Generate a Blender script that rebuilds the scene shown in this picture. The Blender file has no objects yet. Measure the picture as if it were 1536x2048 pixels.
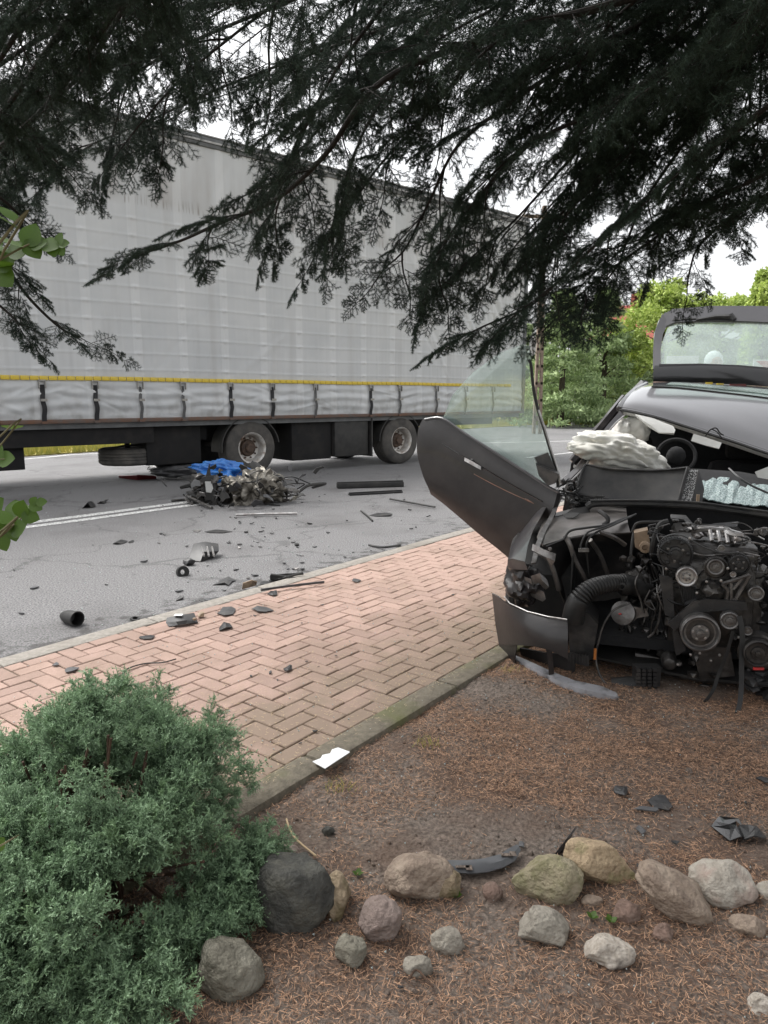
import bpy, bmesh, math, random
import numpy as np
from mathutils import Vector, Matrix, Euler, noise
R = math.radians
sc = bpy.context.scene
col = sc.collection
random.seed(7)
rng = np.random.default_rng(7)

# ------------------------------------------------------------------ camera
FPX = 25/36*2048
TH = math.atan(229/FPX)
CH = 1.5
cam = bpy.data.cameras.new('camera')
cam.lens = 25.0; cam.sensor_width = 36.0; cam.sensor_fit = 'AUTO'
cam.clip_start = 0.05; cam.clip_end = 600
camo = bpy.data.objects.new('camera', cam); col.objects.link(camo)
camo.location = (0, 0, CH); camo.rotation_euler = (R(90)-TH, 0, 0)
sc.camera = camo

# ------------------------------------------------------------------ sky, sun, exposure
SUN_EL, SUN_AZ = R(58), R(-60)         # azimuth measured from +Y towards +X
w = bpy.data.worlds.new('World'); sc.world = w; w.use_nodes = True
nt = w.node_tree; nt.nodes.clear()
sky = nt.nodes.new('ShaderNodeTexSky'); sky.sky_type = 'NISHITA'; sky.sun_disc = False
sky.sun_elevation = SUN_EL; sky.sun_rotation = SUN_AZ
sky.air_density = 1.0; sky.dust_density = 4.0; sky.ozone_density = 1.0
hs = nt.nodes.new('ShaderNodeHueSaturation'); hs.inputs['Saturation'].default_value = 0.10
bg = nt.nodes.new('ShaderNodeBackground'); bg.inputs['Strength'].default_value = 0.15
wo = nt.nodes.new('ShaderNodeOutputWorld')
nt.links.new(sky.outputs[0], hs.inputs['Color']); nt.links.new(hs.outputs[0], bg.inputs['Color'])
nt.links.new(bg.outputs[0], wo.inputs['Surface'])
sl = bpy.data.lights.new('sun', 'SUN'); sl.energy = 1.0; sl.angle = R(30); sl.color = (1, .97, .92)
so = bpy.data.objects.new('sun', sl); col.objects.link(so)
sd = Vector((math.sin(SUN_AZ)*math.cos(SUN_EL), math.cos(SUN_AZ)*math.cos(SUN_EL), math.sin(SUN_EL)))
so.rotation_euler = sd.to_track_quat('Z', 'Y').to_euler(); so.location = (0, 0, 30)
sc.view_settings.view_transform = 'Standard'; sc.view_settings.look = 'None'
sc.view_settings.exposure = 1.12; sc.view_settings.gamma = 1.0
sc.view_settings.use_curve_mapping = False

# ------------------------------------------------------------------ where a pixel of the photograph lies in the place
CT, ST = math.cos(TH), math.sin(TH)
def ray(u, v):
    cx = (u-768)/FPX; cy = (1024-v)/FPX
    return Vector((cx, CT+cy*ST, -ST+cy*CT))
def G(u, v, z=0.0):
    d = ray(u, v); t = (z-CH)/d.z
    return Vector((d.x*t, d.y*t, z))
def D(u, v, y):
    d = ray(u, v); t = y/d.y
    return Vector((d.x*t, y, CH+d.z*t))
def zc(p): return p[1]*CT-(p[2]-CH)*ST
def mpp(p): return zc(p)/FPX              # metres per photo pixel at p

# ------------------------------------------------------------------ tagging and hierarchy
ORG = {}
def tag(o, label=None, cat=None, group=None, kind=None):
    if label: o['label'] = label
    if cat: o['category'] = cat
    if group: o['group'] = group
    if kind: o['kind'] = kind
    return o
def thing(name, label, cat, loc=(0, 0, 0), rotz=0.0, group=None, local=False):
    o = bpy.data.objects.new(name, None); col.objects.link(o)
    o.empty_display_size = .2
    o.location = loc; o.rotation_euler = (0, 0, rotz)
    tag(o, label, cat, group)
    ORG[o.name] = Vector((0, 0, 0)) if local else Vector(loc)
    return o

def link(name, me, parent=None, base=None):
    o = bpy.data.objects.new(name, me); col.objects.link(o)
    if parent is not None:
        o.parent = parent; ORG[o.name] = ORG[parent.name]
    else:
        ORG[o.name] = Vector(base) if base is not None else Vector((0, 0, 0))
        o.location = ORG[o.name]
    return o

def mesh_np(name, V, Fq, mats, parent=None, base=None, smooth=False, attr=None, raw=False):
    V = np.asarray(V, dtype=np.float32)
    if raw: off = Vector((0, 0, 0))
    elif parent is not None: off = ORG[parent.name]
    else: off = Vector(base) if base is not None else Vector((0, 0, 0))
    V = V-np.array(off, dtype=np.float32)
    Fq = np.asarray(Fq, dtype=np.int32)
    k = Fq.shape[1]
    me = bpy.data.meshes.new(name)
    me.vertices.add(len(V)); me.vertices.foreach_set('co', V.ravel())
    me.loops.add(Fq.size); me.loops.foreach_set('vertex_index', Fq.ravel())
    me.polygons.add(len(Fq)); me.polygons.foreach_set('loop_start', np.arange(0, Fq.size, k, dtype=np.int32))
    if smooth: me.polygons.foreach_set('use_smooth', np.ones(len(Fq), dtype=bool))
    me.update(calc_edges=True)
    me.materials.append(mats)
    if attr is not None:
        a = me.attributes.new('tint', 'FLOAT', 'POINT'); a.data.foreach_set('value', np.asarray(attr, dtype=np.float32))
    if raw: return me
    return link(name, me, parent, base)

def smooth_path(pts, n=6):
    pts = [Vector(p) for p in pts]
    if len(pts) < 3: return pts
    out = []
    P = [pts[0]*2-pts[1]]+pts+[pts[-1]*2-pts[-2]]
    for i in range(1, len(P)-2):
        p0, p1, p2, p3 = P[i-1:i+3]
        for k in range(n):
            t = k/n
            out.append(.5*((2*p1)+(p2-p0)*t+(2*p0-5*p1+4*p2-p3)*t*t+(3*p1-p0-3*p2+p3)*t**3))
    out.append(pts[-1])
    return out

class MB:
    def __init__(s): s.v = []; s.f = []
    def add(s, V, Fs):
        b = len(s.v); s.v += [Vector(p) for p in V]; s.f += [tuple(i+b for i in f) for f in Fs]; return s
    def box(s, lo, hi, M=None, bev=0.0):
        x0, y0, z0 = lo; x1, y1, z1 = hi
        if bev <= 0:
            V = [(x0,y0,z0),(x1,y0,z0),(x1,y1,z0),(x0,y1,z0),(x0,y0,z1),(x1,y0,z1),(x1,y1,z1),(x0,y1,z1)]
            Fs = [(0,3,2,1),(4,5,6,7),(0,1,5,4),(1,2,6,5),(2,3,7,6),(3,0,4,7)]
        else:
            bm = bmesh.new(); bmesh.ops.create_cube(bm, size=1)
            for q in bm.verts:
                q.co = Vector(((x0+x1)/2+q.co.x*(x1-x0), (y0+y1)/2+q.co.y*(y1-y0), (z0+z1)/2+q.co.z*(z1-z0)))
            bmesh.ops.bevel(bm, geom=bm.edges[:], offset=bev, segments=2, profile=.5, affect='EDGES')
            bm.verts.index_update()
            V = [q.co.copy() for q in bm.verts]; Fs = [tuple(q.index for q in f.verts) for f in bm.faces]; bm.free()
        if M is not None: V = [M @ Vector(p) for p in V]
        return s.add(V, Fs)
    def tube(s, pts, r, n=8, cap=True, flat=1.0):
        pts = [Vector(p) for p in pts]; m = len(pts)
        rs = r if isinstance(r, (list, tuple)) else [r]*m
        ref = Vector((0, 0, 1)); V = []; prev = None
        for i, p in enumerate(pts):
            t = (pts[min(i+1, m-1)]-pts[max(i-1, 0)])
            if t.length < 1e-9: t = Vector((0, 0, 1))
            t.normalize()
            if prev is None:
                a = t.orthogonal().normalized()
            else:
                a = (prev-t*prev.dot(t))
                a = a.normalized() if a.length > 1e-6 else t.orthogonal().normalized()
            prev = a; b = t.cross(a)
            for k in range(n):
                c = 2*math.pi*k/n
                V.append(p+(a*math.cos(c)+b*math.sin(c)*flat)*rs[i])
        Fs = []
        for i in range(m-1):
            for k in range(n):
                k2 = (k+1) % n
                Fs.append((i*n+k, i*n+k2, (i+1)*n+k2, (i+1)*n+k))
        if cap: Fs += [tuple(range(n-1, -1, -1)), tuple(range((m-1)*n, m*n))]
        return s.add(V, Fs)
    def lathe(s, prof, org, axis, n=32, closed=False, teeth=None, cap=True):
        # prof: (radius, offset along the axis)
        axis = Vector(axis).normalized(); a = axis.orthogonal().normalized(); b = axis.cross(a); org = Vector(org)
        m = len(prof); V = []
        for i, (r, h) in enumerate(prof):
            for k in range(n):
                c = 2*math.pi*k/n; rr = r
                if teeth and i in teeth and k % 2: rr = r*teeth[i]
                V.append(org+axis*h+(a*math.cos(c)+b*math.sin(c))*rr)
        Fs = []
        for i in range(m if closed else m-1):
            i2 = (i+1) % m
            for k in range(n):
                k2 = (k+1) % n
                Fs.append((i*n+k, i*n+k2, i2*n+k2, i2*n+k))
        if not closed and cap:
            if prof[0][0] > 1e-6: Fs.append(tuple(range(n-1, -1, -1)))
            if prof[-1][0] > 1e-6: Fs.append(tuple(range((m-1)*n, m*n)))
        return s.add(V, Fs)
    def shell(s, rows, t):
        # rows: list of equal-length lists of points; a curved sheet of thickness t
        n, m = len(rows), len(rows[0]); P = [[Vector(p) for p in r] for r in rows]; V = []; N = []
        for i in range(n):
            for j in range(m):
                du = P[i][min(j+1, m-1)]-P[i][max(j-1, 0)]; dv = P[min(i+1, n-1)][j]-P[max(i-1, 0)][j]
                q = du.cross(dv); N.append(q.normalized() if q.length > 1e-12 else Vector((0, 0, 1)))
        fl = [P[i][j] for i in range(n) for j in range(m)]
        V = [p+q*(t/2) for p, q in zip(fl, N)]+[p-q*(t/2) for p, q in zip(fl, N)]
        o = n*m; Fs = []
        for i in range(n-1):
            for j in range(m-1):
                a, b, c, d = i*m+j, i*m+j+1, (i+1)*m+j+1, (i+1)*m+j
                Fs += [(a, b, c, d), (a+o, d+o, c+o, b+o)]
        for j in range(m-1):
            Fs += [(j, j+o, j+1+o, j+1), ((n-1)*m+j, (n-1)*m+j+1, (n-1)*m+j+1+o, (n-1)*m+j+o)]
        for i in range(n-1):
            Fs += [(i*m, (i+1)*m, (i+1)*m+o, i*m+o), (i*m+m-1, i*m+m-1+o, (i+1)*m+m-1+o, (i+1)*m+m-1)]
        return s.add(V, Fs)
    def prism(s, poly, h):
        # poly: points of a planar outline, pushed by vector h
        h = Vector(h); P = [Vector(p) for p in poly]; n = len(P)
        V = P+[p+h for p in P]
        Fs = [tuple(range(n-1, -1, -1)), tuple(range(n, 2*n))]+[(i, (i+1) % n, (i+1) % n+n, i+n) for i in range(n)]
        return s.add(V, Fs)
    def ball(s, c, rx, ry=None, rz=None, sub=2, nz=0.0, nf=3.0, seed=0):
        ry = ry or rx; rz = rz or rx; c = Vector(c)
        bm = bmesh.new(); bmesh.ops.create_icosphere(bm, subdivisions=sub, radius=1); bm.verts.index_update()
        V = []
        for q in bm.verts:
            p = q.co.copy()
            if nz: p *= 1+nz*noise.noise(p*nf+Vector((seed*3.1, seed*1.7, 0)))
            V.append(c+Vector((p.x*rx, p.y*ry, p.z*rz)))
        Fs = [tuple(q.index for q in f.verts) for f in bm.faces]; bm.free()
        return s.add(V, Fs)
    def build(s, name, mat, parent=None, base=None, smooth=True, ang=35):
        off = ORG[parent.name] if parent is not None else (Vector(base) if base is not None else Vector((0, 0, 0)))
        me = bpy.data.meshes.new(name)
        me.from_pydata([p-off for p in s.v], [], s.f)
        bm = bmesh.new(); bm.from_mesh(me); bmesh.ops.recalc_face_normals(bm, faces=bm.faces[:])
        if smooth:
            for f in bm.faces: f.smooth = True
            for e in bm.edges:
                if len(e.link_faces) == 2 and e.calc_face_angle(0) > R(ang): e.smooth = False
        bm.to_mesh(me); bm.free()
        me.materials.append(mat)
        return link(name, me, parent, base)
def inst(name, me, parent=None, loc=(0, 0, 0), rot=None, scale=1.0):
    o = bpy.data.objects.new(name, me); col.objects.link(o)
    if parent is not None: o.parent = parent
    o.location = loc
    if rot is not None:
        o.rotation_mode = 'QUATERNION'; o.rotation_quaternion = rot
    o.scale = (scale,)*3 if isinstance(scale, (int, float)) else scale
    return o

# ------------------------------------------------------------------ materials
def nd(t, kind, **kw):
    n = t.nodes.new(kind)
    for k, v in kw.items(): setattr(n, k, v)
    return n
def mat(name, c1, c2=None, rough=.6, metal=0.0, nscale=8.0, ndet=6.0, contrast=(.35, .65), bump=0.0, bscale=40.0, bdist=.01,
        c3=None, n3=2.0, t3=(.5, .7), rnd=0.0, coat=0.0, spec=.5, r2=None, stretch=None, attr=False, trans=0.0, sheen=0.0):
    m = bpy.data.materials.new(name); m.use_nodes = True; t = m.node_tree
    b = t.nodes['Principled BSDF']
    b.inputs['Roughness'].default_value = rough; b.inputs['Metallic'].default_value = metal
    b.inputs['Coat Weight'].default_value = coat; b.inputs['Coat Roughness'].default_value = .08
    b.inputs['Specular IOR Level'].default_value = spec
    tc = nd(t, 'ShaderNodeTexCoord'); src = tc.outputs['Object']
    if stretch:
        mp = nd(t, 'ShaderNodeMapping'); mp.inputs['Scale'].default_value = stretch
        t.links.new(src, mp.inputs[0]); src = mp.outputs[0]
    out = None
    if c2 is None: c2 = tuple(x*.7 for x in c1)
    n1 = nd(t, 'ShaderNodeTexNoise'); n1.inputs['Scale'].default_value = nscale; n1.inputs['Detail'].default_value = ndet
    n1.inputs['Roughness'].default_value = .6
    t.links.new(src, n1.inputs['Vector'])
    r = nd(t, 'ShaderNodeValToRGB'); r.color_ramp.elements[0].position, r.color_ramp.elements[1].position = contrast
    r.color_ramp.elements[0].color = (*c1, 1); r.color_ramp.elements[1].color = (*c2, 1)
    if attr:
        at = nd(t, 'ShaderNodeAttribute', attribute_name='tint'); t.links.new(at.outputs['Fac'], r.inputs[0])
    else: t.links.new(n1.outputs[0], r.inputs[0])
    out = r.outputs[0]
    if c3:
        n2 = nd(t, 'ShaderNodeTexNoise'); n2.inputs['Scale'].default_value = n3; n2.inputs['Detail'].default_value = 5
        t.links.new(src, n2.inputs['Vector'])
        mr = nd(t, 'ShaderNodeMapRange'); mr.inputs['From Min'].default_value = t3[0]; mr.inputs['From Max'].default_value = t3[1]
        t.links.new(n2.outputs[0], mr.inputs['Value'])
        mx = nd(t, 'ShaderNodeMixRGB'); t.links.new(mr.outputs[0], mx.inputs[0]); t.links.new(out, mx.inputs[1]); mx.inputs[2].default_value = (*c3, 1)
        out = mx.outputs[0]
    if rnd:
        oi = nd(t, 'ShaderNodeObjectInfo'); h = nd(t, 'ShaderNodeHueSaturation')
        mr = nd(t, 'ShaderNodeMapRange'); mr.inputs['To Min'].default_value = 1-rnd; mr.inputs['To Max'].default_value = 1+rnd
        t.links.new(oi.outputs['Random'], mr.inputs['Value']); t.links.new(mr.outputs[0], h.inputs['Value'])
        t.links.new(out, h.inputs['Color']); out = h.outputs[0]
    t.links.new(out, b.inputs['Base Color'])
    if r2 is not None:
        mr = nd(t, 'ShaderNodeMapRange'); mr.inputs['To Min'].default_value = rough; mr.inputs['To Max'].default_value = r2
        t.links.new(n1.outputs[0], mr.inputs['Value']); t.links.new(mr.outputs[0], b.inputs['Roughness'])
    if bump:
        nb = nd(t, 'ShaderNodeTexNoise'); nb.inputs['Scale'].default_value = bscale; nb.inputs['Detail'].default_value = 4
        t.links.new(src, nb.inputs['Vector'])
        bp = nd(t, 'ShaderNodeBump'); bp.inputs['Strength'].default_value = bump; bp.inputs['Distance'].default_value = bdist
        t.links.new(nb.outputs[0], bp.inputs['Height']); t.links.new(bp.outputs[0], b.inputs['Normal'])
    if trans:
        o = t.nodes['Material Output']; tr = nd(t, 'ShaderNodeBsdfTranslucent'); t.links.new(out, tr.inputs[0])
        ms = nd(t, 'ShaderNodeMixShader'); ms.inputs[0].default_value = trans
        t.links.new(b.outputs[0], ms.inputs[1]); t.links.new(tr.outputs[0], ms.inputs[2]); t.links.new(ms.outputs[0], o.inputs[0])
    return m
def glass(name, tint, refl=.10, haze=None, hz=0.0):
    m = bpy.data.materials.new(name); m.use_nodes = True; t = m.node_tree; t.nodes.clear()
    o = nd(t, 'ShaderNodeOutputMaterial'); tr = nd(t, 'ShaderNodeBsdfTransparent'); tr.inputs[0].default_value = (*tint, 1)
    gl = nd(t, 'ShaderNodeBsdfGlossy'); gl.inputs['Roughness'].default_value = .03
    lw = nd(t, 'ShaderNodeLayerWeight'); lw.inputs[0].default_value = .35
    ad = nd(t, 'ShaderNodeMath', operation='ADD', use_clamp=True); ad.inputs[1].default_value = refl
    mu = nd(t, 'ShaderNodeMath', operation='MULTIPLY'); mu.inputs[1].default_value = .4
    t.links.new(lw.outputs['Fresnel'], mu.inputs[0]); t.links.new(mu.outputs[0], ad.inputs[0])
    ms = nd(t, 'ShaderNodeMixShader'); t.links.new(ad.outputs[0], ms.inputs[0]); t.links.new(tr.outputs[0], ms.inputs[1]); t.links.new(gl.outputs[0], ms.inputs[2])
    last = ms.outputs[0]
    if hz:
        df = nd(t, 'ShaderNodeBsdfDiffuse'); df.inputs[0].default_value = (*haze, 1)
        tc = nd(t, 'ShaderNodeTexCoord'); n1 = nd(t, 'ShaderNodeTexNoise'); n1.inputs['Scale'].default_value = 5; n1.inputs['Detail'].default_value = 6
        t.links.new(tc.outputs['Object'], n1.inputs['Vector'])
        mr = nd(t, 'ShaderNodeMapRange'); mr.inputs['From Min'].default_value = .3; mr.inputs['From Max'].default_value = .7
        mr.inputs['To Min'].default_value = hz*.5; mr.inputs['To Max'].default_value = hz*1.4
        t.links.new(n1.outputs[0], mr.inputs['Value'])
        m2 = nd(t, 'ShaderNodeMixShader'); t.links.new(mr.outputs[0], m2.inputs[0]); t.links.new(last, m2.inputs[1]); t.links.new(df.outputs[0], m2.inputs[2]); last = m2.outputs[0]
    t.links.new(last, o.inputs[0])
    return m

M = {}
M['asphalt'] = mat('asphalt', (.070,.068,.069), (.31,.305,.305), rough=.85, nscale=75, ndet=4, contrast=(.36,.70), c3=(.085,.08,.08), n3=.8, t3=(.52,.85), bump=.6, bscale=80, bdist=.01)
def cracks(m):
    t = m.node_tree; b = t.nodes['Principled BSDF']; prev = b.inputs['Base Color'].links[0].from_socket
    tc = nd(t, 'ShaderNodeTexCoord'); n = nd(t, 'ShaderNodeTexNoise'); n.inputs['Scale'].default_value = 2.2; n.inputs['Detail'].default_value = 6
    t.links.new(tc.outputs['Object'], n.inputs['Vector'])
    ad = nd(t, 'ShaderNodeVectorMath', operation='MULTIPLY_ADD'); ad.inputs[1].default_value = (.9, .9, 0)
    t.links.new(n.outputs['Color'], ad.inputs[0]); t.links.new(tc.outputs['Object'], ad.inputs[2])
    v = nd(t, 'ShaderNodeTexVoronoi', feature='DISTANCE_TO_EDGE'); v.inputs['Scale'].default_value = .55; t.links.new(ad.outputs[0], v.inputs['Vector'])
    mr = nd(t, 'ShaderNodeMapRange'); mr.inputs['From Min'].default_value = .004; mr.inputs['From Max'].default_value = .014; mr.inputs['To Min'].default_value = .40; mr.inputs['To Max'].default_value = 0
    t.links.new(v.outputs['Distance'], mr.inputs['Value'])
    # patchy wear along the edge by the paving
    mx = nd(t, 'ShaderNodeMixRGB'); t.links.new(mr.outputs[0], mx.inputs[0]); t.links.new(prev, mx.inputs[1]); mx.inputs[2].default_value = (.03, .029, .028, 1)
    dp = nd(t, 'ShaderNodeVectorMath', operation='DOT_PRODUCT'); dp.inputs[1].default_value = (-math.cos(R(37.5)), math.sin(R(37.5)), 0); t.links.new(tc.outputs['Object'], dp.inputs[0])
    e0 = Vector((-.153, 3.0, 0)).dot(Vector((-math.cos(R(37.5)), math.sin(R(37.5)), 0)))+2.14
    m1 = nd(t, 'ShaderNodeMapRange'); m1.inputs['From Min'].default_value = e0; m1.inputs['From Max'].default_value = e0+.45; m1.inputs['To Min'].default_value = .30; m1.inputs['To Max'].default_value = 0
    t.links.new(dp.outputs['Value'], m1.inputs['Value'])
    n2 = nd(t, 'ShaderNodeTexNoise'); n2.inputs['Scale'].default_value = 9; n2.inputs['Detail'].default_value = 7; t.links.new(tc.outputs['Object'], n2.inputs['Vector'])
    a2 = nd(t, 'ShaderNodeMath', operation='ADD'); t.links.new(n2.outputs[0], a2.inputs[0]); t.links.new(m1.outputs[0], a2.inputs[1])
    m2 = nd(t, 'ShaderNodeMapRange'); m2.inputs['From Min'].default_value = .66; m2.inputs['From Max'].default_value = .78; m2.inputs['To Max'].default_value = .75; t.links.new(a2.outputs[0], m2.inputs['Value'])
    my = nd(t, 'ShaderNodeMixRGB'); t.links.new(m2.outputs[0], my.inputs[0]); t.links.new(mx.outputs[0], my.inputs[1]); my.inputs[2].default_value = (.04, .037, .035, 1)
    t.links.new(my.outputs[0], b.inputs['Base Color'])
cracks(M['asphalt'])
M['road_paint'] = mat('worn_road_paint', (.78,.78,.76), (.17,.165,.165), rough=.7, nscale=45, ndet=5, contrast=(.44,.60), bump=.3, bscale=120)
M['base_ground'] = mat('rough_ground', (.10,.10,.045), (.16,.13,.06), rough=1, nscale=3, c3=(.20,.17,.06), n3=.8, bump=.5, bscale=20)
M['verge'] = mat('dry_verge_grass', (.30,.26,.07), (.38,.32,.10), rough=1, nscale=4, c3=(.16,.19,.05), n3=1.2)
M['grassblade'] = mat('verge_grass_blade', (.46,.40,.10), (.26,.28,.07), rough=.9, attr=True, contrast=(0, 1), trans=.2)
M['soil'] = mat('needle_soil', (.075,.060,.049), (.25,.20,.165), rough=.95, nscale=55, ndet=8, contrast=(.33,.70), c3=(.115,.072,.05), n3=2.2, t3=(.45,.68), bump=1.0, bscale=70, bdist=.02)
M['needle_litter'] = mat('fallen_needles', (.075,.036,.022), (.58,.355,.22), rough=.75, attr=True, contrast=(0, 1))
M['joint'] = mat('paving_joint_sand', (.15,.13,.10), (.24,.205,.155), rough=1, nscale=60, bump=.6, bscale=150, c3=(.075,.085,.03), n3=1.6, t3=(.48,.66))
def brick_mat():
    m = mat('pink_paving_brick', (.40,.275,.225), (.29,.20,.165), rough=.85, nscale=90, ndet=5, contrast=(.3,.75), rnd=.14, bump=.5, bscale=160, bdist=.003)
    t = m.node_tree; b = t.nodes['Principled BSDF']
    prev = b.inputs['Base Color'].links[0].from_socket
    ge = nd(t, 'ShaderNodeNewGeometry')
    def layer(prev, colr, scale, lo, hi, amt, plane=None, pr=None):
        n = nd(t, 'ShaderNodeTexNoise'); n.inputs['Scale'].default_value = scale; n.inputs['Detail'].default_value = 7; n.inputs['Roughness'].default_value = .65
        t.links.new(ge.outputs['Position'], n.inputs['Vector'])
        val = n.outputs[0]
        if plane:
            dp = nd(t, 'ShaderNodeVectorMath', operation='DOT_PRODUCT'); dp.inputs[1].default_value = plane
            t.links.new(ge.outputs['Position'], dp.inputs[0])
            mr0 = nd(t, 'ShaderNodeMapRange'); mr0.inputs['From Min'].default_value = pr[0]; mr0.inputs['From Max'].default_value = pr[1]
            mr0.inputs['To Min'].default_value = .32; mr0.inputs['To Max'].default_value = -.14
            t.links.new(dp.outputs['Value'], mr0.inputs['Value'])
            ad = nd(t, 'ShaderNodeMath', operation='ADD'); t.links.new(val, ad.inputs[0]); t.links.new(mr0.outputs[0], ad.inputs[1]); val = ad.outputs[0]
        mr = nd(t, 'ShaderNodeMapRange'); mr.inputs['From Min'].default_value = lo; mr.inputs['From Max'].default_value = hi; mr.inputs['To Max'].default_value = amt
        t.links.new(val, mr.inputs['Value'])
        mx = nd(t, 'ShaderNodeMixRGB'); t.links.new(mr.outputs[0], mx.inputs[0]); t.links.new(prev, mx.inputs[1]); mx.inputs[2].default_value = (*colr, 1)
        return mx.outputs[0]
    # mossy dirt that has crept in from the garden kerb, and loose sandy patches
    o = layer(prev, (.21,.16,.115), 2.6, .46, .72, .82, PN3, PR)
    o = layer(o, (.235,.165,.125), 1.7, .46, .64, .65)
    o = layer(o, (.62,.52,.45), 220, .66, .72, .8)
    t.links.new(o, b.inputs['Base Color'])
    return m
PHI = R(37.5)
PE = Vector((math.sin(PHI), math.cos(PHI), 0)); PN = Vector((-math.cos(PHI), math.sin(PHI), 0)); PA = Vector((-.153, 3.0, 0))
PN3 = tuple(PN); PR = (PA.dot(PN)+.05, PA.dot(PN)+.95)
def PW(s_, n_, z=0.0): return PA+PE*s_+PN*n_+Vector((0, 0, z))
def PS(p): d = Vector(p)-PA; return d.dot(PE), d.dot(PN)
M['brick'] = brick_mat()
M['kerb_concrete'] = mat('pale_concrete', (.33,.305,.27), (.23,.21,.185), rough=.9, nscale=30, bump=.5, bscale=120, c3=(.22,.20,.17), n3=2)
M['kerb_dirty'] = mat('mossy_concrete', (.19,.165,.125), (.115,.10,.075), rough=.95, nscale=25, bump=.6, bscale=100, c3=(.12,.125,.05), n3=3, t3=(.5,.66))
M['bark'] = mat('spruce_bark', (.026,.021,.018), (.013,.011,.010), rough=.95, nscale=40, bump=.8, bscale=60)
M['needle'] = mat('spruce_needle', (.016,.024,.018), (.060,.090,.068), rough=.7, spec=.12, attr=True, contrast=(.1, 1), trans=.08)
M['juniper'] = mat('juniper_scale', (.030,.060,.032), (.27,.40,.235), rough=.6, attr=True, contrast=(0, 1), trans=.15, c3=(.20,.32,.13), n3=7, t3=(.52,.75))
M['juniper_stem'] = mat('juniper_stem', (.09,.05,.03), (.05,.03,.02), rough=.9, nscale=30)
M['leaf'] = mat('fresh_green_leaf', (.075,.145,.014), (.055,.11,.011), rough=.5, nscale=30, trans=.35)
M['leaf_stem'] = mat('leaf_stem', (.14,.12,.06), rough=.8)
M['curtain_dummy'] = None
M['black_steel'] = mat('black_chassis', (.007,.007,.008), (.012,.011,.011), rough=.8, nscale=6, c3=(.022,.020,.018), n3=3, t3=(.55,.75))
M['mudguard'] = mat('grey_black_plastic', (.022,.022,.022), (.045,.043,.04), rough=.6, nscale=5)
M['rust_rail'] = mat('rusty_rail', (.12,.10,.09), (.16,.085,.055), rough=.8, nscale=7)
M['rail_dark'] = mat('dark_roof_rail', (.10,.105,.11), (.16,.165,.17), rough=.5, nscale=5)
M['strap'] = mat('black_strap', (.018,.018,.02), (.03,.03,.032), rough=.8, nscale=60)
M['strap_grey'] = mat('grey_strap', (.13,.13,.13), (.08,.08,.08), rough=.8, nscale=60)
M['buckle'] = mat('worn_steel_buckle', (.40,.39,.38), (.25,.24,.22), rough=.4, metal=.8, nscale=40)
M['tape'] = mat('yellow_reflective_tape', (.74,.54,.05), (.60,.45,.07), rough=.35, nscale=30)
M['tyre'] = mat('dusty_tyre', (.060,.057,.054), (.095,.088,.080), rough=.9, nscale=7, c3=(.13,.118,.105), n3=4, t3=(.5,.75), bump=.2, bscale=200)
M['tyre_black'] = mat('black_tyre', (.022,.022,.023), (.035,.034,.033), rough=.8, nscale=12)
M['rim'] = mat('worn_steel_rim', (.66,.65,.63), (.42,.38,.33), rough=.42, metal=.35, nscale=9, c3=(.17,.095,.06), n3=6, t3=(.55,.68))
M['hub'] = mat('rusty_hub', (.13,.085,.06), (.06,.045,.038), rough=.8, metal=.2, nscale=14)
M['car_paint'] = mat('dark_grey_car_paint', (.026,.022,.024), (.034,.030,.032), rough=.30, metal=.2, nscale=3, coat=.8, c3=(.085,.075,.07), n3=6, t3=(.58,.80), r2=.45)
M['dirty_paint'] = mat('grimy_dark_paint', (.014,.012,.0125), (.024,.021,.021), rough=.40, metal=.0, nscale=7, coat=.25, spec=.35, c3=(.034,.030,.029), n3=4, t3=(.50,.74), r2=.5, bump=.1, bscale=30)
M['sky_lit_paint'] = mat('sky_lit_car_paint', (.060,.058,.062), (.075,.072,.078), rough=.30, metal=.1, nscale=3, coat=1.0)  # car paint lightened for the sky reflected on roof and tailgate
M['gloss_black'] = mat('gloss_black_panel', (.010,.010,.011), (.014,.014,.014), rough=.12, coat=.5)
M['black_plastic'] = mat('black_plastic', (.014,.014,.015), (.030,.029,.029), rough=.42, nscale=14, c3=(.075,.068,.062), n3=9, t3=(.55,.78), bump=.15, bscale=80)
M['grey_plastic'] = mat('grey_plastic', (.06,.06,.063), (.09,.09,.092), rough=.45, nscale=10)
M['dust_plastic'] = mat('dusty_black_plastic', (.032,.032,.034), (.06,.058,.056), rough=.55, nscale=9)
M['rubber'] = mat('black_rubber', (.012,.012,.012), (.022,.021,.02), rough=.55, nscale=20)
M['metal_dark'] = mat('oily_engine_metal', (.095,.09,.086), (.026,.024,.023), rough=.36, metal=.65, nscale=12, c3=(.10,.088,.075), n3=15, t3=(.55,.75), bump=.3, bscale=50)
M['metal_mid'] = mat('dull_cast_metal', (.22,.215,.21), (.11,.10,.095), rough=.4, metal=.75, nscale=14, bump=.25, bscale=60)
M['metal_light'] = mat('bright_scuffed_metal', (.50,.49,.48), (.28,.26,.25), rough=.35, metal=.8, nscale=16, bump=.2, bscale=60)
M['inner_wing'] = mat('grimy_inner_wing', (.20,.185,.175), (.055,.05,.047), rough=.38, metal=.4, nscale=5, c3=(.13,.115,.10), n3=8, t3=(.55,.78))
M['tan_plastic'] = mat('dirty_tan_plastic', (.36,.27,.19), (.22,.155,.10), rough=.6, nscale=12)
M['airbag'] = mat('white_airbag_cloth', (.74,.73,.69), (.64,.62,.56), rough=.9, nscale=6, bump=.3, bscale=18, bdist=.02)
M['white_plastic'] = mat('off_white_plastic', (.66,.66,.64), (.55,.55,.53), rough=.6, nscale=6)
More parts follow.
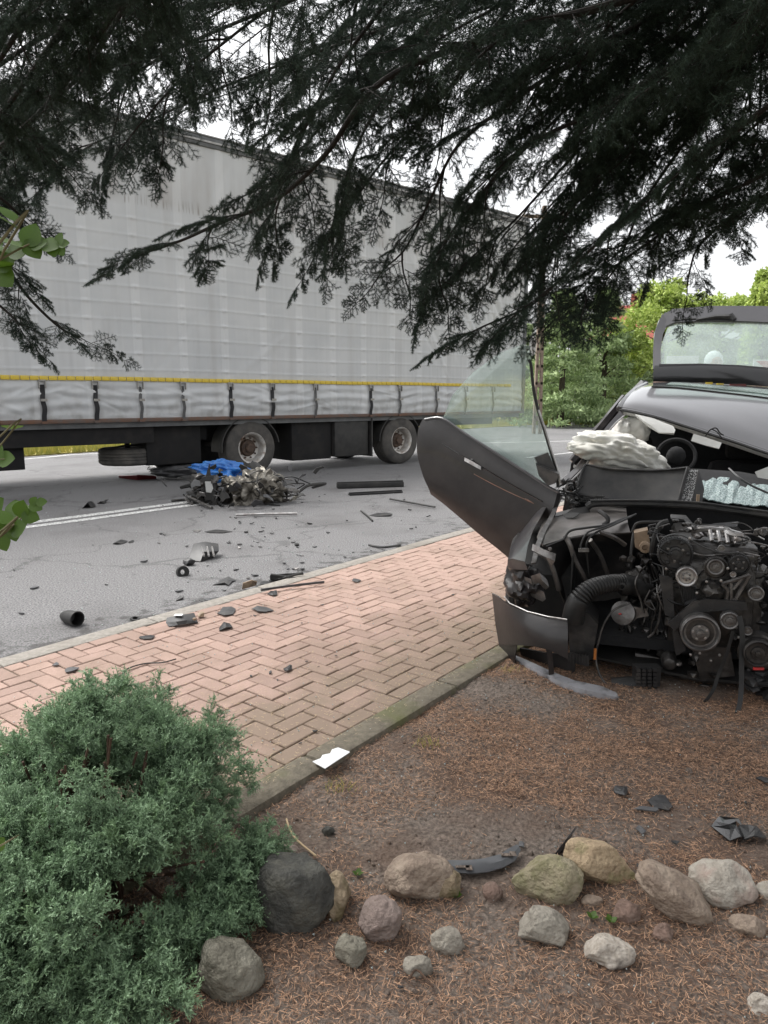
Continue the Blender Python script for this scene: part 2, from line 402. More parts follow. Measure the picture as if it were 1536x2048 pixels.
M['dark_cloth'] = mat('black_seat_cloth', (.010,.010,.011), (.017,.017,.018), rough=.9, nscale=40)
M['mesh_grey'] = mat('perforated_metal', (.50,.50,.50), (.08,.08,.08), rough=.4, metal=.4, nscale=120, ndet=0, contrast=(.45,.55))
M['red_plastic'] = mat('dark_red_plastic', (.16,.02,.02), (.10,.015,.015), rough=.35)
M['red_paint'] = mat('red_paint', (.55,.04,.04), (.45,.05,.05), rough=.5)
M['amber'] = mat('amber_plastic', (.45,.16,.03), (.38,.12,.03), rough=.5)
M['scratch'] = mat('scratch_rust', (.20,.10,.07), (.12,.075,.06), rough=.7, nscale=40)
M['tarp'] = mat('blue_tarpaulin', (.02,.12,.42), (.035,.20,.55), rough=.35, nscale=8)
M['foil'] = mat('crumpled_silver_foil', (.36,.335,.29), (.07,.062,.05), rough=.42, metal=.5, nscale=9)
M['card'] = mat('white_card', (.80,.81,.81), (.74,.75,.76), rough=.7, nscale=14)
M['pole'] = mat('weathered_concrete_pole', (.26,.20,.16), (.18,.135,.105), rough=.9, nscale=8, bump=.3)
M['wood'] = mat('tree_trunk_bark', (.09,.07,.05), (.05,.04,.03), rough=.95, nscale=12)
M['wall_white'] = mat('white_render', (.66,.65,.62), (.58,.57,.54), rough=.9)
M['roof_tile'] = mat('red_roof_tile', (.38,.10,.07), (.28,.08,.06), rough=.8)
M['crumb'] = mat('glass_crumb', (.55,.60,.58), (.40,.46,.44), rough=.2, rnd=.2)
M['straw'] = mat('dry_straw', (.50,.38,.24), (.40,.30,.18), rough=.8)
M['skin'] = mat('skin', (.45,.28,.21), (.42,.26,.19), rough=.6)
M['white_cloth'] = mat('white_hooded_cloth', (.72,.73,.74), (.66,.67,.68), rough=.9, nscale=8)
M['window_glass'] = glass('tinted_window_glass', (.93,.98,.96), .06, (.55,.66,.63), .20)
M['rear_glass'] = glass('rear_window_glass', (.90,.98,.95), .16, (.75,.85,.82), .14)
M['house_glass'] = mat('dark_window_pane', (.03,.035,.04), rough=.1)
M['lip_grey'] = mat('scuffed_grey_lip', (.30,.30,.315), (.20,.20,.21), rough=.32, nscale=9, coat=.4, c3=(.07,.068,.07), n3=14, t3=(.5,.7))
M['trim_grey'] = mat('dark_grey_trim', (.085,.087,.092), (.06,.061,.065), rough=.3, nscale=9)
M['lens'] = mat('clear_lamp_lens', (.30,.30,.31), (.14,.14,.15), rough=.15, coat=.6, nscale=30)
def shattered():
    m = mat('shattered_windscreen', (.42,.52,.50), (.12,.17,.17), rough=.2, nscale=60, contrast=(.3,.7), bump=1.0, bscale=60, bdist=.01)
    t = m.node_tree; b = t.nodes['Principled BSDF']
    tc = nd(t, 'ShaderNodeTexCoord'); v = nd(t, 'ShaderNodeTexVoronoi', feature='DISTANCE_TO_EDGE'); v.inputs['Scale'].default_value = 55
    t.links.new(tc.outputs['Object'], v.inputs['Vector'])
    r = nd(t, 'ShaderNodeValToRGB'); r.color_ramp.elements[0].position = .02; r.color_ramp.elements[1].position = .18
    r.color_ramp.elements[0].color = (.42,.50,.49,1); r.color_ramp.elements[1].color = (.17,.235,.235,1)
    t.links.new(v.outputs['Distance'], r.inputs[0]); t.links.new(r.outputs[0], b.inputs['Base Color'])
    return m
M['shattered'] = shattered()
def curtain_mat():
    m = bpy.data.materials.new('grey_curtain_pvc'); m.use_nodes = True; t = m.node_tree; b = t.nodes['Principled BSDF']
    b.inputs['Roughness'].default_value = .42
    tc = nd(t, 'ShaderNodeTexCoord'); sx = nd(t, 'ShaderNodeSeparateXYZ'); t.links.new(tc.outputs['Object'], sx.inputs[0])
    def noise_(scale, stretch, det=6):
        mp = nd(t, 'ShaderNodeMapping'); mp.inputs['Scale'].default_value = stretch
        n = nd(t, 'ShaderNodeTexNoise'); n.inputs['Scale'].default_value = scale; n.inputs['Detail'].default_value = det
        t.links.new(tc.outputs['Object'], mp.inputs[0]); t.links.new(mp.outputs[0], n.inputs['Vector']); return n.outputs[0]
    def rng_(s_, a, bb, c=0, d=1, smooth=False):
        mr = nd(t, 'ShaderNodeMapRange'); mr.inputs['From Min'].default_value = a; mr.inputs['From Max'].default_value = bb
        mr.inputs['To Min'].default_value = c; mr.inputs['To Max'].default_value = d
        t.links.new(s_, mr.inputs['Value']); return mr.outputs[0]
    def mul(a, c):
        q = nd(t, 'ShaderNodeMath', operation='MULTIPLY'); t.links.new(a, q.inputs[0])
        if isinstance(c, (int, float)): q.inputs[1].default_value = c
        else: t.links.new(c, q.inputs[1])
        return q.outputs[0]
    def mix(f, a, c):
        q = nd(t, 'ShaderNodeMixRGB'); t.links.new(f, q.inputs[0])
        for i, x in ((1, a), (2, c)):
            if isinstance(x, tuple): q.inputs[i].default_value = (*x, 1)
            else: t.links.new(x, q.inputs[i])
        return q.outputs[0]
    base = mix(rng_(noise_(1.2, (1, 1, 1)), .35, .65), (.52,.535,.545), (.59,.60,.605))
    # rain-washed grime: a band under the roof rail with fine drips at its lower end, and long faint streaks
    upper = rng_(sx.outputs['Z'], 4.58, 4.75)
    fade = rng_(sx.outputs['Z'], 5.9, 4.6, .35, 1)
    streak = rng_(noise_(2.2, (1, 1, .22)), .42, .70)
    base = mix(mul(mul(upper, fade), mul(streak, .55)), base, (.27,.235,.205))
    drip = rng_(noise_(26, (1, 1, .06)), .52, .62)
    band = mul(rng_(sx.outputs['Z'], 4.62, 4.66), rng_(sx.outputs['Z'], 4.86, 4.72))
    base = mix(mul(mul(band, drip), .55), base, (.20,.17,.145))
    low = mul(rng_(sx.outputs['Z'], 1.75, 1.2), rng_(noise_(5, (1, 1, .8)), .45, .7))
    base = mix(mul(low, .55), base, (.22,.205,.18))
    long_ = rng_(noise_(3.5, (1, 1, .07)), .55, .75)
    base = mix(mul(long_, .25), base, (.27,.25,.23))
    ax = nd(t, 'ShaderNodeMath', operation='ADD'); ax.inputs[1].default_value = 2.97+8.15; t.links.new(sx.outputs['X'], ax.inputs[0])
    pg = nd(t, 'ShaderNodeMath', operation='PINGPONG'); pg.inputs[1].default_value = .4075; t.links.new(ax.outputs[0], pg.inputs[0])
    base = mix(mul(rng_(pg.outputs[0], .085, .070), .28), base, (.74,.75,.755))
    t.links.new(base, b.inputs['Base Color'])
    nb = noise_(260, (1, 1, 1), 2); bp = nd(t, 'ShaderNodeBump'); bp.inputs['Strength'].default_value = .08; bp.inputs['Distance'].default_value = .004
    t.links.new(nb, bp.inputs['Height']); t.links.new(bp.outputs[0], b.inputs['Normal'])
    return m
M['curtain'] = curtain_mat()
def tree_mat(name, a, b_, trans=.25): return mat(name, a, b_, rough=.65, attr=True, contrast=(0, 1), trans=trans)
M['crown_spruce'] = tree_mat('far_spruce_foliage', (.16,.24,.11), (.50,.62,.30))
M['crown_leafy'] = tree_mat('far_leaf_foliage', (.22,.32,.07), (.58,.68,.20))
M['crown_dark'] = tree_mat('far_dark_foliage', (.12,.17,.085), (.32,.41,.20))

# ================================================================== SETTING
def sheet(name, poly, z, m, kind='structure', parent=None):
    mb = MB(); n = len(poly); mb.add([Vector((p[0], p[1], z)) for p in poly], [tuple(range(n))])
    return tag(mb.build(name, m, parent, smooth=False), kind=kind)
sheet('ground', [(-260,-120),(260,-120),(260,420),(-260,420)], -.10, M['base_ground'])
STRIP = 2.14
p0 = PW(-90, STRIP)
VL = [(-60,-52),(-24,0.2),(-14,11.5),(-9.4,18.0),(-8.0,20.0),(-2,27.5),(8,39.3),(14,40.5),(30,46),(80,80)]   # far road edge
sheet('road', [tuple(p0[:2]), tuple(PW(12, STRIP)[:2]), (13, 21), (30, 31), (80, 56)]+VL[::-1], 0.0, M['asphalt'])
# verge beyond the far road edge, a little higher
mb = MB()
far = [(-200,-10),(-150,60),(-110,90),(-80,110),(-60,130),(-40,150),(20,190),(60,200),(110,210),(200,200)]
for i in range(len(VL)-1):
    a, b = VL[i], VL[i+1]; c, d = far[i+1], far[i]
    mb.add([(a[0],a[1],.03),(b[0],b[1],.03),(c[0],c[1],.35),(d[0],d[1],.35)], [(0,1,2,3)])
    mb.add([(a[0],a[1],.03),(b[0],b[1],.03),(b[0],b[1],-.02),(a[0],a[1],-.02)], [(0,1,2,3)])
tag(mb.build('verge', M['verge'], smooth=False), kind='structure')
# painted lines follow the bend
def ribbon(name, pts, wd, z, m):
    pts = smooth_path([Vector((p[0], p[1], z)) for p in pts], 10); V = []; Fs = []
    for i, p in enumerate(pts):
        t_ = (pts[min(i+1, len(pts)-1)]-pts[max(i-1, 0)]); t_.z = 0; t_.normalize(); q = Vector((-t_.y, t_.x, 0))*wd/2
        V += [p-q, p+q]
        if i: Fs.append((2*i-2, 2*i, 2*i+1, 2*i-1))
    mb = MB(); mb.add(V, Fs); return tag(mb.build(name, m, smooth=False), kind='structure')
cl = [(-12,-.2),(-8.0,4.5),(-4.45,8.1),(-2.985,9.80),(-1.9,11.05)]
def shift(pl, d):
    out = []
    for i, p in enumerate(pl):
        a = Vector(pl[max(i-1,0)]); b = Vector(pl[min(i+1,len(pl)-1)]); t_ = (b-a).normalized()
        out.append((p[0]-t_.y*d, p[1]+t_.x*d))
    return out
ribbon('road_marking', shift(cl, .155), .17, .004, M['road_paint'])
ribbon('road_marking', shift(cl, -.135), .15, .004, M['road_paint'])
ribbon('road_marking', [(3.6,17.9),(4.6,19.0),(9,23.5),(20,33)], .16, .004, M['road_paint'])
ribbon('road_marking', [(-16,8.6),(-9.3,16.9),(-7.6,19.4),(-1.5,22.2),(5.73,24.6),(7.45,25.8),(14,31),(24,40)], .15, .004, M['road_paint'])

# ---- soil bed: gently uneven sheet from the garden kerb outwards
S0, S1, N0, N1 = -3.2, 6.6, -5.5, -.10
def soil_z(x, y):
    q = Vector((x, y, 0))
    z = .020*noise.noise(q*1.3)+.012*noise.noise(q*4.1+Vector((5,0,0)))+.006*noise.noise(q*11)+.004*noise.noise(q*27)
    s_, n_ = PS((x, y, 0)); return z-.004 + .012*max(0, 1-abs(n_+.13)/.35)
ns, nn = 300, 190
xs = np.linspace(S0, S1, ns); ys = np.linspace(N0, N1, nn); V = []
for a in xs:
    for b in ys:
        p = PW(a, b); V.append((p.x, p.y, soil_z(p.x, p.y)))
ii, jj = np.meshgrid(np.arange(ns-1), np.arange(nn-1), indexing='ij'); k = (ii*nn+jj).ravel()
soil = mesh_np('soil', V, np.stack([k, k+nn, k+nn+1, k+1], 1), M['soil'], smooth=True); tag(soil, kind='structure')

def quads_from(base, d, L, wd, side=None, tip=.35):
    # one tapered blade per row
    n = len(base)
    if side is None:
        r = rng.normal(size=(n, 3)); side = np.cross(d, r)
    side = side/np.maximum(np.linalg.norm(side, axis=1, keepdims=True), 1e-9)
    L = np.broadcast_to(np.asarray(L, float).reshape(-1, 1), (n, 1)); wd = np.broadcast_to(np.asarray(wd, float).reshape(-1, 1), (n, 1))
    e = base+d*L
    V = np.stack([base-side*wd/2, base+side*wd/2, e+side*wd/2*tip, e-side*wd/2*tip], 1).reshape(-1, 3)
    Fq = np.arange(4*n).reshape(-1, 4)
    return V, Fq
# ---- needle litter on the soil
def litter(n, smin, smax, nmin, nmax, L, wd, dens, zoff=.0):
    P = []
    while len(P) < n:
        s_ = rng.uniform(smin, smax); n_ = rng.uniform(nmin, nmax); p = PW(s_, n_)
        if p.y < .9: continue
        if zc(p) > .3 and abs(p.x) > .62*zc((p.x, p.y, 0))+.25: continue
        if dens and noise.noise(Vector((p.x*1.6, p.y*1.6, 3)))+.5*noise.noise(Vector((p.x*5, p.y*5, 7)))+rng.uniform(-.35, .35) < dens*(1 if p.y > 2.0 else .2)-.5: continue
        P.append((p.x, p.y, soil_z(p.x, p.y)+.003+rng.uniform(0, .007)+zoff))
    P = np.array(P); a = rng.uniform(0, 2*math.pi, n); tl = rng.normal(0, .22, n)
    d = np.stack([np.cos(a)*np.cos(tl), np.sin(a)*np.cos(tl), np.sin(tl)], 1)
    side = np.stack([-np.sin(a), np.cos(a), rng.normal(0, .5, n)], 1)
    V, Fq = quads_from(P, d, rng.uniform(L*.35, L*1.3, n), wd, side, .5)
    return V, Fq, np.repeat(np.clip(rng.beta(1.1, 1.5, n)+rng.normal(0,.08,n), 0, 1), 4)
A = litter(95000, -2.6, 1.6, -3.2, -.12, .019, .0019, .30); B_ = litter(70000, 0, 4.6, -3.4, -.12, .020, .0024, .50)
V = np.concatenate([A[0], B_[0]]); Fq = np.concatenate([A[1], B_[1]+len(A[0])])
tag(mesh_np('needle_litter', V, Fq, M['needle_litter'], attr=np.concatenate([A[2], B_[2]])), 'fallen brown conifer needles covering the garden soil', 'needle litter', kind='stuff')
# straw-coloured needles and crumbs blown onto the bricks and kerb
n = 5200; P = []
while len(P) < n:
    s_ = rng.uniform(-1.6, 3.5); n_ = abs(rng.normal(0, .75))-.08
    if n_ > 1.95: continue
    p = PW(s_, n_, .037 if n_ > .02 else .049); P.append(tuple(p))
P = np.array(P); a = rng.uniform(0, 6.28, n); d = np.stack([np.cos(a), np.sin(a), rng.normal(0, .1, n)], 1)
V, Fq = quads_from(P, d, rng.uniform(.006, .018, n), .0026, np.stack([-np.sin(a), np.cos(a), np.zeros(n)], 1), .6)
tag(mesh_np('straw_needles', V, Fq, M['straw']), 'pale needles and grit blown across the pink paving bricks', 'needle litter', kind='stuff')

# ---- brick path: bed, bricks, kerbs
BX, BY = .2, .1
bed = MB(); bed.add([PW(-5, -.02, .021), PW(11.8, -.02, .021), PW(11.8, 2.02, .021), PW(-5, 2.02, .021)], [(0,1,2,3)])
path = tag(bed.build('path', M['joint'], base=PW(0, 0), smooth=False), kind='structure')
ORG[path.name] = PW(0, 0)
def brick_mesh(seed):
    r = random.Random(seed); mb = MB()
    l, wd, h, c = .0965, .0465, .05, .004
    j = lambda: r.uniform(-.0012, .0012)
    top = [(-l+c+j(), -wd+c+j(), 0), (l-c+j(), -wd+c+j(), 0), (l-c+j(), wd-c+j(), 0), (-l+c+j(), wd-c+j(), 0)]
    mid = [(-l+j(), -wd+j(), -c), (l+j(), -wd+j(), -c), (l+j(), wd+j(), -c), (-l+j(), wd+j(), -c)]
    bot = [(x, y, -h) for x, y, z in mid]
    mb.add(top+mid+bot, [(0,1,2,3)]+[(4+i, 4+(i+1)%4, (i+1)%4, i) for i in range(4)]+[(8+i, 8+(i+1)%4, 4+(i+1)%4, 4+i) for i in range(4)])
    me = bpy.data.meshes.new('brick'); me.from_pydata([tuple(v) for v in mb.v], [], mb.f); me.materials.append(M['brick']); return me
bms = [brick_mesh(i) for i in range(6)]
bricks = []
for i in range(-34, 100):
    for jx in range(-1, 21):
        q = (i-jx) % 4
        if q == 0: c = ((i+1)*.1, (jx+.5)*.1, 0)
        elif q == 3: c = ((i+.5)*.1, (jx+1)*.1, 1)
        else: continue
        if not (-.02 < c[1] < 2.07): continue
        p = PW(c[0], c[1], .031)
        if p.y < 1.0: continue
        bricks.append((c, p))
def inview(p, mu=60):
    z = zc(p)
    if z < .2: return False
    u = 768+FPX*p[0]/z; v = 1024-FPX*(p[1]*ST+(p[2]-CH)*CT)/z
    return -mu < u < 1536+mu and -mu < v < 2048+mu
def hidden_bush(p):
    z = zc(p); u = 768+FPX*p[0]/z; v = 1024-FPX*(p[1]*ST+(p[2]-CH)*CT)/z
    return u < 500 and v > 1470
vis = [b for b in bricks if inview(b[1]) and not hidden_bush(b[1])]
vis.sort(key=lambda b: b[1].length)
chosen = set(id(b) for b in vis[:298])
rest = MB(); rb = random.Random(5)
bq0 = Matrix.Rotation(math.atan2(PE.y, PE.x), 3, 'Z')
for b in bricks:
    c, p = b
    rot = bq0 @ Matrix.Rotation(math.pi/2*c[2]+rb.gauss(0, .008), 3, 'Z') @ Matrix.Rotation(rb.gauss(0, .007), 3, 'X') @ Matrix.Rotation(rb.gauss(0, .005), 3, 'Y')
    loc = p+Vector((rb.gauss(0, .001), rb.gauss(0, .001), rb.gauss(0, .0014)))
    me = rb.choice(bms)
    if id(b) in chosen:
        inst('brick', me, path, loc-ORG[path.name], rot.to_quaternion())
    else:
        rest.add([rot @ v.co+loc for v in me.vertices], [tuple(f.vertices) for f in me.polygons])
tag(rest.build('paving_bricks', M['brick'], path, smooth=False), kind='stuff')
kerb = tag(sheet('kerb', [tuple(PW(-5, -.13)[:2]), tuple(PW(11.8, -.13)[:2]), tuple(PW(11.8, 0)[:2]), tuple(PW(-5, 0)[:2])], -.06, M['kerb_dirty']), kind='structure')
def kerb_run(n0, n1, ztop, m, sm, em, step, name, parent, bev):
    s_ = sm
    while s_ < em:
        mb = MB(); Mx = Matrix.Translation(PW(s_, 0, 0)) @ Matrix.Rotation(math.atan2(PE.y, PE.x), 4, 'Z')
        j = random.uniform(-.003, .003)
        mb.box((.003, n0+j, -.10), (step-.003, n1+j, ztop+random.uniform(-.003, .003)), Mx, bev)
        mb.build(name, m, parent); s_ += step
kerb_run(-.135, 0.005, .040, M['kerb_dirty'], -4.3, 10, 1.0, 'kerb_stone', kerb, .022)
edging = tag(sheet('edging', [tuple(PW(-5, 2.0)[:2]), tuple(PW(11.8, 2.0)[:2]), tuple(PW(11.8, 2.13)[:2]), tuple(PW(-5, 2.13)[:2])], -.06, M['kerb_concrete']), kind='structure')
kerb_run(1.995, 2.14, .037, M['kerb_concrete'], -4.6, 16, 1.0, 'edging_stone', edging, .012)

# ================================================================== TRAILER
TP = G(508, 952); td = ray(2450, 795); TA = math.atan2(td.y, td.x)
tr = thing('curtain_side_trailer', 'long grey curtain-sided lorry trailer with yellow reflective stripe standing across the road', 'trailer', TP, TA, local=True)
def TL(u, v):
    c_, s_ = math.cos(TA), math.sin(TA); r = ray(u, v)
    k = (TP.x*s_-TP.y*c_)/(r.x*s_-r.y*c_); p = Vector((k*r.x, k*r.y, CH+k*r.z))
    return (p.x-TP.x)*c_+(p.y-TP.y)*s_, p.z
X0, X1, ZB, ZT = -10.5, 8.12, 1.14, 5.80
straps_x = [-8.25,-7.4,-6.6,-5.8,-5.05,-4.42,-3.73,-2.92,-2.17,-1.40,-.46,.44,1.46,2.91,3.75,4.9,5.9,6.9]
nx, nz = 620, 240
gx = np.linspace(X0, X1, nx); gz = np.linspace(ZB, ZT, nz)
GX, GZ = np.meshgrid(gx, gz, indexing='ij')
Y = np.zeros_like(GX)
def ridge(t, wdt): return np.exp(-(t/wdt)**2)
vp = .265; hp = .272
tv = (GX+.05) % vp; tv = np.minimum(tv, vp-tv)
th_ = (GZ-.05+.012*np.sin(GX*1.1)) % hp; th_ = np.minimum(th_, hp-th_)
mask = (GZ < 4.60) & (GZ > 1.9)
soft = np.clip((4.64-GZ)/.06, 0, 1)*np.clip((GZ-1.86)/.05, 0, 1)
Y -= soft*(.0065*ridge(tv, .016)+.0065*ridge(th_, .015))
# wide welded straps standing proud every third pitch, with little puckers where they cross
tb = (GX+2.97) % .815; tb = np.minimum(tb, .815-tb)
Y -= .010*np.clip((.075-tb)/.02, 0, 1)
Y -= soft*.014*ridge(tb, .05)*ridge(th_, .02)
# long shallow folds
def nz2(fx, fz, seed, amp, rot=0):
    c_, s_ = math.cos(rot), math.sin(rot)
    out = np.zeros_like(GX)
    for i in range(0, nx):
        pass
    return out
r2 = np.random.default_rng(3)
for k in range(26):
    cx, cz_ = r2.uniform(X0, X1), r2.uniform(2.0, 5.5); ang = r2.normal(1.0, .35); ln = r2.uniform(.4, 1.1); wd = r2.uniform(.03, .07)
    dx, dz = GX-cx, GZ-cz_; a_ = dx*math.cos(ang)+dz*math.sin(ang); b_ = -dx*math.sin(ang)+dz*math.cos(ang)
    Y += r2.uniform(-.010, .010)*np.exp(-(a_/ln)**2-(b_/wd)**2)
for k in range(60):                    # diagonal tension folds towards the far end
    cx, cz_ = r2.uniform(4.2, 8.0), r2.uniform(2.6, 4.9); ang = math.pi-1.02+r2.normal(0, .07); ln = r2.uniform(.35, .9); wd = r2.uniform(.04, .06)
    dx, dz = GX-cx, GZ-cz_; a_ = dx*math.cos(ang)+dz*math.sin(ang); b_ = -dx*math.sin(ang)+dz*math.cos(ang)
    Y += .016*np.exp(-(a_/ln)**2-(b_/wd)**2)*r2.choice([-1, 1])
# sagging belly between the yellow stripe and the hem, held in by the straps
zz = np.clip((1.78-GZ)/(1.78-1.14), 0, 1); belly = np.sin(np.pi*zz)**.8*(GZ < 1.78)
sd_ = np.min(np.abs(GX[..., None]-np.array(straps_x)), axis=2)
pull = np.clip(sd_/.22, 0, 1)
fold = .55+.45*np.sin(GZ*34+1.5*np.sin(GX*2.3)+2.0*np.sin(GX*.9))
Y -= belly*(.010+.026*pull**.5*fold)
for k in range(120):
    cx, cz_ = r2.uniform(X0, X1), r2.uniform(1.18, 1.72); ang = r2.normal(0, .28); ln = r2.uniform(.15, .45); wd = r2.uniform(.018, .04)
    dx, dz = GX-cx, GZ-cz_; a_ = dx*math.cos(ang)+dz*math.sin(ang); b_ = -dx*math.sin(ang)+dz*math.cos(ang)
    Y += belly*r2.uniform(-.030, .030)*np.exp(-(a_/ln)**2-(b_/wd)**2)
V = np.stack([GX, Y, GZ], 2).reshape(-1, 3)
ii, jj = np.meshgrid(np.arange(nx-1), np.arange(nz-1), indexing='ij'); k = (ii*nz+jj).ravel()
mesh_np('curtain', V, np.stack([k, k+nz, k+nz+1, k+1], 1), M['curtain'], tr, smooth=True)
mb = MB(); mb.box((X0, .06, 1.0), (X1-.06, 2.5, 5.86)); mb.build('cargo_body', M['rail_dark'], tr, smooth=False)
mb = MB(); mb.box((X0, -.035, 5.79), (X1, .05, 5.97), None, .015); rr = mb.build('roof_rail', M['rail_dark'], tr)
mb = MB(); mb.box((X0, -.055, 5.86), (X1, -.030, 5.89)); mb.box((X0, -.05, 5.965), (X1, .3, 5.985)); mb.build('rail_trim', M['buckle'], rr, smooth=False)
mb = MB(); mb.box((X0, -.03, 1.09), (X1, .10, 1.155), None, .006); mb.build('side_rail', M['rust_rail'], tr)
mb = MB(); mb.box((X1-.06, -.05, 1.10), (X1+.03, .06, 5.96), None, .01); mb.build('corner_post', M['rail_dark'], tr)
mb = MB(); mb.box((X1-.002, .0, 1.10), (X1+.05, 2.5, 5.9)); mb.build('rear_door', M['wall_white'], tr, smooth=False)
# yellow reflective stripe in short segments
mb = MB(); mb.box((-.064, -.030, -.034), (.064, -.010, .034), None, .004)
t0 = mb.build('reflective_tape', M['tape'], tr)
xq = -5.2; first = True
while xq < 7.6:
    zt = 1.805
    o = t0 if first else inst('reflective_tape', t0.data, tr)
    o.location = (xq, 0, zt+.004*math.sin(xq*2)); first = False
    xq += .137
# straps with buckles
for sx_ in straps_x:
    if sx_ < -5: continue
    hw_ = .036 if sx_ in (-4.42,-3.73,-2.92,-.46,.44,2.91) else .026
    mb = MB(); pts = [(sx_, -.03, 1.70), (sx_+.005, -.045, 1.58), (sx_-.01, -.085, 1.46), (sx_+.01, -.095, 1.33), (sx_, -.06, 1.20), (sx_, -.045, 1.10)]
    pts = smooth_path(pts, 4)
    V = []; Fs = []
    for i, p in enumerate(pts):
        p = Vector((p.x, p.y*.62, p.z)); V += [p+Vector((-hw_, 0, 0)), p+Vector((hw_, 0, 0)), p+Vector((hw_, .006, 0)), p+Vector((-hw_, .006, 0))]
        if i:
            b0 = 4*(i-1); b1 = 4*i
            Fs += [(b0+q, b0+(q+1) % 4, b1+(q+1) % 4, b1+q) for q in range(4)]
    mb.add(V, Fs); st = mb.build('strap', M['strap' if hw_ > .03 else 'strap_grey'], tr)
    mb = MB()
    mb.box((sx_-.055, -.065, 1.64), (sx_-.040, -.03, 1.76)); mb.box((sx_+.040, -.065, 1.64), (sx_+.055, -.03, 1.76)); mb.box((sx_-.055, -.06, 1.755), (sx_+.055, -.03, 1.775))
    mb.build('buckle', M['buckle'], st, smooth=False)
    mb = MB(); mb.box((sx_-.05, -.095, 1.44), (sx_+.05, -.085, 1.48)); mb.build('strap_slide', M['buckle'], st, smooth=False)
    mb = MB(); mb.box((sx_-.045, -.07, 1.09), (sx_+.045, -.04, 1.13)); mb.build('strap_hook', M['rust_rail'], st, smooth=False)
# chassis, boxes and mud flaps beneath
mb = MB(); mb.box((X0, .42, .72), (-.75, .60, 1.09)); mb.box((X0, .14, .72), (-1.9, .17, 1.085)); mb.box((X0, 1.6, .8), (7.8, 1.8, 1.09)); mb.box((-.75, .75, .8), (7.8, .95, 1.09))
mb.box((X0, .14, 1.05), (X1, 2.4, 1.088))
mb.build('chassis', M['black_steel'], tr, smooth=False)
mb = MB(); mb.box((-2.0, .25, .30), (-.95, 1.0, 1.0), None, .03); mb.build('storage_box', M['black_steel'], tr)
mb = MB(); mb.box((1.0, .18, .22), (2.0, 1.1, 1.04), None, .03); mb.build('storage_box', M['black_steel'], tr)
mb = MB(); mb.box((2.03, .10, .25), (2.95, 1.1, 1.04), None, .03); mb.build('pallet_box', M['mudguard'], tr)
mb = MB(); mb.box((2.99, .04, .22), (3.02, .5, 1.06)); mb.build('mud_flap', M['mudguard'], tr, smooth=False)
mb = MB(); mb.box((-4.75, .30, .36), (-3.98, .36, .78), None, .012); mb.box((-4.75, .9, .36), (-3.98, 1.0, .78)); mb.build('mud_flap', M['black_steel'], tr)
# arched mudguards
for cx in (0, 3.87):
    rows = []
    for k in range(15):
        a_ = R(0+180*k/14) if cx else R(8+178*k/14)
        rows.append([(cx+.63*math.cos(a_), yy, .54+.60*math.sin(a_)) for yy in (.06, .25, .48)])
    mb = MB(); mb.shell(rows, .02); mb.build('mudguard', M['mudguard'], tr)
# wheels
def lathe_wheel(cx, parent):
    c = Vector((cx, 0, .535)); ax = (0, 1, 0)
    mb = MB()
    prof = [(.285,.05),(.30,.032),(.33,.026),(.40,.020),(.455,.030),(.49,.048),(.515,.070),(.530,.085),(.535,.10)]
    for g in range(6):
        a_ = .11+g*.054
        prof += [(.535, a_), (.535, a_+.040), (.522, a_+.043), (.522, a_+.051)]
    prof += [(.535, .435), (.52, .46), (.46, .49), (.30, .47), (.285, .45)]
    mb.lathe(prof, c, ax, 48, cap=False); wh = mb.build('wheel', M['tyre'], parent)
    mb = MB()
    mb.lathe([(.292,.046),(.305,.034),(.300,.024),(.284,.030),(.266,.055),(.252,.12),(.232,.20),(.20,.222),(.17,.225)], c, ax, 40, cap=False)
    rm = mb.build('rim', M['rim'], wh)
    mb = MB(); mb.lathe([(.18,.226),(.155,.222),(.150,.165),(.12,.150),(.085,.148),(.085,.105),(.070,.092),(0,.092)], c, ax, 28); mb.build('hub', M['hub'], wh)
    mb = MB()
    for k in range(10):
        a_ = 2*math.pi*k/10; q = c+Vector((.195*math.cos(a_), 0, .195*math.sin(a_)))
        mb.lathe([(.017,.232),(.017,.19),(.010,.183),(0,.183)], q, ax, 6)
    mb.build('wheel_nuts', M['hub'], wh, smooth=False)
    mb = MB(); mb.lathe([(.06,.1),(.06,2.4)], c, ax, 10); mb.build('axle', M['black_steel'], wh)
    mb = MB(); mb.lathe([(.30,2.0),(.5,2.0),(.535,2.05),(.535,2.40),(.5,2.46),(.30,2.46)], c, ax, 32); mb.build('far_tyre', M['tyre_black'], wh)
    return wh
for cx in (0, 3.87): lathe_wheel(cx, tr)
# spare wheel lying flat in its carrier under the chassis
mb = MB(); prof = [(.30,.0),(.34,-.01),(.44,.0),(.49,.03)]
for g in range(4): prof += [(.50,.05+g*.055),(.50,.09+g*.055),(.485,.095+g*.055),(.485,.10+g*.055)]
prof += [(.49,.28),(.44,.30),(.32,.30)]
mb.lathe(prof, (-2.15, .75, .31), (0, 0, 1), 40); sp = mb.build('spare_tyre', M['tyre'], tr)
mb = MB(); mb.tube([(-2.75, .4, .62), (-2.6, .4, .63), (-2.3, .5, .66), (-1.7, .5, .66)], .018, 6); mb.tube([(-2.15,.75,.3),(-2.15,.75,.8)], .05, 8)
mb.build('spare_carrier', M['black_steel'], sp)
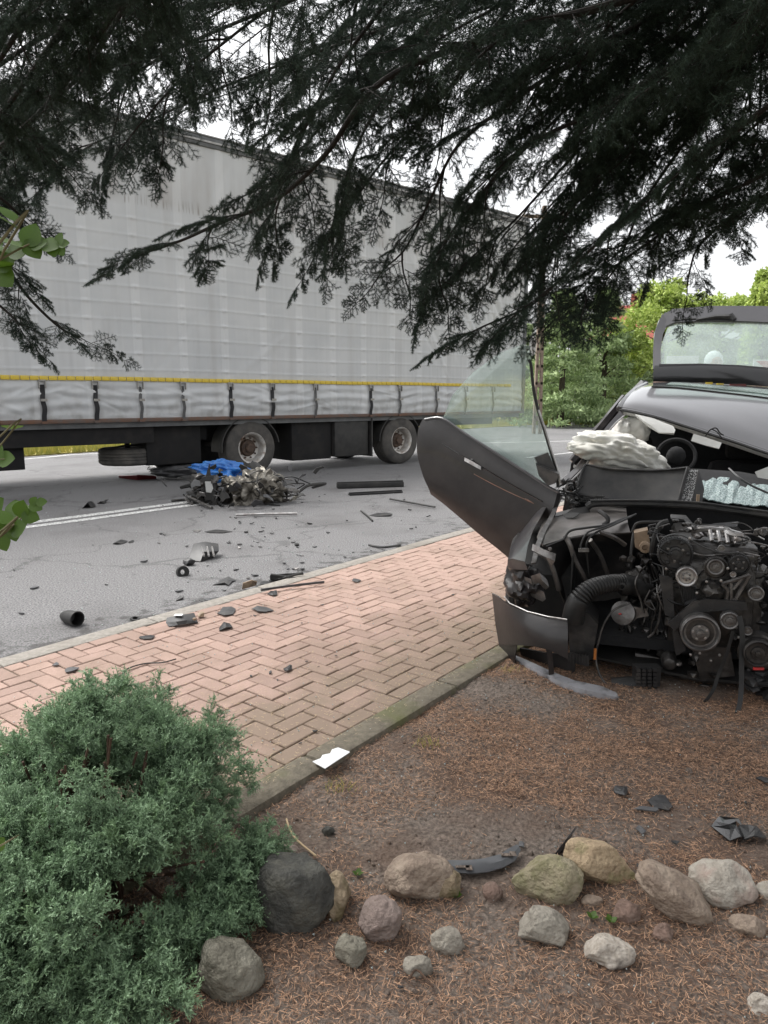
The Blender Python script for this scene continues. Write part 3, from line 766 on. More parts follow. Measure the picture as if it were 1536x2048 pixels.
# rear door mirror-like marker with pale rim on a stub bracket
q = Vector((8.45, -.05, 2.86)); mb = MB()
mb.lathe([(.0,0),(.10,.0),(.115,.01),(.115,.05),(.10,.06),(0,.06)], (0,0,0), (0,1,0), 24)
mb.v = [Vector((q.x+p.x*1.15, q.y+p.y, q.z+p.z*2.4)) for p in mb.v]; mr_ = mb.build('mirror', M['white_plastic'], tr)
mb = MB(); mb.lathe([(0,-.004),(.085,-.004),(.085,.02)], (0,0,0), (0,1,0), 24)
mb.v = [Vector((q.x+p.x*1.15, q.y+p.y, q.z+p.z*2.4)) for p in mb.v]; mb.build('mirror_glass', M['metal_light'], mr_)
mb = MB(); mb.tube([(8.12, 0, 2.95), (8.35, 0, 2.95)], .02, 6); mb.tube([(8.12, 0, 2.75), (8.35, 0, 2.75)], .02, 6); mb.build('bracket', M['black_steel'], mr_)

# ================================================================== CRASHED CAR
PSI = R(18)
CF = G(1420, 1400)
CL = Vector((math.cos(PSI), -math.sin(PSI), 0)); CB = Vector((math.sin(PSI), math.cos(PSI), 0)); CU = Vector((0, 0, 1))
def C(u, v, b):
    r = ray(u, v); o = Vector((0, 0, CH))
    t = (CF+CB*b-o).dot(CB)/r.dot(CB)
    return o+r*t
def CP(a, b, z): return CF+CL*a+CB*b+CU*z
def AB(p): d = Vector(p)-CF; return d.dot(CL), d.dot(CB), d.z
car = thing('crashed_car', 'dark grey estate car with its front torn off and engine exposed on the garden soil', 'car', CF)
def cpath(pts, n=5): return smooth_path([C(*p) for p in pts], n)
def px(p, n): return n*mpp(p)

def crumple(c, rx, ry, rz, seed, amt=.16, sub=5, rot=0):
    bm = bmesh.new(); bmesh.ops.create_icosphere(bm, subdivisions=sub, radius=1); bm.verts.index_update(); V = []
    for q in bm.verts:
        p = q.co.copy(); s_ = Vector((seed*7.3, seed*2.9, seed))
        n1 = noise.noise(p*1.7+s_); n2_ = 1-abs(noise.noise(p*2.6+s_*1.3+Vector((0, 0, p.x*1.5))))*3; n3_ = 1-abs(noise.noise(Vector((p.x*2.0+p.z, p.y*3, p.z*4+p.x*1.5))+s_))*4
        n4_ = abs(noise.noise(p*2.3+s_*.7)); k = 1+amt*(1.2*n1+1.1*n4_+.22*n2_+.13*n3_)
        V.append(Vector((p.x*rx*k, p.y*ry*k, p.z*rz*k)))
    Fs = [tuple(q.index for q in f.verts) for f in bm.faces]; bm.free()
    Mx = Matrix.Rotation(rot, 3, 'Y'); return [Vector(c)+Mx @ p for p in V], Fs
# --- bumper remnant at the image-left corner
def rowsC(*rows): return [[C(*p) for p in r] for r in rows]
mb = MB()
mb.shell(rowsC([(985,1187,.42),(1000,1196,.30),(1020,1210,.17),(1055,1226,.07),(1095,1236,.01),(1135,1241,-.03)],
               [(988,1215,.40),(1003,1222,.28),(1024,1232,.13),(1058,1246,.02),(1097,1256,-.04),(1136,1262,-.07)],
               [(992,1250,.38),(1008,1256,.26),(1030,1264,.11),(1064,1276,-.01),(1098,1286,-.06),(1136,1292,-.09)],
               [(998,1285,.36),(1014,1294,.24),(1034,1290,.11),(1068,1292,-.01),(1100,1300,-.06),(1136,1318,-.09)]), .006)
mb.shell(rowsC([(998,1285,.36),(1006,1290,.30),(1014,1294,.24),(1034,1290,.13)],
               [(1003,1308,.34),(1012,1314,.27),(1020,1318,.22),(1030,1318,.15)],
               [(1012,1324,.32),(1020,1328,.26),(1026,1328,.21),(1032,1326,.16)]), .006)
mb.shell(rowsC([(1092,1296,-.04),(1104,1300,-.05)],[(1096,1320,-.03),(1106,1322,-.04)],[(1098,1350,-.02),(1108,1348,-.03)]), .006)
bump = mb.build('bumper', M['dirty_paint'], car)
mb = MB()   # bright torn edge along the top
mb.tube([C(1009,1193,.25), C(1020,1207,.17), C(1055,1223,.065), C(1095,1233,.0), C(1134,1239,-.04)], .004, 6)
mb.shell(rowsC([(985,1186,.42),(998,1192,.32)],[(990,1198,.41),(1012,1214,.22)]), .004)
mb.build('torn_edge', M['metal_light'], bump)
mb = MB()   # lower lip lying towards the ground
mb.shell(rowsC([(1030,1316,.26),(1062,1330,.14),(1105,1350,.04),(1150,1368,-.03),(1200,1378,-.06),(1232,1392,-.07)],
               [(1031,1324,.22),(1064,1341,.09),(1106,1362,-.02),(1150,1381,-.09),(1196,1392,-.12),(1238,1402,-.11)],
               [(1036,1340,.19),(1068,1364,.06),(1108,1386,-.04),(1150,1404,-.10),(1196,1414,-.13),(1240,1416,-.11)]), .006)
mb.v = [p+Vector((0, 0, .016)) for p in mb.v]; lip = mb.build('bumper_lip', M['lip_grey'], bump)
mb = MB(); mb.shell(rowsC([(1040,1295,.30),(1090,1305,.2),(1150,1310,.15)],[(1045,1322,.32),(1095,1340,.22),(1150,1352,.16)]), .01)
mb.build('grille_duct', M['black_plastic'], bump)

# --- fender, inner wing, strut tower
mb = MB()
mb.shell(rowsC([(1016,1120,.22),(1021,1098,.38),(1036,1072,.58),(1060,1042,.80),(1086,1008,1.0),(1112,974,1.16),(1130,955,1.24)],
               [(1026,1118,.18),(1034,1094,.34),(1050,1064,.54),(1074,1030,.78),(1096,998,.99),(1120,968,1.15),(1136,953,1.23)],
               [(1050,1124,.16),(1056,1092,.32),(1066,1062,.53),(1084,1030,.77),(1104,994,.98),(1124,968,1.14),(1139,955,1.23)]), .005)
mb.shell(rowsC([(1016,1120,.22),(1026,1118,.18),(1050,1124,.16)],[(1015,1134,.24),(1028,1138,.18),(1056,1140,.15)],[(1022,1144,.26),(1036,1146,.22),(1060,1132,.15)]), .005)
fen = mb.build('fender', M['car_paint'], car)
mb = MB(); c = C(1046, 1166, .32); mb.add(*crumple(c, px(c, 30), .16, px(c, 36), 31, .35, 4)); mb.build('crumpled_wing', M['dirty_paint'], car)
mb = MB()
mb.shell(rowsC([(1062,1128,.14),(1070,1092,.31),(1082,1062,.52),(1100,1030,.76),(1118,992,.98),(1140,958,1.22)],
               [(1072,1126,.15),(1080,1092,.32),(1092,1062,.53),(1108,1032,.77),(1124,995,.99),(1143,962,1.22)]), .008)
mb.build('fender_flange', M['metal_mid'], fen)
mb = MB()   # crumpled headlight carrier
mb.shell(rowsC([(1066,1088,.22),(1090,1100,.16),(1112,1108,.14)],[(1064,1100,.2),(1092,1114,.13),(1110,1122,.12)],[(1080,1112,.19),(1098,1124,.14),(1104,1132,.12)]), .006)
mb.ball(C(1100,1098,.13), .012, sub=1); mb.build('headlight_bracket', M['metal_mid'], car)
for i, (pl, m_) in enumerate([([(1024,1146,.24),(1040,1150,.2),(1062,1158,.17)], 'inner_wing'), ([(1040,1168,.22),(1062,1172,.2),(1088,1184,.16)], 'inner_wing'),
                              ([(1062,1152,.17),(1080,1146,.12),(1094,1160,.14)], 'metal_mid'), ([(1030,1140,.22),(1036,1170,.22),(1048,1186,.22)], 'metal_light')]):
    mb = MB(); top = [C(*p) for p in pl]; mb.shell([top, [q+Vector((.01, -.01, -.035)) for q in top], [q+Vector((.0, .02, -.06)) for q in top]], .004)
    mb.build('broken_headlight', M[m_], car)
mb = MB()
mb.shell(rowsC([(1098,1030,.95),(1150,1018,1.0),(1200,1014,1.02),(1252,1018,1.04)],
               [(1084,1050,.70),(1140,1042,.74),(1200,1034,.78),(1254,1034,.8)],
               [(1074,1076,.46),(1120,1066,.50),(1180,1056,.56),(1256,1050,.6)],
               [(1086,1092,.36),(1124,1080,.42),(1186,1070,.48),(1260,1066,.55)]), .012)
wing = mb.build('inner_wing', M['inner_wing'], car)
mb = MB()
mb.shell(rowsC([(1092,1092,.36),(1126,1078,.42),(1186,1068,.48),(1262,1064,.56)],
               [(1104,1120,.42),(1136,1110,.55),(1200,1096,.66),(1264,1090,.66)],
               [(1110,1160,.48),(1150,1150,.65),(1210,1140,.72),(1262,1132,.7)],
               [(1128,1205,.5),(1164,1205,.62),(1216,1200,.7),(1260,1190,.7)]), .012)
mb.build('wheel_housing', M['black_plastic'], car)
mb = MB(); mb.shell(rowsC([(1124,1029,.80),(1142,1025,.80),(1160,1027,.80)],[(1132,1036,.76),(1146,1036,.75),(1154,1032,.76)]), .004); mb.build('wing_opening', M['rubber'], wing)
mb = MB()
for pts in ([(1130,1072,.40),(1140,1090,.38),(1150,1120,.40),(1166,1150,.42),(1172,1165,.45)], [(1098,1118,.2),(1108,1145,.22),(1118,1180,.25)], [(1200,1064,.44),(1230,1076,.46),(1250,1090,.5)], [(1180,1080,.44),(1200,1110,.52),(1215,1150,.58)]):
    mb.tube(cpath(pts), .014, 6)
mb.build('wing_brace', M['inner_wing'], car)
# --- front wheel behind the bumper
wc = CP(AB(C(1004, 1170, .72))[0]+.15, .90, .30)
mb = MB(); a0_ = AB(C(1040, 1150, .5))[0]
mb.shell([[CP(a0_+.02, .52, .12), CP(a0_+.02, .55, .45), CP(a0_+.03, .72, .66), CP(a0_+.04, 1.0, .70), CP(a0_+.05, 1.3, .6)], [CP(a0_+.32, .50, .12), CP(a0_+.32, .52, .45), CP(a0_+.32, .70, .66), CP(a0_+.32, 1.0, .70), CP(a0_+.32, 1.3, .6)]], .01)
mb.shell([[CP(a0_+.30, .34, .10), CP(a0_+.31, .34, .62)], [CP(a0_+.32, 1.2, .10), CP(a0_+.32, 1.2, .62)]], .01)
mb.build('wheel_liner', M['rubber'], car)
mb = MB(); prof = [(.21,-.10),(.25,-.115),(.29,-.11),(.315,-.09)]
for g in range(5): prof += [(.322,-.085+g*.036),(.322,-.085+g*.036+.028),(.314,-.085+g*.036+.030),(.314,-.085+g*.036+.034)]
prof += [(.315,.10),(.29,.115),(.22,.11)]
mb.lathe(prof, wc, CL, 44, cap=False); fw = mb.build('wheel', M['tyre_black'], car)
mb = MB(); mb.lathe([(.212,-.10),(.20,-.09),(.19,-.02),(.05,-.03),(0,-.03)], wc, CL, 32); mb.build('rim', M['rim'], fw)
rw = CP(-.80, 3.55, .30)
mb = MB(); mb.lathe(prof, rw, CL, 32, cap=False); rwh = mb.build('wheel', M['tyre_black'], car)
mb = MB(); mb.lathe([(.212,-.10),(.20,-.09),(.19,-.02),(.05,-.03),(0,-.03)], rw, CL, 24); mb.build('rim', M['rim'], rwh)
for bb in (.86, 3.55):
    mb = MB(); mb.lathe(prof, CP(.80, bb, .30), CL, 28); mb.build('wheel', M['tyre_black'], car)

# --- bulkhead, floor, rear bodywork (what other viewpoints would see)
mb = MB(); mb.box((-.74, 1.08, .16), (.86, 1.14, .84)); mb.box((-.72, .30, .13), (.84, 4.1, .19)); mb.box((-.80, 1.14, .2), (-.74, 4.0, .30))
mb.box((-.70, .25, .16), (-.64, 1.1, .30)); mb.box((.70, .25, .16), (.80, 1.1, .70)); mb.box((-.78, 1.7, .2), (.84, 1.75, .72))
B3 = Matrix(((CL.x, CB.x, 0, CF.x), (CL.y, CB.y, 0, CF.y), (0, 0, 1, 0), (0, 0, 0, 1)))
mb.v = [B3 @ p for p in mb.v]; mb.build('bulkhead', M['dark_cloth'], car, smooth=False)  # black plane behind the engine so the gaps between its parts look dark
mb = MB()
for a_ in (-.86, .90):
    mb.shell([[CP(a_, 2.15, .28), CP(a_, 3.1, .28), CP(a_, 3.25, .55), CP(a_, 3.55, .68), CP(a_, 3.85, .55), CP(a_, 4.0, .3), CP(a_*.95, 4.45, .35)],
              [CP(a_*1.03, 2.15, .6), CP(a_*1.03, 3.1, .62), CP(a_*1.03, 3.25, .72), CP(a_*1.03, 3.55, .76), CP(a_*1.03, 3.85, .72), CP(a_*1.02, 4.0, .66), CP(a_*.96, 4.5, .65)],
              [CP(a_*.97, 2.15, .98), CP(a_*.97, 3.1, 1.0), CP(a_*.97, 3.25, 1.0), CP(a_*.96, 3.55, 1.02), CP(a_*.96, 3.85, 1.03), CP(a_*.95, 4.0, 1.03), CP(a_*.88, 4.45, 1.03)]], .02)
mb.shell([[CP(.90, .5, .3), CP(.90, 1.2, .28), CP(.90, 2.2, .28)], [CP(.93, .5, .6), CP(.93, 1.2, .6), CP(.93, 2.2, .6)], [CP(.86, .45, .85), CP(.88, 1.2, .95), CP(.88, 2.2, .98)]], .02)
mb.shell([[CP(-.8, 4.5, .35), CP(0, 4.62, .35), CP(.8, 4.5, .35)], [CP(-.8, 4.52, .7), CP(0, 4.66, .7), CP(.8, 4.52, .7)]], .03)
mb.build('body_side', M['car_paint'], car)

# --- pillars, roof
mb = MB()
mb.shell(rowsC([(1124,962,1.22),(1152,938,1.38),(1185,893,1.62),(1215,852,1.85),(1240,822,2.0)],
               [(1136,966,1.20),(1163,940,1.36),(1194,897,1.60),(1222,858,1.83),(1247,832,1.98)],), .03)
pil = mb.build('windscreen_pillar', M['car_paint'], car)
mb = MB(); mb.tube(cpath([(1140,964,1.18),(1167,936,1.34),(1198,892,1.58),(1226,852,1.82),(1250,830,1.97)]), .007, 6); mb.build('pillar_seal', M['metal_light'], pil)
ru = [[(1238,818,2.0),(1262,822,1.98),(1310,833,1.95),(1365,850,1.93),(1425,869,1.9),(1480,887,1.88),(1536,906,1.86),(1640,938,1.84),(1745,962,1.9)],
      [(1243,808,2.1),(1270,806,2.1),(1320,812,2.1),(1375,824,2.1),(1430,838,2.1),(1485,852,2.1),(1540,866,2.1),(1640,888,2.1),(1740,915,2.15)],
      [(1252,795,2.4),(1280,788,2.45),(1330,789,2.5),(1385,796,2.5),(1440,804,2.5),(1490,812,2.5),(1540,820,2.5),(1640,835,2.5),(1735,866,2.5)],
      [(1268,780,2.9),(1296,774,2.9),(1345,774,2.95),(1395,778,2.95),(1445,783,2.95),(1495,788,2.95),(1545,794,2.95),(1640,805,2.95),(1720,835,2.95)],
      [(1292,768,3.5),(1315,766,3.6),(1360,765,3.62),(1405,768,3.62),(1450,771,3.62),(1500,774,3.62),(1550,778,3.62),(1640,788,3.6),(1705,812,3.55)]]
def densify(rows, k=4):
    P = [[C(*p) for p in r] for r in rows]
    P = [smooth_path(r, k) for r in P]
    return [list(c) for c in zip(*[smooth_path([r[j] for r in P], k) for j in range(len(P[0]))])]
mb = MB(); mb.shell(densify(ru), .012); roof = mb.build('roof', M['sky_lit_paint'], car)
mb = MB()
rp = densify(ru); n2 = len(rp[0])
def lift(p, h): return p+Vector((0, -.2*h, h))
i0, i1 = int(len(rp)*.70), int(len(rp)*.94)
mb.shell([[lift(rp[i][j], .012) for j in range(5, n2-4)] for i in range(i0, i1)], .006); sr = mb.build('glass_roof_panel', M['gloss_black'], roof)
mb = MB(); mb.shell([[lift(rp[i][j], .020) for j in range(7, n2-5)] for i in (int(len(rp)*.74), int(len(rp)*.83))], .003); mb.build('roof_reflection_strip', M['rear_glass'], sr)  # pale strip laid on the glass roof as its reflection
mb = MB()   # windscreen frame: black seal and pale lining under the roof edge
e0 = [C(u, v, b) for u, v, b in ru[0]]
mb.tube(smooth_path([lift(p, -.006)-CB*.01 for p in e0], 4), .008, 6)
mb.tube(smooth_path([lift(p, .012)+CB*.02 for p in e0], 4), .006, 6); mb.build('windscreen_seal', M['rubber'], car)
mb = MB(); mb.shell([smooth_path([p-CU*.016 for p in e0], 3), smooth_path([p-CU*.035+CB*.03 for p in e0], 3)], .006); mb.build('headliner_edge', M['white_plastic'], car)
mb = MB(); mb.shell([[p-CU*.03+CB*.04 for p in e0], [C(u, v, b)-CU*.06 for u, v, b in ru[2]], [C(u, v, b)-CU*.07 for u, v, b in ru[4]]], .01); mb.build('headliner', M['dark_cloth'], car)
# rear pillars close the cabin
mb = MB()
for rowi, a_ in ((0, -.84), (8, .86)):
    tops = [C(*r[rowi]) for r in ru]
    mb.tube([CP(a_, 2.25, .98), tops[2]], .04, 6); mb.tube([CP(a_*.97, 3.55, 1.02), tops[4]], .06, 6); mb.tube([CP(a_*.97, 4.4, 1.02), tops[4]+CB*.1], .05, 6)
    mb.tube(tops, .022, 6)
mb.tube([CP(.86, 1.2, .95), C(*ru[0][8])], .035, 6)
mb.build('roof_pillar', M['car_paint'], car)
# --- opened tailgate
HB = 3.72
tgrows = [[(1301,762,HB),(1316,735,HB+.02),(1420,742,HB-.02),(1540,752,HB-.04),(1640,760,HB),(1722,775,HB+.02)]]
def TG(u, v, k): return C(u, v, HB+.55*k)
mb = MB()   # spoiler: dark band by the hinge
mb.shell([[TG(1306,764,0), TG(1400,766,0), TG(1480,770,0), TG(1560,775,0), TG(1700,790,0)], [TG(1306,746,.05), TG(1400,746,.02), TG(1480,750,.02), TG(1560,757,.02), TG(1700,772,.05)],
          [TG(1309,733,.14), TG(1400,732,.13), TG(1480,736,.12), TG(1560,744,.12), TG(1700,760,.14)]], .03)
tg = mb.build('tailgate', M['gloss_black'], car)
mb = MB()   # frame around the window
def frame_piece(outer, inner): mb.shell([[TG(*p) for p in outer], [TG(*p) for p in inner]], .035)
frame_piece([(1306,740,.14),(1306,700,.35),(1309,665,.6),(1318,640,.8),(1330,626,.95)], [(1322,734,.14),(1321,700,.35),(1325,670,.6),(1332,655,.75),(1342,646,.82)])
frame_piece([(1322,633,.88),(1345,620,.98),(1420,614,1.02),(1500,614,1.02),(1560,615,1.02),(1690,622,1.0)], [(1330,655,.74),(1350,646,.80),(1420,643,.82),(1500,645,.82),(1560,648,.82),(1690,655,.8)])
frame_piece([(1700,622,1.0),(1712,690,.5),(1716,770,.14)], [(1680,652,.8),(1690,700,.45),(1694,758,.14)])
frame_piece([(1318,729,.14),(1400,728,.14),(1480,731,.14),(1560,738,.14),(1700,752,.14)], [(1318,734,.13),(1400,733,.13),(1480,737,.13),(1560,744,.13),(1700,760,.13)])
mb.build('tailgate_frame', M['sky_lit_paint'], tg)
mb = MB(); mb.shell([[TG(1320,732,.15), TG(1420,731,.15), TG(1520,738,.15), TG(1696,752,.15)], [TG(1322,690,.45), TG(1420,690,.45), TG(1520,694,.45), TG(1694,705,.45)], [TG(1338,648,.80), TG(1420,644,.82), TG(1520,646,.82), TG(1684,654,.80)]], .005)
mb.build('rear_window', M['rear_glass'], tg)
mb = MB(); mb.tube([TG(1344,642,.80), TG(1380,638,.81), TG(1415,638,.82), TG(1440,636,.83)], .012, 6); mb.tube([TG(1392,640,.80), TG(1430,634,.81), TG(1462,634,.82)], [.012,.022,.03], 6); mb.tube([TG(1460,630,.83), TG(1468,640,.80)], .03, 8)
mb.build('rear_wiper', M['black_plastic'], tg)
mb = MB(); mb.tube([TG(1325,640,.86), TG(1400,634,.9), TG(1480,634,.9), TG(1560,636,.9), TG(1690,642,.9)], .006, 5); mb.build('panel_gap', M['rubber'], tg)
mb = MB()
for u, m_ in ((1418, 'tape'), (1440, 'tape')): mb.box((-.03, -.01, -.012), (.03, .01, .012), Matrix.Translation(TG(u, 767 if u < 1430 else 769, -.05)))
mb.build('yellow_clip', M['tape'], car, smooth=False)
mb = MB(); mb.box((-.07, -.01, -.014), (.08, .01, .014), Matrix.Translation(TG(1475, 771, -.05))); mb.build('red_clip', M['red_plastic'], car, smooth=False)

# --- open front door swung out towards the road
DY0, DY1 = 4.62, 5.15
def DR(u, v, off=0.0):
    k = (1060-u)/200
    return D(u, v, DY0+(DY1-DY0)*k+off)
mb = MB()
dr = [[(850,840),(884,838),(930,868),(985,903),(1040,938),(1092,972),(1118,986)],
      [(840,862),(880,868),(930,898),(985,934),(1040,968),(1086,1000),(1112,1012)],
      [(838,905),(880,915),(930,945),(985,985),(1040,1022),(1070,1042),(1100,1052)],
      [(850,950),(885,968),(925,998),(980,1036),(1020,1064),(1050,1084),(1085,1094)],
      [(862,974),(890,992),(925,1018),(965,1048),(1005,1078),(1040,1102),(1075,1112)],
      [(866,984),(892,1004),(925,1032),(962,1064),(1000,1094),(1036,1122),(1070,1130)]]
bul = [0, -.03, -.045, -.04, -.02, .02]
P = [[DR(u, v, bul[i]) for u, v in r] for i, r in enumerate(dr)]
P = [smooth_path(r, 4) for r in P]; P = [list(c) for c in zip(*[smooth_path([r[j] for r in P], 4) for j in range(len(P[0]))])]
mb.shell(P, .05); door = mb.build('door', M['dirty_paint'], car)
mb = MB(); mb.tube(smooth_path([DR(u, v-1, -.03) for u, v in dr[0]], 4), .010, 6); mb.build('belt_trim', M['sky_lit_paint'], door)
mb = MB()
mb.shell([[DR(930,915,-.07), DR(947,924,-.085), DR(962,933,-.07)], [DR(930,922,-.075), DR(947,932,-.095), DR(962,940,-.075)]], .012); dh = mb.build('door_handle', M['metal_light'], door)
mb = MB(); mb.ball(DR(949,922,-.045), .035, .02, .022, 2); mb.build('handle_recess', M['rubber'], dh)
mb = MB(); mb.tube(smooth_path([DR(948,948,-.072), DR(985,968,-.073), DR(1030,990,-.07), DR(1066,1005,-.062)], 3), .0035, 5); mb.tube([DR(1050,998,-.066), DR(1068,1007,-.06)], .007, 5)
mb.build('scratch', M['scratch'], door)
for pts in ([(885,888),(930,915)], [(964,934),(1010,962),(1060,990),(1084,1003)], [(945,973),(1000,1000),(1066,1030)]):
    mb = MB(); mb.tube(smooth_path([DR(u, v, -.066) for u, v in pts], 3), .004, 5); mb.build('door_crease', M['gloss_black'], door)
mb = MB()
gp = [(886,836),(905,790),(945,745),(1000,705),(1046,688),(1060,692),(1066,760),(1074,812),(1090,860),(1108,925),(1098,972),(1040,934),(985,900),(930,864)]
mb.prism([DR(u, v, .03) for u, v in gp], DR(1000, 800, .036)-DR(1000, 800, .03)); mb.build('door_glass', M['window_glass'], door, smooth=False)
mb = MB(); mb.tube(smooth_path([DR(u, v, .03) for u, v in [(1058,720),(1062,730),(1066,770),(1074,812),(1088,858),(1100,898),(1113,940),(1116,975)]], 4), .010, 8); wf = mb.build('window_frame', M['rubber'], door)
mb = MB(); mb.tube(smooth_path([DR(u+3, v, .02) for u, v in [(1074,820),(1088,860),(1100,900),(1113,940),(1117,970)]], 4), .006, 6); mb.build('frame_chrome', M['metal_light'], wf)
mb = MB(); mb.prism([DR(u, v, .0) for u, v in [(1070,915),(1096,905),(1114,944),(1108,958),(1078,932)]], (0, .03, 0)); mb.prism([DR(u, v, -.06) for u, v in [(1072,930),(1118,948),(1112,966),(1096,972),(1078,952)]], (.01, .06, .01))
mb.build('mirror_base', M['black_plastic'], door)

# --- things in the windscreen opening
mb = MB(); c = C(1238, 905, 1.62); mb.add(*crumple(c, px(c, 88), .22, px(c, 37), 3, .15, 5, R(9)))
c2 = C(1190, 890, 1.6); mb.add(*crumple(c2, px(c2, 40), .15, px(c2, 27), 5, .16, 4, R(14))); ab = mb.build('airbag', M['airbag'], car, ang=180)
cr_ = random.Random(12); pl_ = [(Vector((cr_.gauss(0, 1), cr_.gauss(0, .5), cr_.gauss(0, 1.2))).normalized(), cr_.uniform(-.5, .5), cr_.uniform(.035, .07)) for i in range(16)]
c0_ = C(1238, 905, 1.62)-ORG[ab.name]
for q in ab.data.vertices:
    d_ = q.co-c0_; p_ = Vector((d_.x/px(c, 88), d_.y/.22, d_.z/px(c, 37))); k = 0
    for n_, o_, w_ in pl_:
        t_ = p_.dot(n_)-o_+.25*noise.noise(p_*1.5+n_*4); k += -.062*math.exp(-(t_/w_)**2)+.032*math.exp(-((t_-w_*2.2)/(w_*1.6))**2)
    q.co = c0_+d_*(1+max(-.3, min(.2, k)))
    q.co.z -= .045*max(0, p_.x)
mb = MB(); c = C(1272, 858, 2.1); mb.add(*crumple(c, px(c, 26), .12, px(c, 32), 8, .2, 4, R(25))); c = C(1240, 862, 2.0); mb.add(*crumple(c, px(c, 14), .10, px(c, 24), 9, .2, 4, R(30))); mb.build('curtain_airbag', M['airbag'], car, ang=180)
mb = MB(); mb.ball(C(1222, 853, 1.95), .012, .012, .012, 2); mb.build('belt_clip', M['red_paint'], car)
mb = MB(); mb.shell(rowsC([(1270,830,1.9),(1305,838,1.88),(1345,854,1.88)],[(1285,842,1.86),(1312,852,1.84),(1350,862,1.84)],[(1300,853,1.84),(1318,866,1.82),(1348,868,1.82)]), .018); mb.build('sun_visor', M['white_plastic'], car)
mb = MB(); mb.shell(rowsC([(1387,868,1.84),(1414,876,1.83),(1443,886,1.82)],[(1382,882,1.82),(1410,891,1.81),(1438,898,1.80)]), .012); mb.build('mirror_mount', M['white_plastic'], car)
mb = MB(); mb.tube(cpath([(1411,872,1.78),(1420,860,1.76),(1432,856,1.76),(1440,866,1.78),(1447,870,1.8)]), .005, 5); mb.tube(cpath([(1423,858,1.76),(1434,864,1.76),(1444,876,1.78)]), .004, 5); mb.build('mirror_wire', M['rubber'], car)
# seats, steering wheel
mb = MB()
for a_ in (-.36, .42):
    mb.box((a_-.24, 2.25, .42), (a_+.24, 2.40, 1.02), None, .06); mb.box((a_-.25, 1.85, .34), (a_+.25, 2.4, .5), None, .05); mb.box((a_-.12, 2.32, 1.03), (a_+.12, 2.42, 1.2), None, .04)
mb.box((-.6, 3.0, .4), (.62, 3.12, 1.0), None, .05)
mb.v = [B3 @ p for p in mb.v]; mb.build('seat', M['dark_cloth'], car)
mb = MB(); mb.box((-.70, 2.95, .2), (.84, 3.0, .98)); mb.box((-.42, 2.95, .97), (.84, 3.0, 1.38)); mb.box((.80, 1.5, .3), (.84, 3.0, 1.15)); mb.box((-.76, 2.4, .2), (-.72, 3.0, .97)); mb.v = [B3 @ p for p in mb.v]; mb.build('cabin_dark_panels', M['dark_cloth'], car, smooth=False)  # black panels added to close the cabin so the interior looks dark
mb = MB(); cc = C(1352, 912, 1.72); ringp = [cc+CL*px(cc,36)*math.cos(t_)+(CU*.9+CB*.35)*px(cc,36)*math.sin(t_) for t_ in np.linspace(0, 2*math.pi, 29)]
mb.tube(ringp, .014, 7, cap=False); mb.ball(cc, .07, .05, .07, 2); mb.build('steering_wheel', M['dark_cloth'], car)
# dashboard, shattered glass, trays
mb = MB(); mb.shell(rowsC([(1150,1000,1.25),(1250,1004,1.2),(1380,1008,1.15),(1480,1018,1.1),(1640,1046,1.05)],[(1165,960,1.45),(1260,952,1.5),(1395,950,1.5),(1480,955,1.45),(1640,985,1.4)],[(1185,945,1.6),(1270,938,1.65),(1395,940,1.62),(1480,946,1.55),(1640,975,1.5)],[(1190,985,1.7),(1270,985,1.7),(1395,985,1.7),(1480,990,1.66),(1640,1010,1.6)]), .02)
mb.build('dashboard', M['dark_cloth'], car)
gr = random.Random(9)
mb = MB()
def gl_row(pts, jit):
    ps = smooth_path([C(*p) for p in pts], 6); return [p+Vector((0, gr.uniform(-jit, jit), gr.uniform(-jit, jit))) for p in ps]
mb.shell([gl_row([(1397,994,1.14),(1440,1004,1.1),(1490,1010,1.06),(1540,1014,1.04),(1640,1036,1.0)], .006), gl_row([(1398,980,1.24),(1440,986,1.22),(1490,992,1.2),(1540,994,1.18),(1640,1010,1.1)], .010), gl_row([(1398,966,1.36),(1440,966,1.36),(1490,972,1.34),(1540,976,1.3),(1640,990,1.2)], .010), gl_row([(1398,956,1.46),(1440,956,1.44),(1490,962,1.42),(1540,972,1.38),(1640,985,1.3)], .006)], .006)
mb.build('windscreen', M['shattered'], car, smooth=False)
mb = MB(); mb.tube(cpath([(1458,937,1.3),(1478,955,1.2),(1505,972,1.15),(1545,990,1.1)]), .007, 6); mb.build('wiper_arm', M['black_plastic'], car)
mb = MB(); mb.shell(rowsC([(1510,944,1.5),(1545,930,1.5)],[(1520,965,1.48),(1560,960,1.48)],[(1535,985,1.46),(1570,985,1.46)]), .02); mb.build('side_trim', M['white_plastic'], car)
mb = MB()   # tray-shaped black panel thrown up on the cowl
mb.shell(rowsC([(1170,932,1.10),(1220,939,1.12),(1280,942,1.14),(1330,941,1.14),(1374,937,1.14)],
               [(1164,950,1.06),(1216,957,1.08),(1276,959,1.10),(1328,958,1.10),(1370,955,1.10)],
               [(1158,972,1.00),(1210,980,1.04),(1272,984,1.06),(1324,981,1.05),(1365,976,1.04)],
               [(1154,986,.96),(1206,996,1.0),(1270,1003,1.02),(1322,1003,1.0),(1358,1000,.98)]), .008)
tray = mb.build('cowl_tray', M['dust_plastic'], car)
mb = MB()
mb.tube(cpath([(1154,987,.95),(1158,965,1.0),(1168,934,1.09),(1178,931,1.11),(1220,938,1.11),(1280,941,1.13),(1330,940,1.13),(1376,935,1.13)]), .009, 6); mb.tube(cpath([(1376,935,1.12),(1367,965,1.05),(1358,1001,.97)]), .011, 6); mb.tube(cpath([(1154,988,.95),(1206,997,.99),(1270,1004,1.01),(1322,1004,.99),(1358,1001,.97)]), .006, 6)
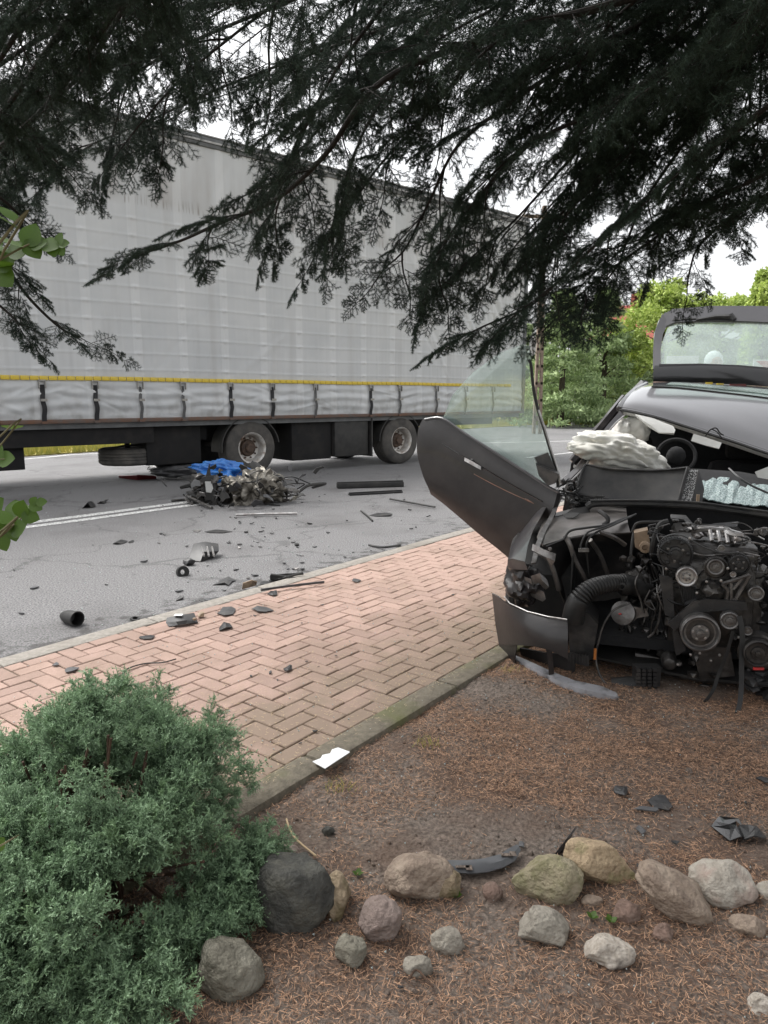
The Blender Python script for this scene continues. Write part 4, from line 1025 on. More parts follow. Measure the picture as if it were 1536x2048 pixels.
mb.build('tray_rim', M['black_plastic'], tray)
mb = MB(); mb.shell(rowsC([(1376,940,1.12),(1396,941,1.12)],[(1370,972,1.05),(1390,974,1.05)],[(1362,1002,.98),(1382,1004,.98)]), .012); gri = mb.build('cowl_grille', M['mesh_grey'], car)
mb = MB()
for i in range(9):
    for jx in range(4):
        u = 1378-1.7*i+jx*4.6; v = 945+6.6*i
        q = C(u, v, 1.10-.015*i); mb.ball(q-CB*.008, .004, sub=1)
mb.build('grille_holes', M['rubber'], gri)
mb = MB(); mb.shell(rowsC([(1396,941,1.11),(1402,962,1.09)],[(1390,975,1.04),(1408,980,1.04)],[(1384,1004,.97),(1402,1012,.97)]), .014); mb.build('cowl_end', M['black_plastic'], car)
mb = MB(); mb.box((-.008,-.012,-.022), (.008,.0,.022), Matrix.Translation(C(1395, 996, .95))); mb.build('brass_label', M['tan_plastic'], car, smooth=False)
mb = MB()
for i in range(12):
    u = 1159+i*4.2; mb.tube([C(u, 990, 1.0), C(u+1, 1004, .95)], .004, 4)
for v in (991, 997, 1003): mb.tube([C(1156, v, .98), C(1210, v+2, .98)], .004, 4)
mb.build('vent_slats', M['mudguard'], car)
mb = MB(); mb.shell(rowsC([(1098,1038,.86),(1130,1032,.88),(1146,1020,.9),(1178,1014,.92)],[(1102,1048,.83),(1132,1042,.85),(1150,1032,.87),(1180,1026,.89)]), .03); mb.build('scuttle_bracket', M['black_plastic'], car)
mb = MB(); mb.tube(cpath([(1174,1014,.90),(1190,1007,.90),(1250,1006,.92),(1330,1008,.92),(1400,1012,.92),(1460,1020,.92),(1536,1030,.92),(1660,1045,.92)]), .024, 10); cs = mb.build('scuttle_seal', M['black_plastic'], car)
mb = MB(); mb.tube(cpath([(1180,1001,.88),(1250,1000,.90),(1330,1001,.90),(1400,1005,.90),(1460,1013,.90),(1536,1023,.90),(1660,1038,.90)]), .006, 6); mb.build('seal_lip', M['dust_plastic'], cs)
# torn hinge area at the pillar foot
hr = random.Random(3); mb = MB()
for i in range(14):
    u, v = hr.uniform(1112, 1160), hr.uniform(962, 1008); q = C(u, v, hr.uniform(.9, 1.1))
    mb.ball(q, hr.uniform(.012, .03), hr.uniform(.012, .03), hr.uniform(.010, .025), 1, .5, 2, i)
for i in range(6): mb.tube(cpath([(hr.uniform(1112,1135), hr.uniform(970,1005), .95), (hr.uniform(1135,1150), hr.uniform(960,1010), .93), (hr.uniform(1150,1175), hr.uniform(970,1012), .97)]), .006, 5)
mb.build('torn_hinge', M['black_plastic'], car)

# --- engine: block, timing side, ancillaries
eng = None
mb = MB(); mb.box((-.20, .30, .16), (.26, 1.0, .62), None, .03); mb.box((-.16, .28, .60), (.22, .98, .74), None, .03); mb.box((-.14, .34, .10), (.18, .95, .18), None, .02)
mb.box((-.13, .20, .22), (.20, .30, .66), None, .02)
mb.v = [B3 @ p for p in mb.v]; eng = mb.build('engine_block', M['metal_dark'], car)
def disc(u, v, rpx, b, prof, m, name, parent=None, n=36, teeth=None):
    c = C(u, v, b); s_ = px(c, rpx); mb = MB()
    mb.lathe([(r*s_, -h*s_) for r, h in prof], c, CB, n, teeth=teeth)
    return mb.build(name, M[m], parent or car, ang=30)
PUL = [(0,-.1),(.0,-.0),(.0,.0)]
toothed = [(1.0,-.25),(1.0,.30),(.88,.34),(.84,.22),(.45,.22),(.42,.36),(.30,.38),(.28,.50),(0,.52)]
grooved = [(1.0,-.5),(1.0,.05),(.93,.10),(1.0,.16),(1.0,.24),(.92,.27),(.86,.20),(.80,.0),(.50,-.02),(.46,.12),(.22,.14),(.2,.28),(0,.30)]
smoothp = [(1.0,-.6),(1.0,.20),(.90,.26),(.74,.20),(.66,.10),(.44,.10),(.40,.30),(.20,.32),(0,.34)]
P1 = disc(1350, 1106, 34, .20, toothed, 'black_plastic', 'cam_pulley', n=84, teeth={0:.95, 1:.95})
def bolts(u, v, r, cnt, rr, b, par, m='metal_mid', off=.012):
    mb = MB(); c = C(u, v, b); s_ = px(c, r)
    for k in range(cnt):
        a_ = 2*math.pi*k/cnt+.5; q = c+(CL*math.cos(a_)+CU*math.sin(a_))*s_
        mb.lathe([(rr, -.002), (rr, off), (0, off+.001)], q, -CB, 6)
    mb.build('bolts', M[m], par, smooth=False)
bolts(1350, 1106, 16, 3, .008, .17, P1); bolts(1350, 1106, 0.1, 1, .014, .17, P1)
mb = MB(); c = C(1350, 1106, .165)
for k in range(6):
    a_ = 2*math.pi*k/6; q = c+(CL*math.cos(a_)+CU*math.sin(a_))*px(c, 24); mb.ball(q, px(c, 4.2), .006, px(c, 4.2), 2)
mb.build('pulley_holes', M['rubber'], P1)
disc(1373, 1153, 20, .12, smoothp, 'metal_light', 'idler_pulley'); bolts(1373, 1153, 7, 6, .005, .10, car)
P2 = disc(1431, 1134, 23, .15, toothed, 'metal_dark', 'pump_pulley', n=60, teeth={0:.93, 1:.93}); disc(1431, 1134, 16, .12, smoothp, 'metal_mid', 'pump_hub', P2)
P3 = disc(1477, 1128, 20, .17, toothed, 'black_plastic', 'toothed_pulley', n=48, teeth={0:.93, 1:.93}); bolts(1477, 1128, 10, 5, .006, .15, P3)
CR = disc(1400, 1265, 37, .05, grooved, 'metal_mid', 'crank_pulley', n=48); bolts(1400, 1265, 13, 5, .008, .05, CR, 'metal_light'); disc(1400, 1265, 28, .052, [(1.0,-.02),(1.0,.02),(0,.03)], 'metal_dark', 'pulley_web', CR)
disc(1459, 1241, 18, .06, smoothp, 'metal_mid', 'tensioner_pulley'); disc(1495, 1262, 9, .07, smoothp, 'metal_mid', 'guide_pulley')
disc(1512, 1187, 15, .12, smoothp, 'metal_mid', 'guide_pulley'); disc(1516, 1306, 27, .03, grooved, 'metal_dark', 'alternator_pulley'); disc(1516, 1306, 38, .10, [(1.0,-.8),(1.0,.0),(.9,.1),(0,.1)], 'metal_dark', 'alternator')
disc(1443, 1097, 7, .13, smoothp, 'metal_mid', 'guide_pulley', n=20); disc(1466, 1149, 6, .13, smoothp, 'metal_light', 'guide_pulley', n=20)
# timing belt round the pulleys
def belt(pts, b, wd, name, m='rubber', n=5):
    ps = smooth_path([C(u, v, b) for u, v in pts], n); mb = MB(); V = []; Fs = []
    for i, p in enumerate(ps):
        t_ = (ps[min(i+1, len(ps)-1)]-ps[max(i-1, 0)]).normalized(); q = t_.cross(CB).normalized()*.0022
        V += [p-q-CB*wd/2, p+q-CB*wd/2, p+q+CB*wd/2, p-q+CB*wd/2]
        if i: Fs += [(4*(i-1)+k, 4*(i-1)+(k+1) % 4, 4*i+(k+1) % 4, 4*i+k) for k in range(4)]
    mb.add(V, Fs); return mb.build(name, M[m], car)
belt([(1316,1115),(1320,1084),(1340,1070),(1365,1071),(1395,1088),(1425,1101),(1450,1106),(1480,1106),(1498,1120),(1498,1135),(1484,1150),(1462,1152)], .19, .028, 'timing_belt')
belt([(1318,1120),(1340,1141),(1357,1145),(1356,1160),(1366,1200),(1380,1240)], .19, .028, 'timing_belt')
belt([(1398,1152),(1408,1142),(1420,1160),(1408,1200)], .19, .028, 'timing_belt')
# serpentine belt hanging loose to the ground
def flatbelt(pts, wd, name):
    ps = smooth_path([C(*p) for p in pts], 6); mb = MB(); V = []; Fs = []
    for i, p in enumerate(ps):
        t_ = (ps[min(i+1, len(ps)-1)]-ps[max(i-1, 0)]).normalized(); s_ = t_.cross(CB).normalized(); s_ = (s_+CB*.35).normalized(); q = t_.cross(s_).normalized()*.002
        for a_ in (-.5, -.3, -.1, .1, .3, .5): V.append(p+s_*wd*a_-q*(1 if a_ in (-.3, .1) else .2))
        for a_ in (.5, -.5): V.append(p+s_*wd*a_+q)
        if i:
            Fs += [(8*(i-1)+k, 8*(i-1)+(k+1) % 8, 8*i+(k+1) % 8, 8*i+k) for k in range(8)]
    mb.add(V, Fs); return mb.build(name, M['rubber'], car)
gz_ = lambda u, v, b: (u, v, b)
flatbelt([(1478,1232,.05),(1484,1262,.04),(1483,1320,.02),(1482,1380,-.02),(1476,1420,-.10),(1458,1450,-.18),(1432,1466,-.245),(1406,1471,-.265)], .026, 'drive_belt')
flatbelt([(1466,1262,.05),(1452,1310,.04),(1438,1345,.03),(1426,1380,.0),(1408,1404,-.03),(1384,1416,-.05)], .018, 'drive_belt')
# cover plates, brackets
mb = MB(); P_ = lambda u, v, b=.16: C(u, v, b)
mb.prism([P_(1318,1150), P_(1345,1158), P_(1350,1250), P_(1372,1300), P_(1352,1312), P_(1345,1270), P_(1345,1235), P_(1330,1230)], CB*.03)
mb.build('timing_cover', M['black_plastic'], car)
mb = MB(); mb.prism([P_(1336,1248,.10), P_(1385,1205,.10), P_(1410,1198,.10), P_(1492,1204,.10), P_(1496,1220,.10), P_(1440,1222,.10), P_(1398,1224,.10), P_(1372,1244,.10), P_(1348,1262,.10)], CB*.02); mb.build('engine_mount', M['black_plastic'], car)
mb = MB(); mb.prism([P_(1360,1165,.19), P_(1394,1170,.19), P_(1392,1200,.19), P_(1368,1212,.19)], CB*.02); mb.build('belt_cover', M['grey_plastic'], car)
for i in range(9): 
    mb = MB(); mb.tube([C(1362+i*3.4, 1170+i*.5, .185), C(1364+i*3.2, 1206-i*1.2, .185)], .003, 4); mb.build('cover_rib', M['rubber'], car)
mb = MB(); c = C(1425, 1180, .17); mb.ball(c, px(c,24), .06, px(c,20), 3, .25, 3, 2); mb.build('water_pump', M['metal_dark'], car)
mb = MB()   # triangular cast bracket
for a_, b_ in (((1444,1168),(1500,1150)), ((1500,1150),(1470,1200)), ((1470,1200),(1452,1204)), ((1452,1204),(1456,1180)), ((1456,1180),(1444,1168)), ((1462,1166),(1462,1200)), ((1484,1157),(1466,1178))):
    mb.tube([C(*a_, .13), C(*b_, .13)], .011, 6)
mb.build('cast_bracket', M['metal_mid'], car)
# air intake: corrugated hose, elbow, housing
mb = MB(); pts = cpath([(1250,1165,.30),(1228,1166,.26),(1205,1170,.20),(1182,1178,.15),(1164,1192,.12),(1152,1212,.12),(1146,1240,.14)], 12); rr_ = []
for i, p in enumerate(pts):
    k = i/(len(pts)-1); base = px(p, 17+5*k); rr_.append(base*(1.0 if (i % 3) else .80) if k < .75 else base*1.02)
mb.tube(pts, rr_, 20); hose = mb.build('intake_hose', M['rubber'], car, ang=60)
mb = MB()
for i in range(0, len(pts), 14):
    pass
mb.tube(cpath([(1240,1168,.30),(1262,1170,.32),(1284,1178,.34),(1296,1182,.36)]), [.055,.06,.06,.06,.055,.055,.05,.05,.05,.05,.05,.05,.05,.05,.05,.05][:16], 16)
mb.build('hose_elbow', M['rubber'], car)
mb = MB(); c = C(1274, 1164, .40); mb.ball(c, px(c,30), .10, px(c,27), 3, .18, 2, 4); mb.build('turbo_housing', M['metal_dark'], car)
mb = MB(); c = C(1244, 1172, .24); mb.lathe([(.022,-.015),(.022,.012),(.012,.014),(.010,.0),(0,0)], c, -CB, 18); mb.build('hose_boss', M['rubber'], car)
mb = MB(); c = C(1248, 1226, .28); mb.lathe([(px(c,25),.0),(px(c,24),.02),(px(c,12),.028),(0,.03)], c, (-CB+CL*-.4+CU*.3).normalized(), 22)
mb.prism([C(1262,1212,.26), C(1292,1218,.26), C(1298,1232,.26), C(1275,1236,.26), C(1256,1252,.26)], CB*.02); mb.build('actuator_plate', M['metal_mid'], car)
mb = MB(); mb.ball(C(1240, 1228, .245), .010, .006, .006, 1); mb.build('red_plug', M['red_paint'], car)
# beige thermostat housing, hoses, intake, injector area
mb = MB(); mb.prism([C(1268,1066,.42), C(1296,1060,.42), C(1302,1096,.42), C(1284,1104,.42), C(1270,1094,.42)], CB*.10); c = C(1290, 1094, .40); mb.lathe([(px(c,11),-.02),(px(c,11),.02),(px(c,6),.022),(px(c,5),.0),(0,0)], c, -CB, 18)
th = mb.build('thermostat_housing', M['tan_plastic'], car)
def hoses(lst, m, name, n=8):
    for pts, r in lst:
        mb = MB(); mb.tube(cpath(pts, 5), r, n); mb.build(name, M[m], car)
hoses([([(1336,1043,.35),(1322,1048,.34),(1312,1066,.33),(1306,1090,.33),(1304,1110,.35)], .017), ([(1268,1066,.45),(1264,1090,.42),(1262,1120,.40),(1264,1140,.42)], .010),
       ([(1198,1022,.6),(1212,1032,.56),(1216,1042,.55),(1206,1050,.55)], .013), ([(1264,1064,.5),(1275,1046,.5),(1310,1044,.5),(1330,1042,.5)], .008)], 'rubber', 'coolant_hose')
hoses([([(1270,1030,.7),(1240,1040,.6),(1214,1050,.5),(1170,1056,.42),(1140,1062,.38),(1128,1078,.36)], .007), ([(1262,1034,.65),(1230,1046,.55),(1200,1056,.45),(1174,1066,.38),(1162,1090,.36),(1164,1100,.36)], .006),
       ([(1272,1028,.7),(1248,1040,.6),(1222,1052,.5),(1190,1066,.42),(1174,1084,.36),(1174,1110,.38),(1178,1150,.40)], .006)], 'rubber', 'pipe')
mb = MB(); mb.box((-.028,-.008,-.010), (.028,.008,.010), Matrix.Translation(C(1167, 1100, .34))); mb.build('pipe_clip', M['metal_mid'], car, smooth=False)
mb = MB(); mb.shell(rowsC([(1341,1030,.55),(1372,1032,.52),(1384,1046,.48),(1398,1054,.45),(1430,1048,.45),(1475,1044,.48)],[(1342,1038,.53),(1368,1040,.50),(1380,1056,.46),(1398,1062,.43),(1432,1056,.43),(1474,1054,.46)]), .014); mb.build('plastic_arm', M['grey_plastic'], car)
mb = MB()
ir = random.Random(21)
for i in range(7):
    c = C(1398+i*15+ir.uniform(-4,4), 1066+i*3+ir.uniform(-8,8), .30+ir.uniform(0,.15)); mb.ball(c, .03, .04, .022, 2, .4, 2, i)
mb.tube(cpath([(1376,1060,.4),(1410,1058,.35),(1450,1062,.33),(1482,1070,.32)]), .016, 8); mb.tube(cpath([(1440,1056,.36),(1462,1068,.3),(1484,1070,.3)]), .014, 8)
for i in range(5): mb.tube([C(1420+i*16, 1060+i*2, .32), C(1424+i*16, 1082+i*2, .27)], .010, 6)
mb.build('intake_manifold', M['metal_light'], car)
mb = MB()
for i in range(26):
    c = C(ir.uniform(1440,1560), ir.uniform(1060,1200), ir.uniform(.2,.45)); mb.ball(c, ir.uniform(.010,.030), ir.uniform(.015,.03), ir.uniform(.010,.026), 1, .4, 2, i)
tag(mb.build('engine_fittings', M['metal_mid'], car), kind='stuff')
mb = MB()
for i in range(30):
    c = C(ir.uniform(1300,1400), ir.uniform(1040,1085), ir.uniform(.35,.5)); mb.ball(c, ir.uniform(.010,.024), .02, ir.uniform(.008,.018), 1, .4, 2, i)
for i in range(34):
    c = C(ir.uniform(1240,1345), ir.uniform(1110,1320), ir.uniform(.25,.5)); mb.ball(c, ir.uniform(.010,.032), .03, ir.uniform(.010,.03), 1, .45, 2, i+50)
for i in range(40):
    c = C(ir.uniform(1330,1580), ir.uniform(1210,1385), ir.uniform(.12,.4)); mb.ball(c, ir.uniform(.012,.045), .03, ir.uniform(.012,.04), 1, .4, 2, i+90)
tag(mb.build('engine_castings', M['metal_dark'], car), kind='stuff')
# wiring: many thin dark leads hanging over the engine
for i in range(46):
    u, v = ir.uniform(1270, 1560), ir.uniform(1040, 1180); b = ir.uniform(.14, .42)
    if i < 14: u = ir.uniform(1285, 1335); v = ir.uniform(1090, 1170)
    pts = [(u, v, b)]
    for k in range(4):
        du, dv = (ir.uniform(-14, 14), ir.uniform(12, 38)) if i < 14 else (ir.uniform(-26, 30), ir.uniform(-8, 18))
        u += du; v += dv; b = max(.1, b+ir.uniform(-.05, .05)); pts.append((u, v, b))
    mb = MB(); mb.tube(cpath(pts, 4), ir.choice([.003, .004, .004, .006]), 5); mb.build('wiring', M[ir.choice(['rubber', 'rubber', 'black_plastic', 'metal_mid', 'metal_dark'])], car)
for i in range(16):
    u, v = ir.uniform(1380, 1540), ir.uniform(1046, 1110); b = ir.uniform(.2, .4); mb = MB()
    mb.tube(cpath([(u, v, b), (u+ir.uniform(8,30), v+ir.uniform(-6,8), b-.02), (u+ir.uniform(30,56), v+ir.uniform(-4,16), b)], 4), ir.choice([.003,.005]), 5); mb.build('fuel_pipe', M[ir.choice(['metal_light','metal_mid'])], car)
mb = MB()
for i in range(18):
    c = C(ir.uniform(1330,1520), ir.uniform(1075,1330), ir.uniform(.10,.14)); mb.lathe([(.007,0),(.007,.012),(0,.013)], c, -CB, 6)
mb.build('bolts', M['metal_light'], car, smooth=False)
# air filter box, lower hoses, axle parts, duct
mb = MB(); mb.prism([C(1128,1215,.22), C(1172,1222,.2), C(1196,1250,.2), C(1184,1320,.2), C(1140,1318,.2), C(1136,1250,.2)], CB*.28); mb.build('air_filter_box', M['black_plastic'], car)
mb = MB(); mb.shell(rowsC([(1138,1305,.15),(1160,1310,.12),(1178,1312,.12)],[(1138,1322,.15),(1160,1328,.12),(1178,1332,.12)]), .02)
for i in range(6): mb.tube([C(1142+i*6, 1308, .11), C(1142+i*6, 1326, .11)], .003, 4)
mb.build('filter_grille', M['black_plastic'], car)
hoses([([(1260,1206,.2),(1228,1220,.16),(1208,1248,.14),(1198,1280,.13),(1192,1310,.12),(1196,1340,.1),(1210,1366,.06),(1232,1386,.02),(1246,1396,-.02)], .006), ([(1300,1200,.22),(1310,1220,.2),(1290,1206,.2),(1300,1180,.2)], .004),
       ([(1322,1200,.2),(1318,1240,.2),(1308,1265,.2),(1296,1275,.2)], .007)], 'metal_dark', 'cable')
mb = MB(); pts = cpath([(1225,1372,.10),(1255,1370,.10),(1285,1368,.12)]); mb.tube(pts, .045, 14); mb.tube(cpath([(1236,1362,.08),(1238,1384,.06),(1244,1398,.02)]), .012, 8); mb.build('lower_hose', M['rubber'], car)
mb = MB()
for i in range(7):
    for jx in range(4): mb.box((-.010,-.01,-.008), (.010,.02,.008), Matrix.Translation(C(1276+jx*11, 1340+i*7.5, .07+.006*jx)))
mb.box((-.06, .0, -.08), (.07, .06, .08), Matrix.Translation(C(1294, 1364, .09))); mb.build('finned_duct', M['black_plastic'], car, smooth=False)
mb = MB(); mb.tube(cpath([(1270,1310,.35),(1310,1318,.35),(1340,1330,.33)]), .02, 8); c = C(1338, 1322, .2); mb.lathe([(px(c,15),-.05),(px(c,15),.03),(px(c,11),.05),(px(c,5),.055),(0,.055)], c, -CB, 20); mb.build('compressor', M['metal_dark'], car)
mb = MB(); mb.tube(cpath([(1330,1345,.2),(1400,1358,.2),(1470,1362,.2)]), .016, 8); mb.tube(cpath([(1260,1366,.3),(1400,1376,.3),(1560,1380,.3)]), .022, 8); mb.build('subframe_arm', M['metal_dark'], car)
mb = MB(); mb.prism([C(1385,1295,.14), C(1460,1295,.14), C(1470,1352,.14), C(1400,1360,.14)], CB*.1); mb.build('oil_pan', M['metal_dark'], car)
mb = MB(); mb.box((-.02,-.006,-.006), (.03,.006,.006), Matrix.Translation(C(1515, 1337, .03))); mb.build('red_plug', M['red_paint'], car, smooth=False)
mb = MB(); mb.box((-.006,-.006,-.03), (.006,.006,.03), Matrix.Translation(C(1190, 1308, .1))); mb.build('amber_tag', M['amber'], car, smooth=False)
mb = MB()
for i in range(14):
    c = C(ir.uniform(1480,1600), ir.uniform(1340,1400), ir.uniform(.0,.3)); mb.ball(c, ir.uniform(.03,.07), .05, ir.uniform(.02,.04), 1, .5, 2, i)
mb.build('crushed_undertray', M['black_plastic'], car)
mb = MB(); mb.shell([[CP(-.62, .28, .06), CP(-.1, .16, .05), CP(.5, .14, .05), CP(.9, .2, .06)], [CP(-.64, .7, .10), CP(-.1, .65, .09), CP(.5, .65, .09), CP(.9, .7, .1)], [CP(-.66, 1.1, .14), CP(-.1, 1.1, .14), CP(.5, 1.1, .14), CP(.9, 1.1, .14)]], .012); mb.build('engine_shade_sheet', M['rubber'], car)  # black sheet added under the engine to deepen the shade there
# ================================================================== BACKGROUND BEYOND THE ROAD
def leaf_cloud(fn_clusters, per, size, seed, elong=1.0):
    r = np.random.default_rng(seed); Bs = []; T = []
    for c, rad, tint in fn_clusters:
        p = r.normal(size=(per, 3)); p /= np.linalg.norm(p, axis=1, keepdims=True); p *= (r.uniform(.2, 1, (per, 1))**.5)*np.array(rad)
        Bs.append(p+np.array(c)); T.append(np.clip(r.normal(tint, .18, per), 0, 1))
    B_ = np.concatenate(Bs); T = np.concatenate(T); n = len(B_)
    d = r.normal(size=(n, 3)); d /= np.linalg.norm(d, axis=1, keepdims=True); s_ = np.cross(d, r.normal(size=(n, 3))); s_ /= np.linalg.norm(s_, axis=1, keepdims=True)
    L = r.uniform(.6, 1.3, (n, 1))*size
    V = np.stack([B_-s_*L*.35/elong, B_+s_*L*.35/elong, B_+d*L+s_*L*.2/elong, B_+d*L-s_*L*.2/elong], 1).reshape(-1, 3)
    return V, np.arange(4*n).reshape(-1, 4), np.repeat(T, 4)
def far_tree(name, label, cat, base, h, wd, kind, m, seed, group=None, trunk_h=.18):
    r = random.Random(seed); t_ = thing(name, label, cat, base, group=group)
    b = Vector(base); cl_ = []
    if kind == 'conifer':
        k = 0
        while k < 190:
            f = r.random()**1.15; a_ = r.uniform(0, 6.28); rad = wd*(1-f)**.8*r.uniform(.45, 1.0)
            p = b+Vector((rad*math.cos(a_), rad*math.sin(a_), h*(trunk_h+(1-trunk_h)*f)-.25*rad))
            cl_.append((p, (wd*.22, wd*.22, h*.018+.05), .30+.35*r.random())); k += 1
        V, Fq, T = leaf_cloud(cl_, 80, .20, seed, 1.8)
    else:
        for k in range(110):
            a_ = r.uniform(0, 6.28); el = r.uniform(-.6, 1.4); rad = r.uniform(.45, 1)**.6
            p = b+Vector((wd*rad*math.cos(a_)*math.cos(el), wd*rad*math.sin(a_)*math.cos(el), h*.58+h*.40*rad*math.sin(el)))
            cl_.append((p, (wd*.17, wd*.17, h*.06), .3+.5*r.random()))
        V, Fq, T = leaf_cloud(cl_, 120, .17, seed)
    mesh_np('crown', V, Fq, m, t_, attr=T)
    mb = MB(); mb.tube([b+Vector((0, 0, -.1)), b+Vector((.03, 0, h*.35)), b+Vector((0, 0, h*.92))], [h*.022+.06, h*.016+.04, .015], 8); mb.build('trunk', M['wood'], t_)
    for k in range(6):
        a_ = r.uniform(0, 6.28); z0 = h*r.uniform(.3, .7); mb = MB()
        mb.tube([b+Vector((0, 0, z0)), b+Vector((.6*wd*math.cos(a_), .6*wd*math.sin(a_), z0+.08*h))], [.05, .012], 5); mb.build('limb', M['wood'], t_)
    return t_
def at(u, y, z=.1):
    d = ray(u, 795); return (d.x*y/d.y, y, z)
far_tree('spruce_tree', 'young green spruce growing on the far verge just right of the brown concrete pole', 'tree', at(1122, 37), 6.6, 2.5, 'conifer', M['crown_spruce'], 1, trunk_h=.10)
far_tree('spruce_tree', 'dull green spruce standing between the pole spruce and the bright leafy tree', 'tree', at(1205, 39), 7.0, 2.6, 'conifer', M['crown_spruce'], 2, trunk_h=.06)
far_tree('leafy_tree', 'bright yellow-green leafy tree beside the raised tailgate of the car', 'tree', at(1318, 40), 7.6, 2.7, 'leafy', M['crown_leafy'], 3)
far_tree('leafy_tree', 'mid green leafy tree seen through the rear window of the tailgate', 'tree', at(1430, 41), 7.0, 2.8, 'leafy', M['crown_leafy'], 4)
far_tree('leafy_tree', 'leafy tree at the right picture edge behind the tailgate window', 'tree', at(1545, 40), 6.6, 2.7, 'leafy', M['crown_leafy'], 5)
far_tree('sapling', 'thin airy tree top sticking up above the tailgate at the right edge', 'tree', at(1512, 30), 6.5, .75, 'leafy', M['crown_leafy'], 6)
far_tree('dark_spruce', 'dark spruce behind the trailer end and the concrete pole', 'tree', at(1040, 46), 6.0, 3.2, 'conifer', M['crown_dark'], 7, trunk_h=.04)
for i, (u, y) in enumerate([(1090, 52), (1165, 54), (1240, 50), (1290, 54), (1370, 52), (1480, 54), (1600, 50), (1700, 48), (960, 56), (860, 56)]):
    far_tree('hedge_tree', ['dark bushy evergreen in the back row behind the concrete pole','dark evergreen in the back row behind the left roadside spruce','dark evergreen in the back row between the two roadside spruces','dark evergreen in the back row in front of the red-roofed house','dark evergreen in the back row behind the bright leafy tree','dark evergreen in the back row behind the mid green leafy tree','dark evergreen in the back row beyond the right picture edge','rightmost dark evergreen of the back row, out past the car','dark evergreen hidden behind the right end of the trailer','dark evergreen farthest left in the back row, behind the trailer'][i], 'tree', at(u, y), 4.6+(i*7 % 5)*.35, 3.4, 'conifer', M['crown_dark'], 20+i, group='back row of dark evergreens', trunk_h=.02)
# concrete power pole with rows of rectangular openings
pb = Vector(at(1076, 30, 0)); pole = thing('power_pole', 'brown weathered concrete pole with a row of rectangular openings beside the road', 'pole', pb)
mb = MB(); hh = 9.0
for i in range(13):
    z0 = i*hh/13; z1 = z0+hh/13; w0 = .36-.018*i; 
    mb.box((pb.x-w0/2, pb.y-.12, z0-.05), (pb.x-w0/2+.10, pb.y+.12, z1+.05)); mb.box((pb.x+w0/2-.10, pb.y-.12, z0-.051), (pb.x+w0/2, pb.y+.121, z1+.051)); mb.box((pb.x-w0/2+.02, pb.y-.10, z1-.16), (pb.x+w0/2-.02, pb.y+.10, z1+.04))
mb.build('pole_shaft', M['pole'], pole, smooth=False)
for z in (8.6,):
    mb = MB(); mb.box((pb.x-.9, pb.y-.06, z), (pb.x+.9, pb.y+.06, z+.12)); mb.build('crossarm', M['pole'], pole, smooth=False)
    for dx in (-.8, 0, .8):
        mb = MB(); mb.lathe([(.04, 0), (.06, .06), (.03, .10), (.05, .14), (0, .2)], (pb.x+dx, pb.y, z+.12), (0, 0, 1), 10); mb.build('insulator', M['white_plastic'], pole)
# house with a red roof mostly behind the trees
hb = Vector(at(1275, 62, 0)); hs_ = thing('house', 'white house with a red tiled roof glimpsed between spruce and leafy tree', 'house', hb)
mb = MB(); mb.box((hb.x-2.3, hb.y, -.1), (hb.x+2.3, hb.y+7, 6.4)); mb.build('wall', M['wall_white'], hs_, smooth=False)
mb = MB(); mb.add([(hb.x-2.7, hb.y-.5, 6.3), (hb.x+2.7, hb.y-.5, 6.3), (hb.x+2.7, hb.y+7.5, 6.3), (hb.x-2.7, hb.y+7.5, 6.3), (hb.x-1.6, hb.y+3.5, 9.6), (hb.x+1.6, hb.y+3.5, 9.6)], [(0,1,5,4),(1,2,5),(2,3,4,5),(3,0,4),(3,2,1,0)])
rf = mb.build('roof', M['roof_tile'], hs_, smooth=False)
mb = MB(); mb.box((hb.x+.3, hb.y+3.0, 9.0), (hb.x+1.1, hb.y+3.9, 10.6)); mb.build('chimney', M['roof_tile'], rf, smooth=False)
for dx in (-1.2, 1.2):
    for z in (1.0, 3.9):
        mb = MB(); mb.box((hb.x+dx-.6, hb.y-.06, z), (hb.x+dx+.6, hb.y-.004, z+1.4)); wn = mb.build('window', M['white_plastic'], hs_, smooth=False)
        mb = MB(); mb.box((hb.x+dx-.5, hb.y-.08, z+.1), (hb.x+dx-.04, hb.y-.055, z+1.3)); mb.box((hb.x+dx+.04, hb.y-.08, z+.1), (hb.x+dx+.5, hb.y-.055, z+1.3)); mb.build('pane', M['house_glass'], wn, smooth=False)
# posts on the verge
def post(name, label, u, y, h, r_, m):
    b = Vector(at(u, y, 0)); mb = MB(); mb.lathe([(r_, 0), (r_, h*.97), (r_*.6, h), (0, h)], b, (0, 0, 1), 10); return tag(mb.build(name, M[m], base=b), label, 'post')
post('marker_post', 'thin orange marker post in the yellow grass right of the pole', 1106, 38.5, 1.1, .07, 'amber')
post('gate_post', 'pale post under the spruce, left one of two on the far verge', 1148, 39.5, 1.9, .11, 'wall_white')
post('gate_post', 'pale post under the spruce, right one of two on the far verge', 1160, 40.2, 1.9, .09, 'wall_white')
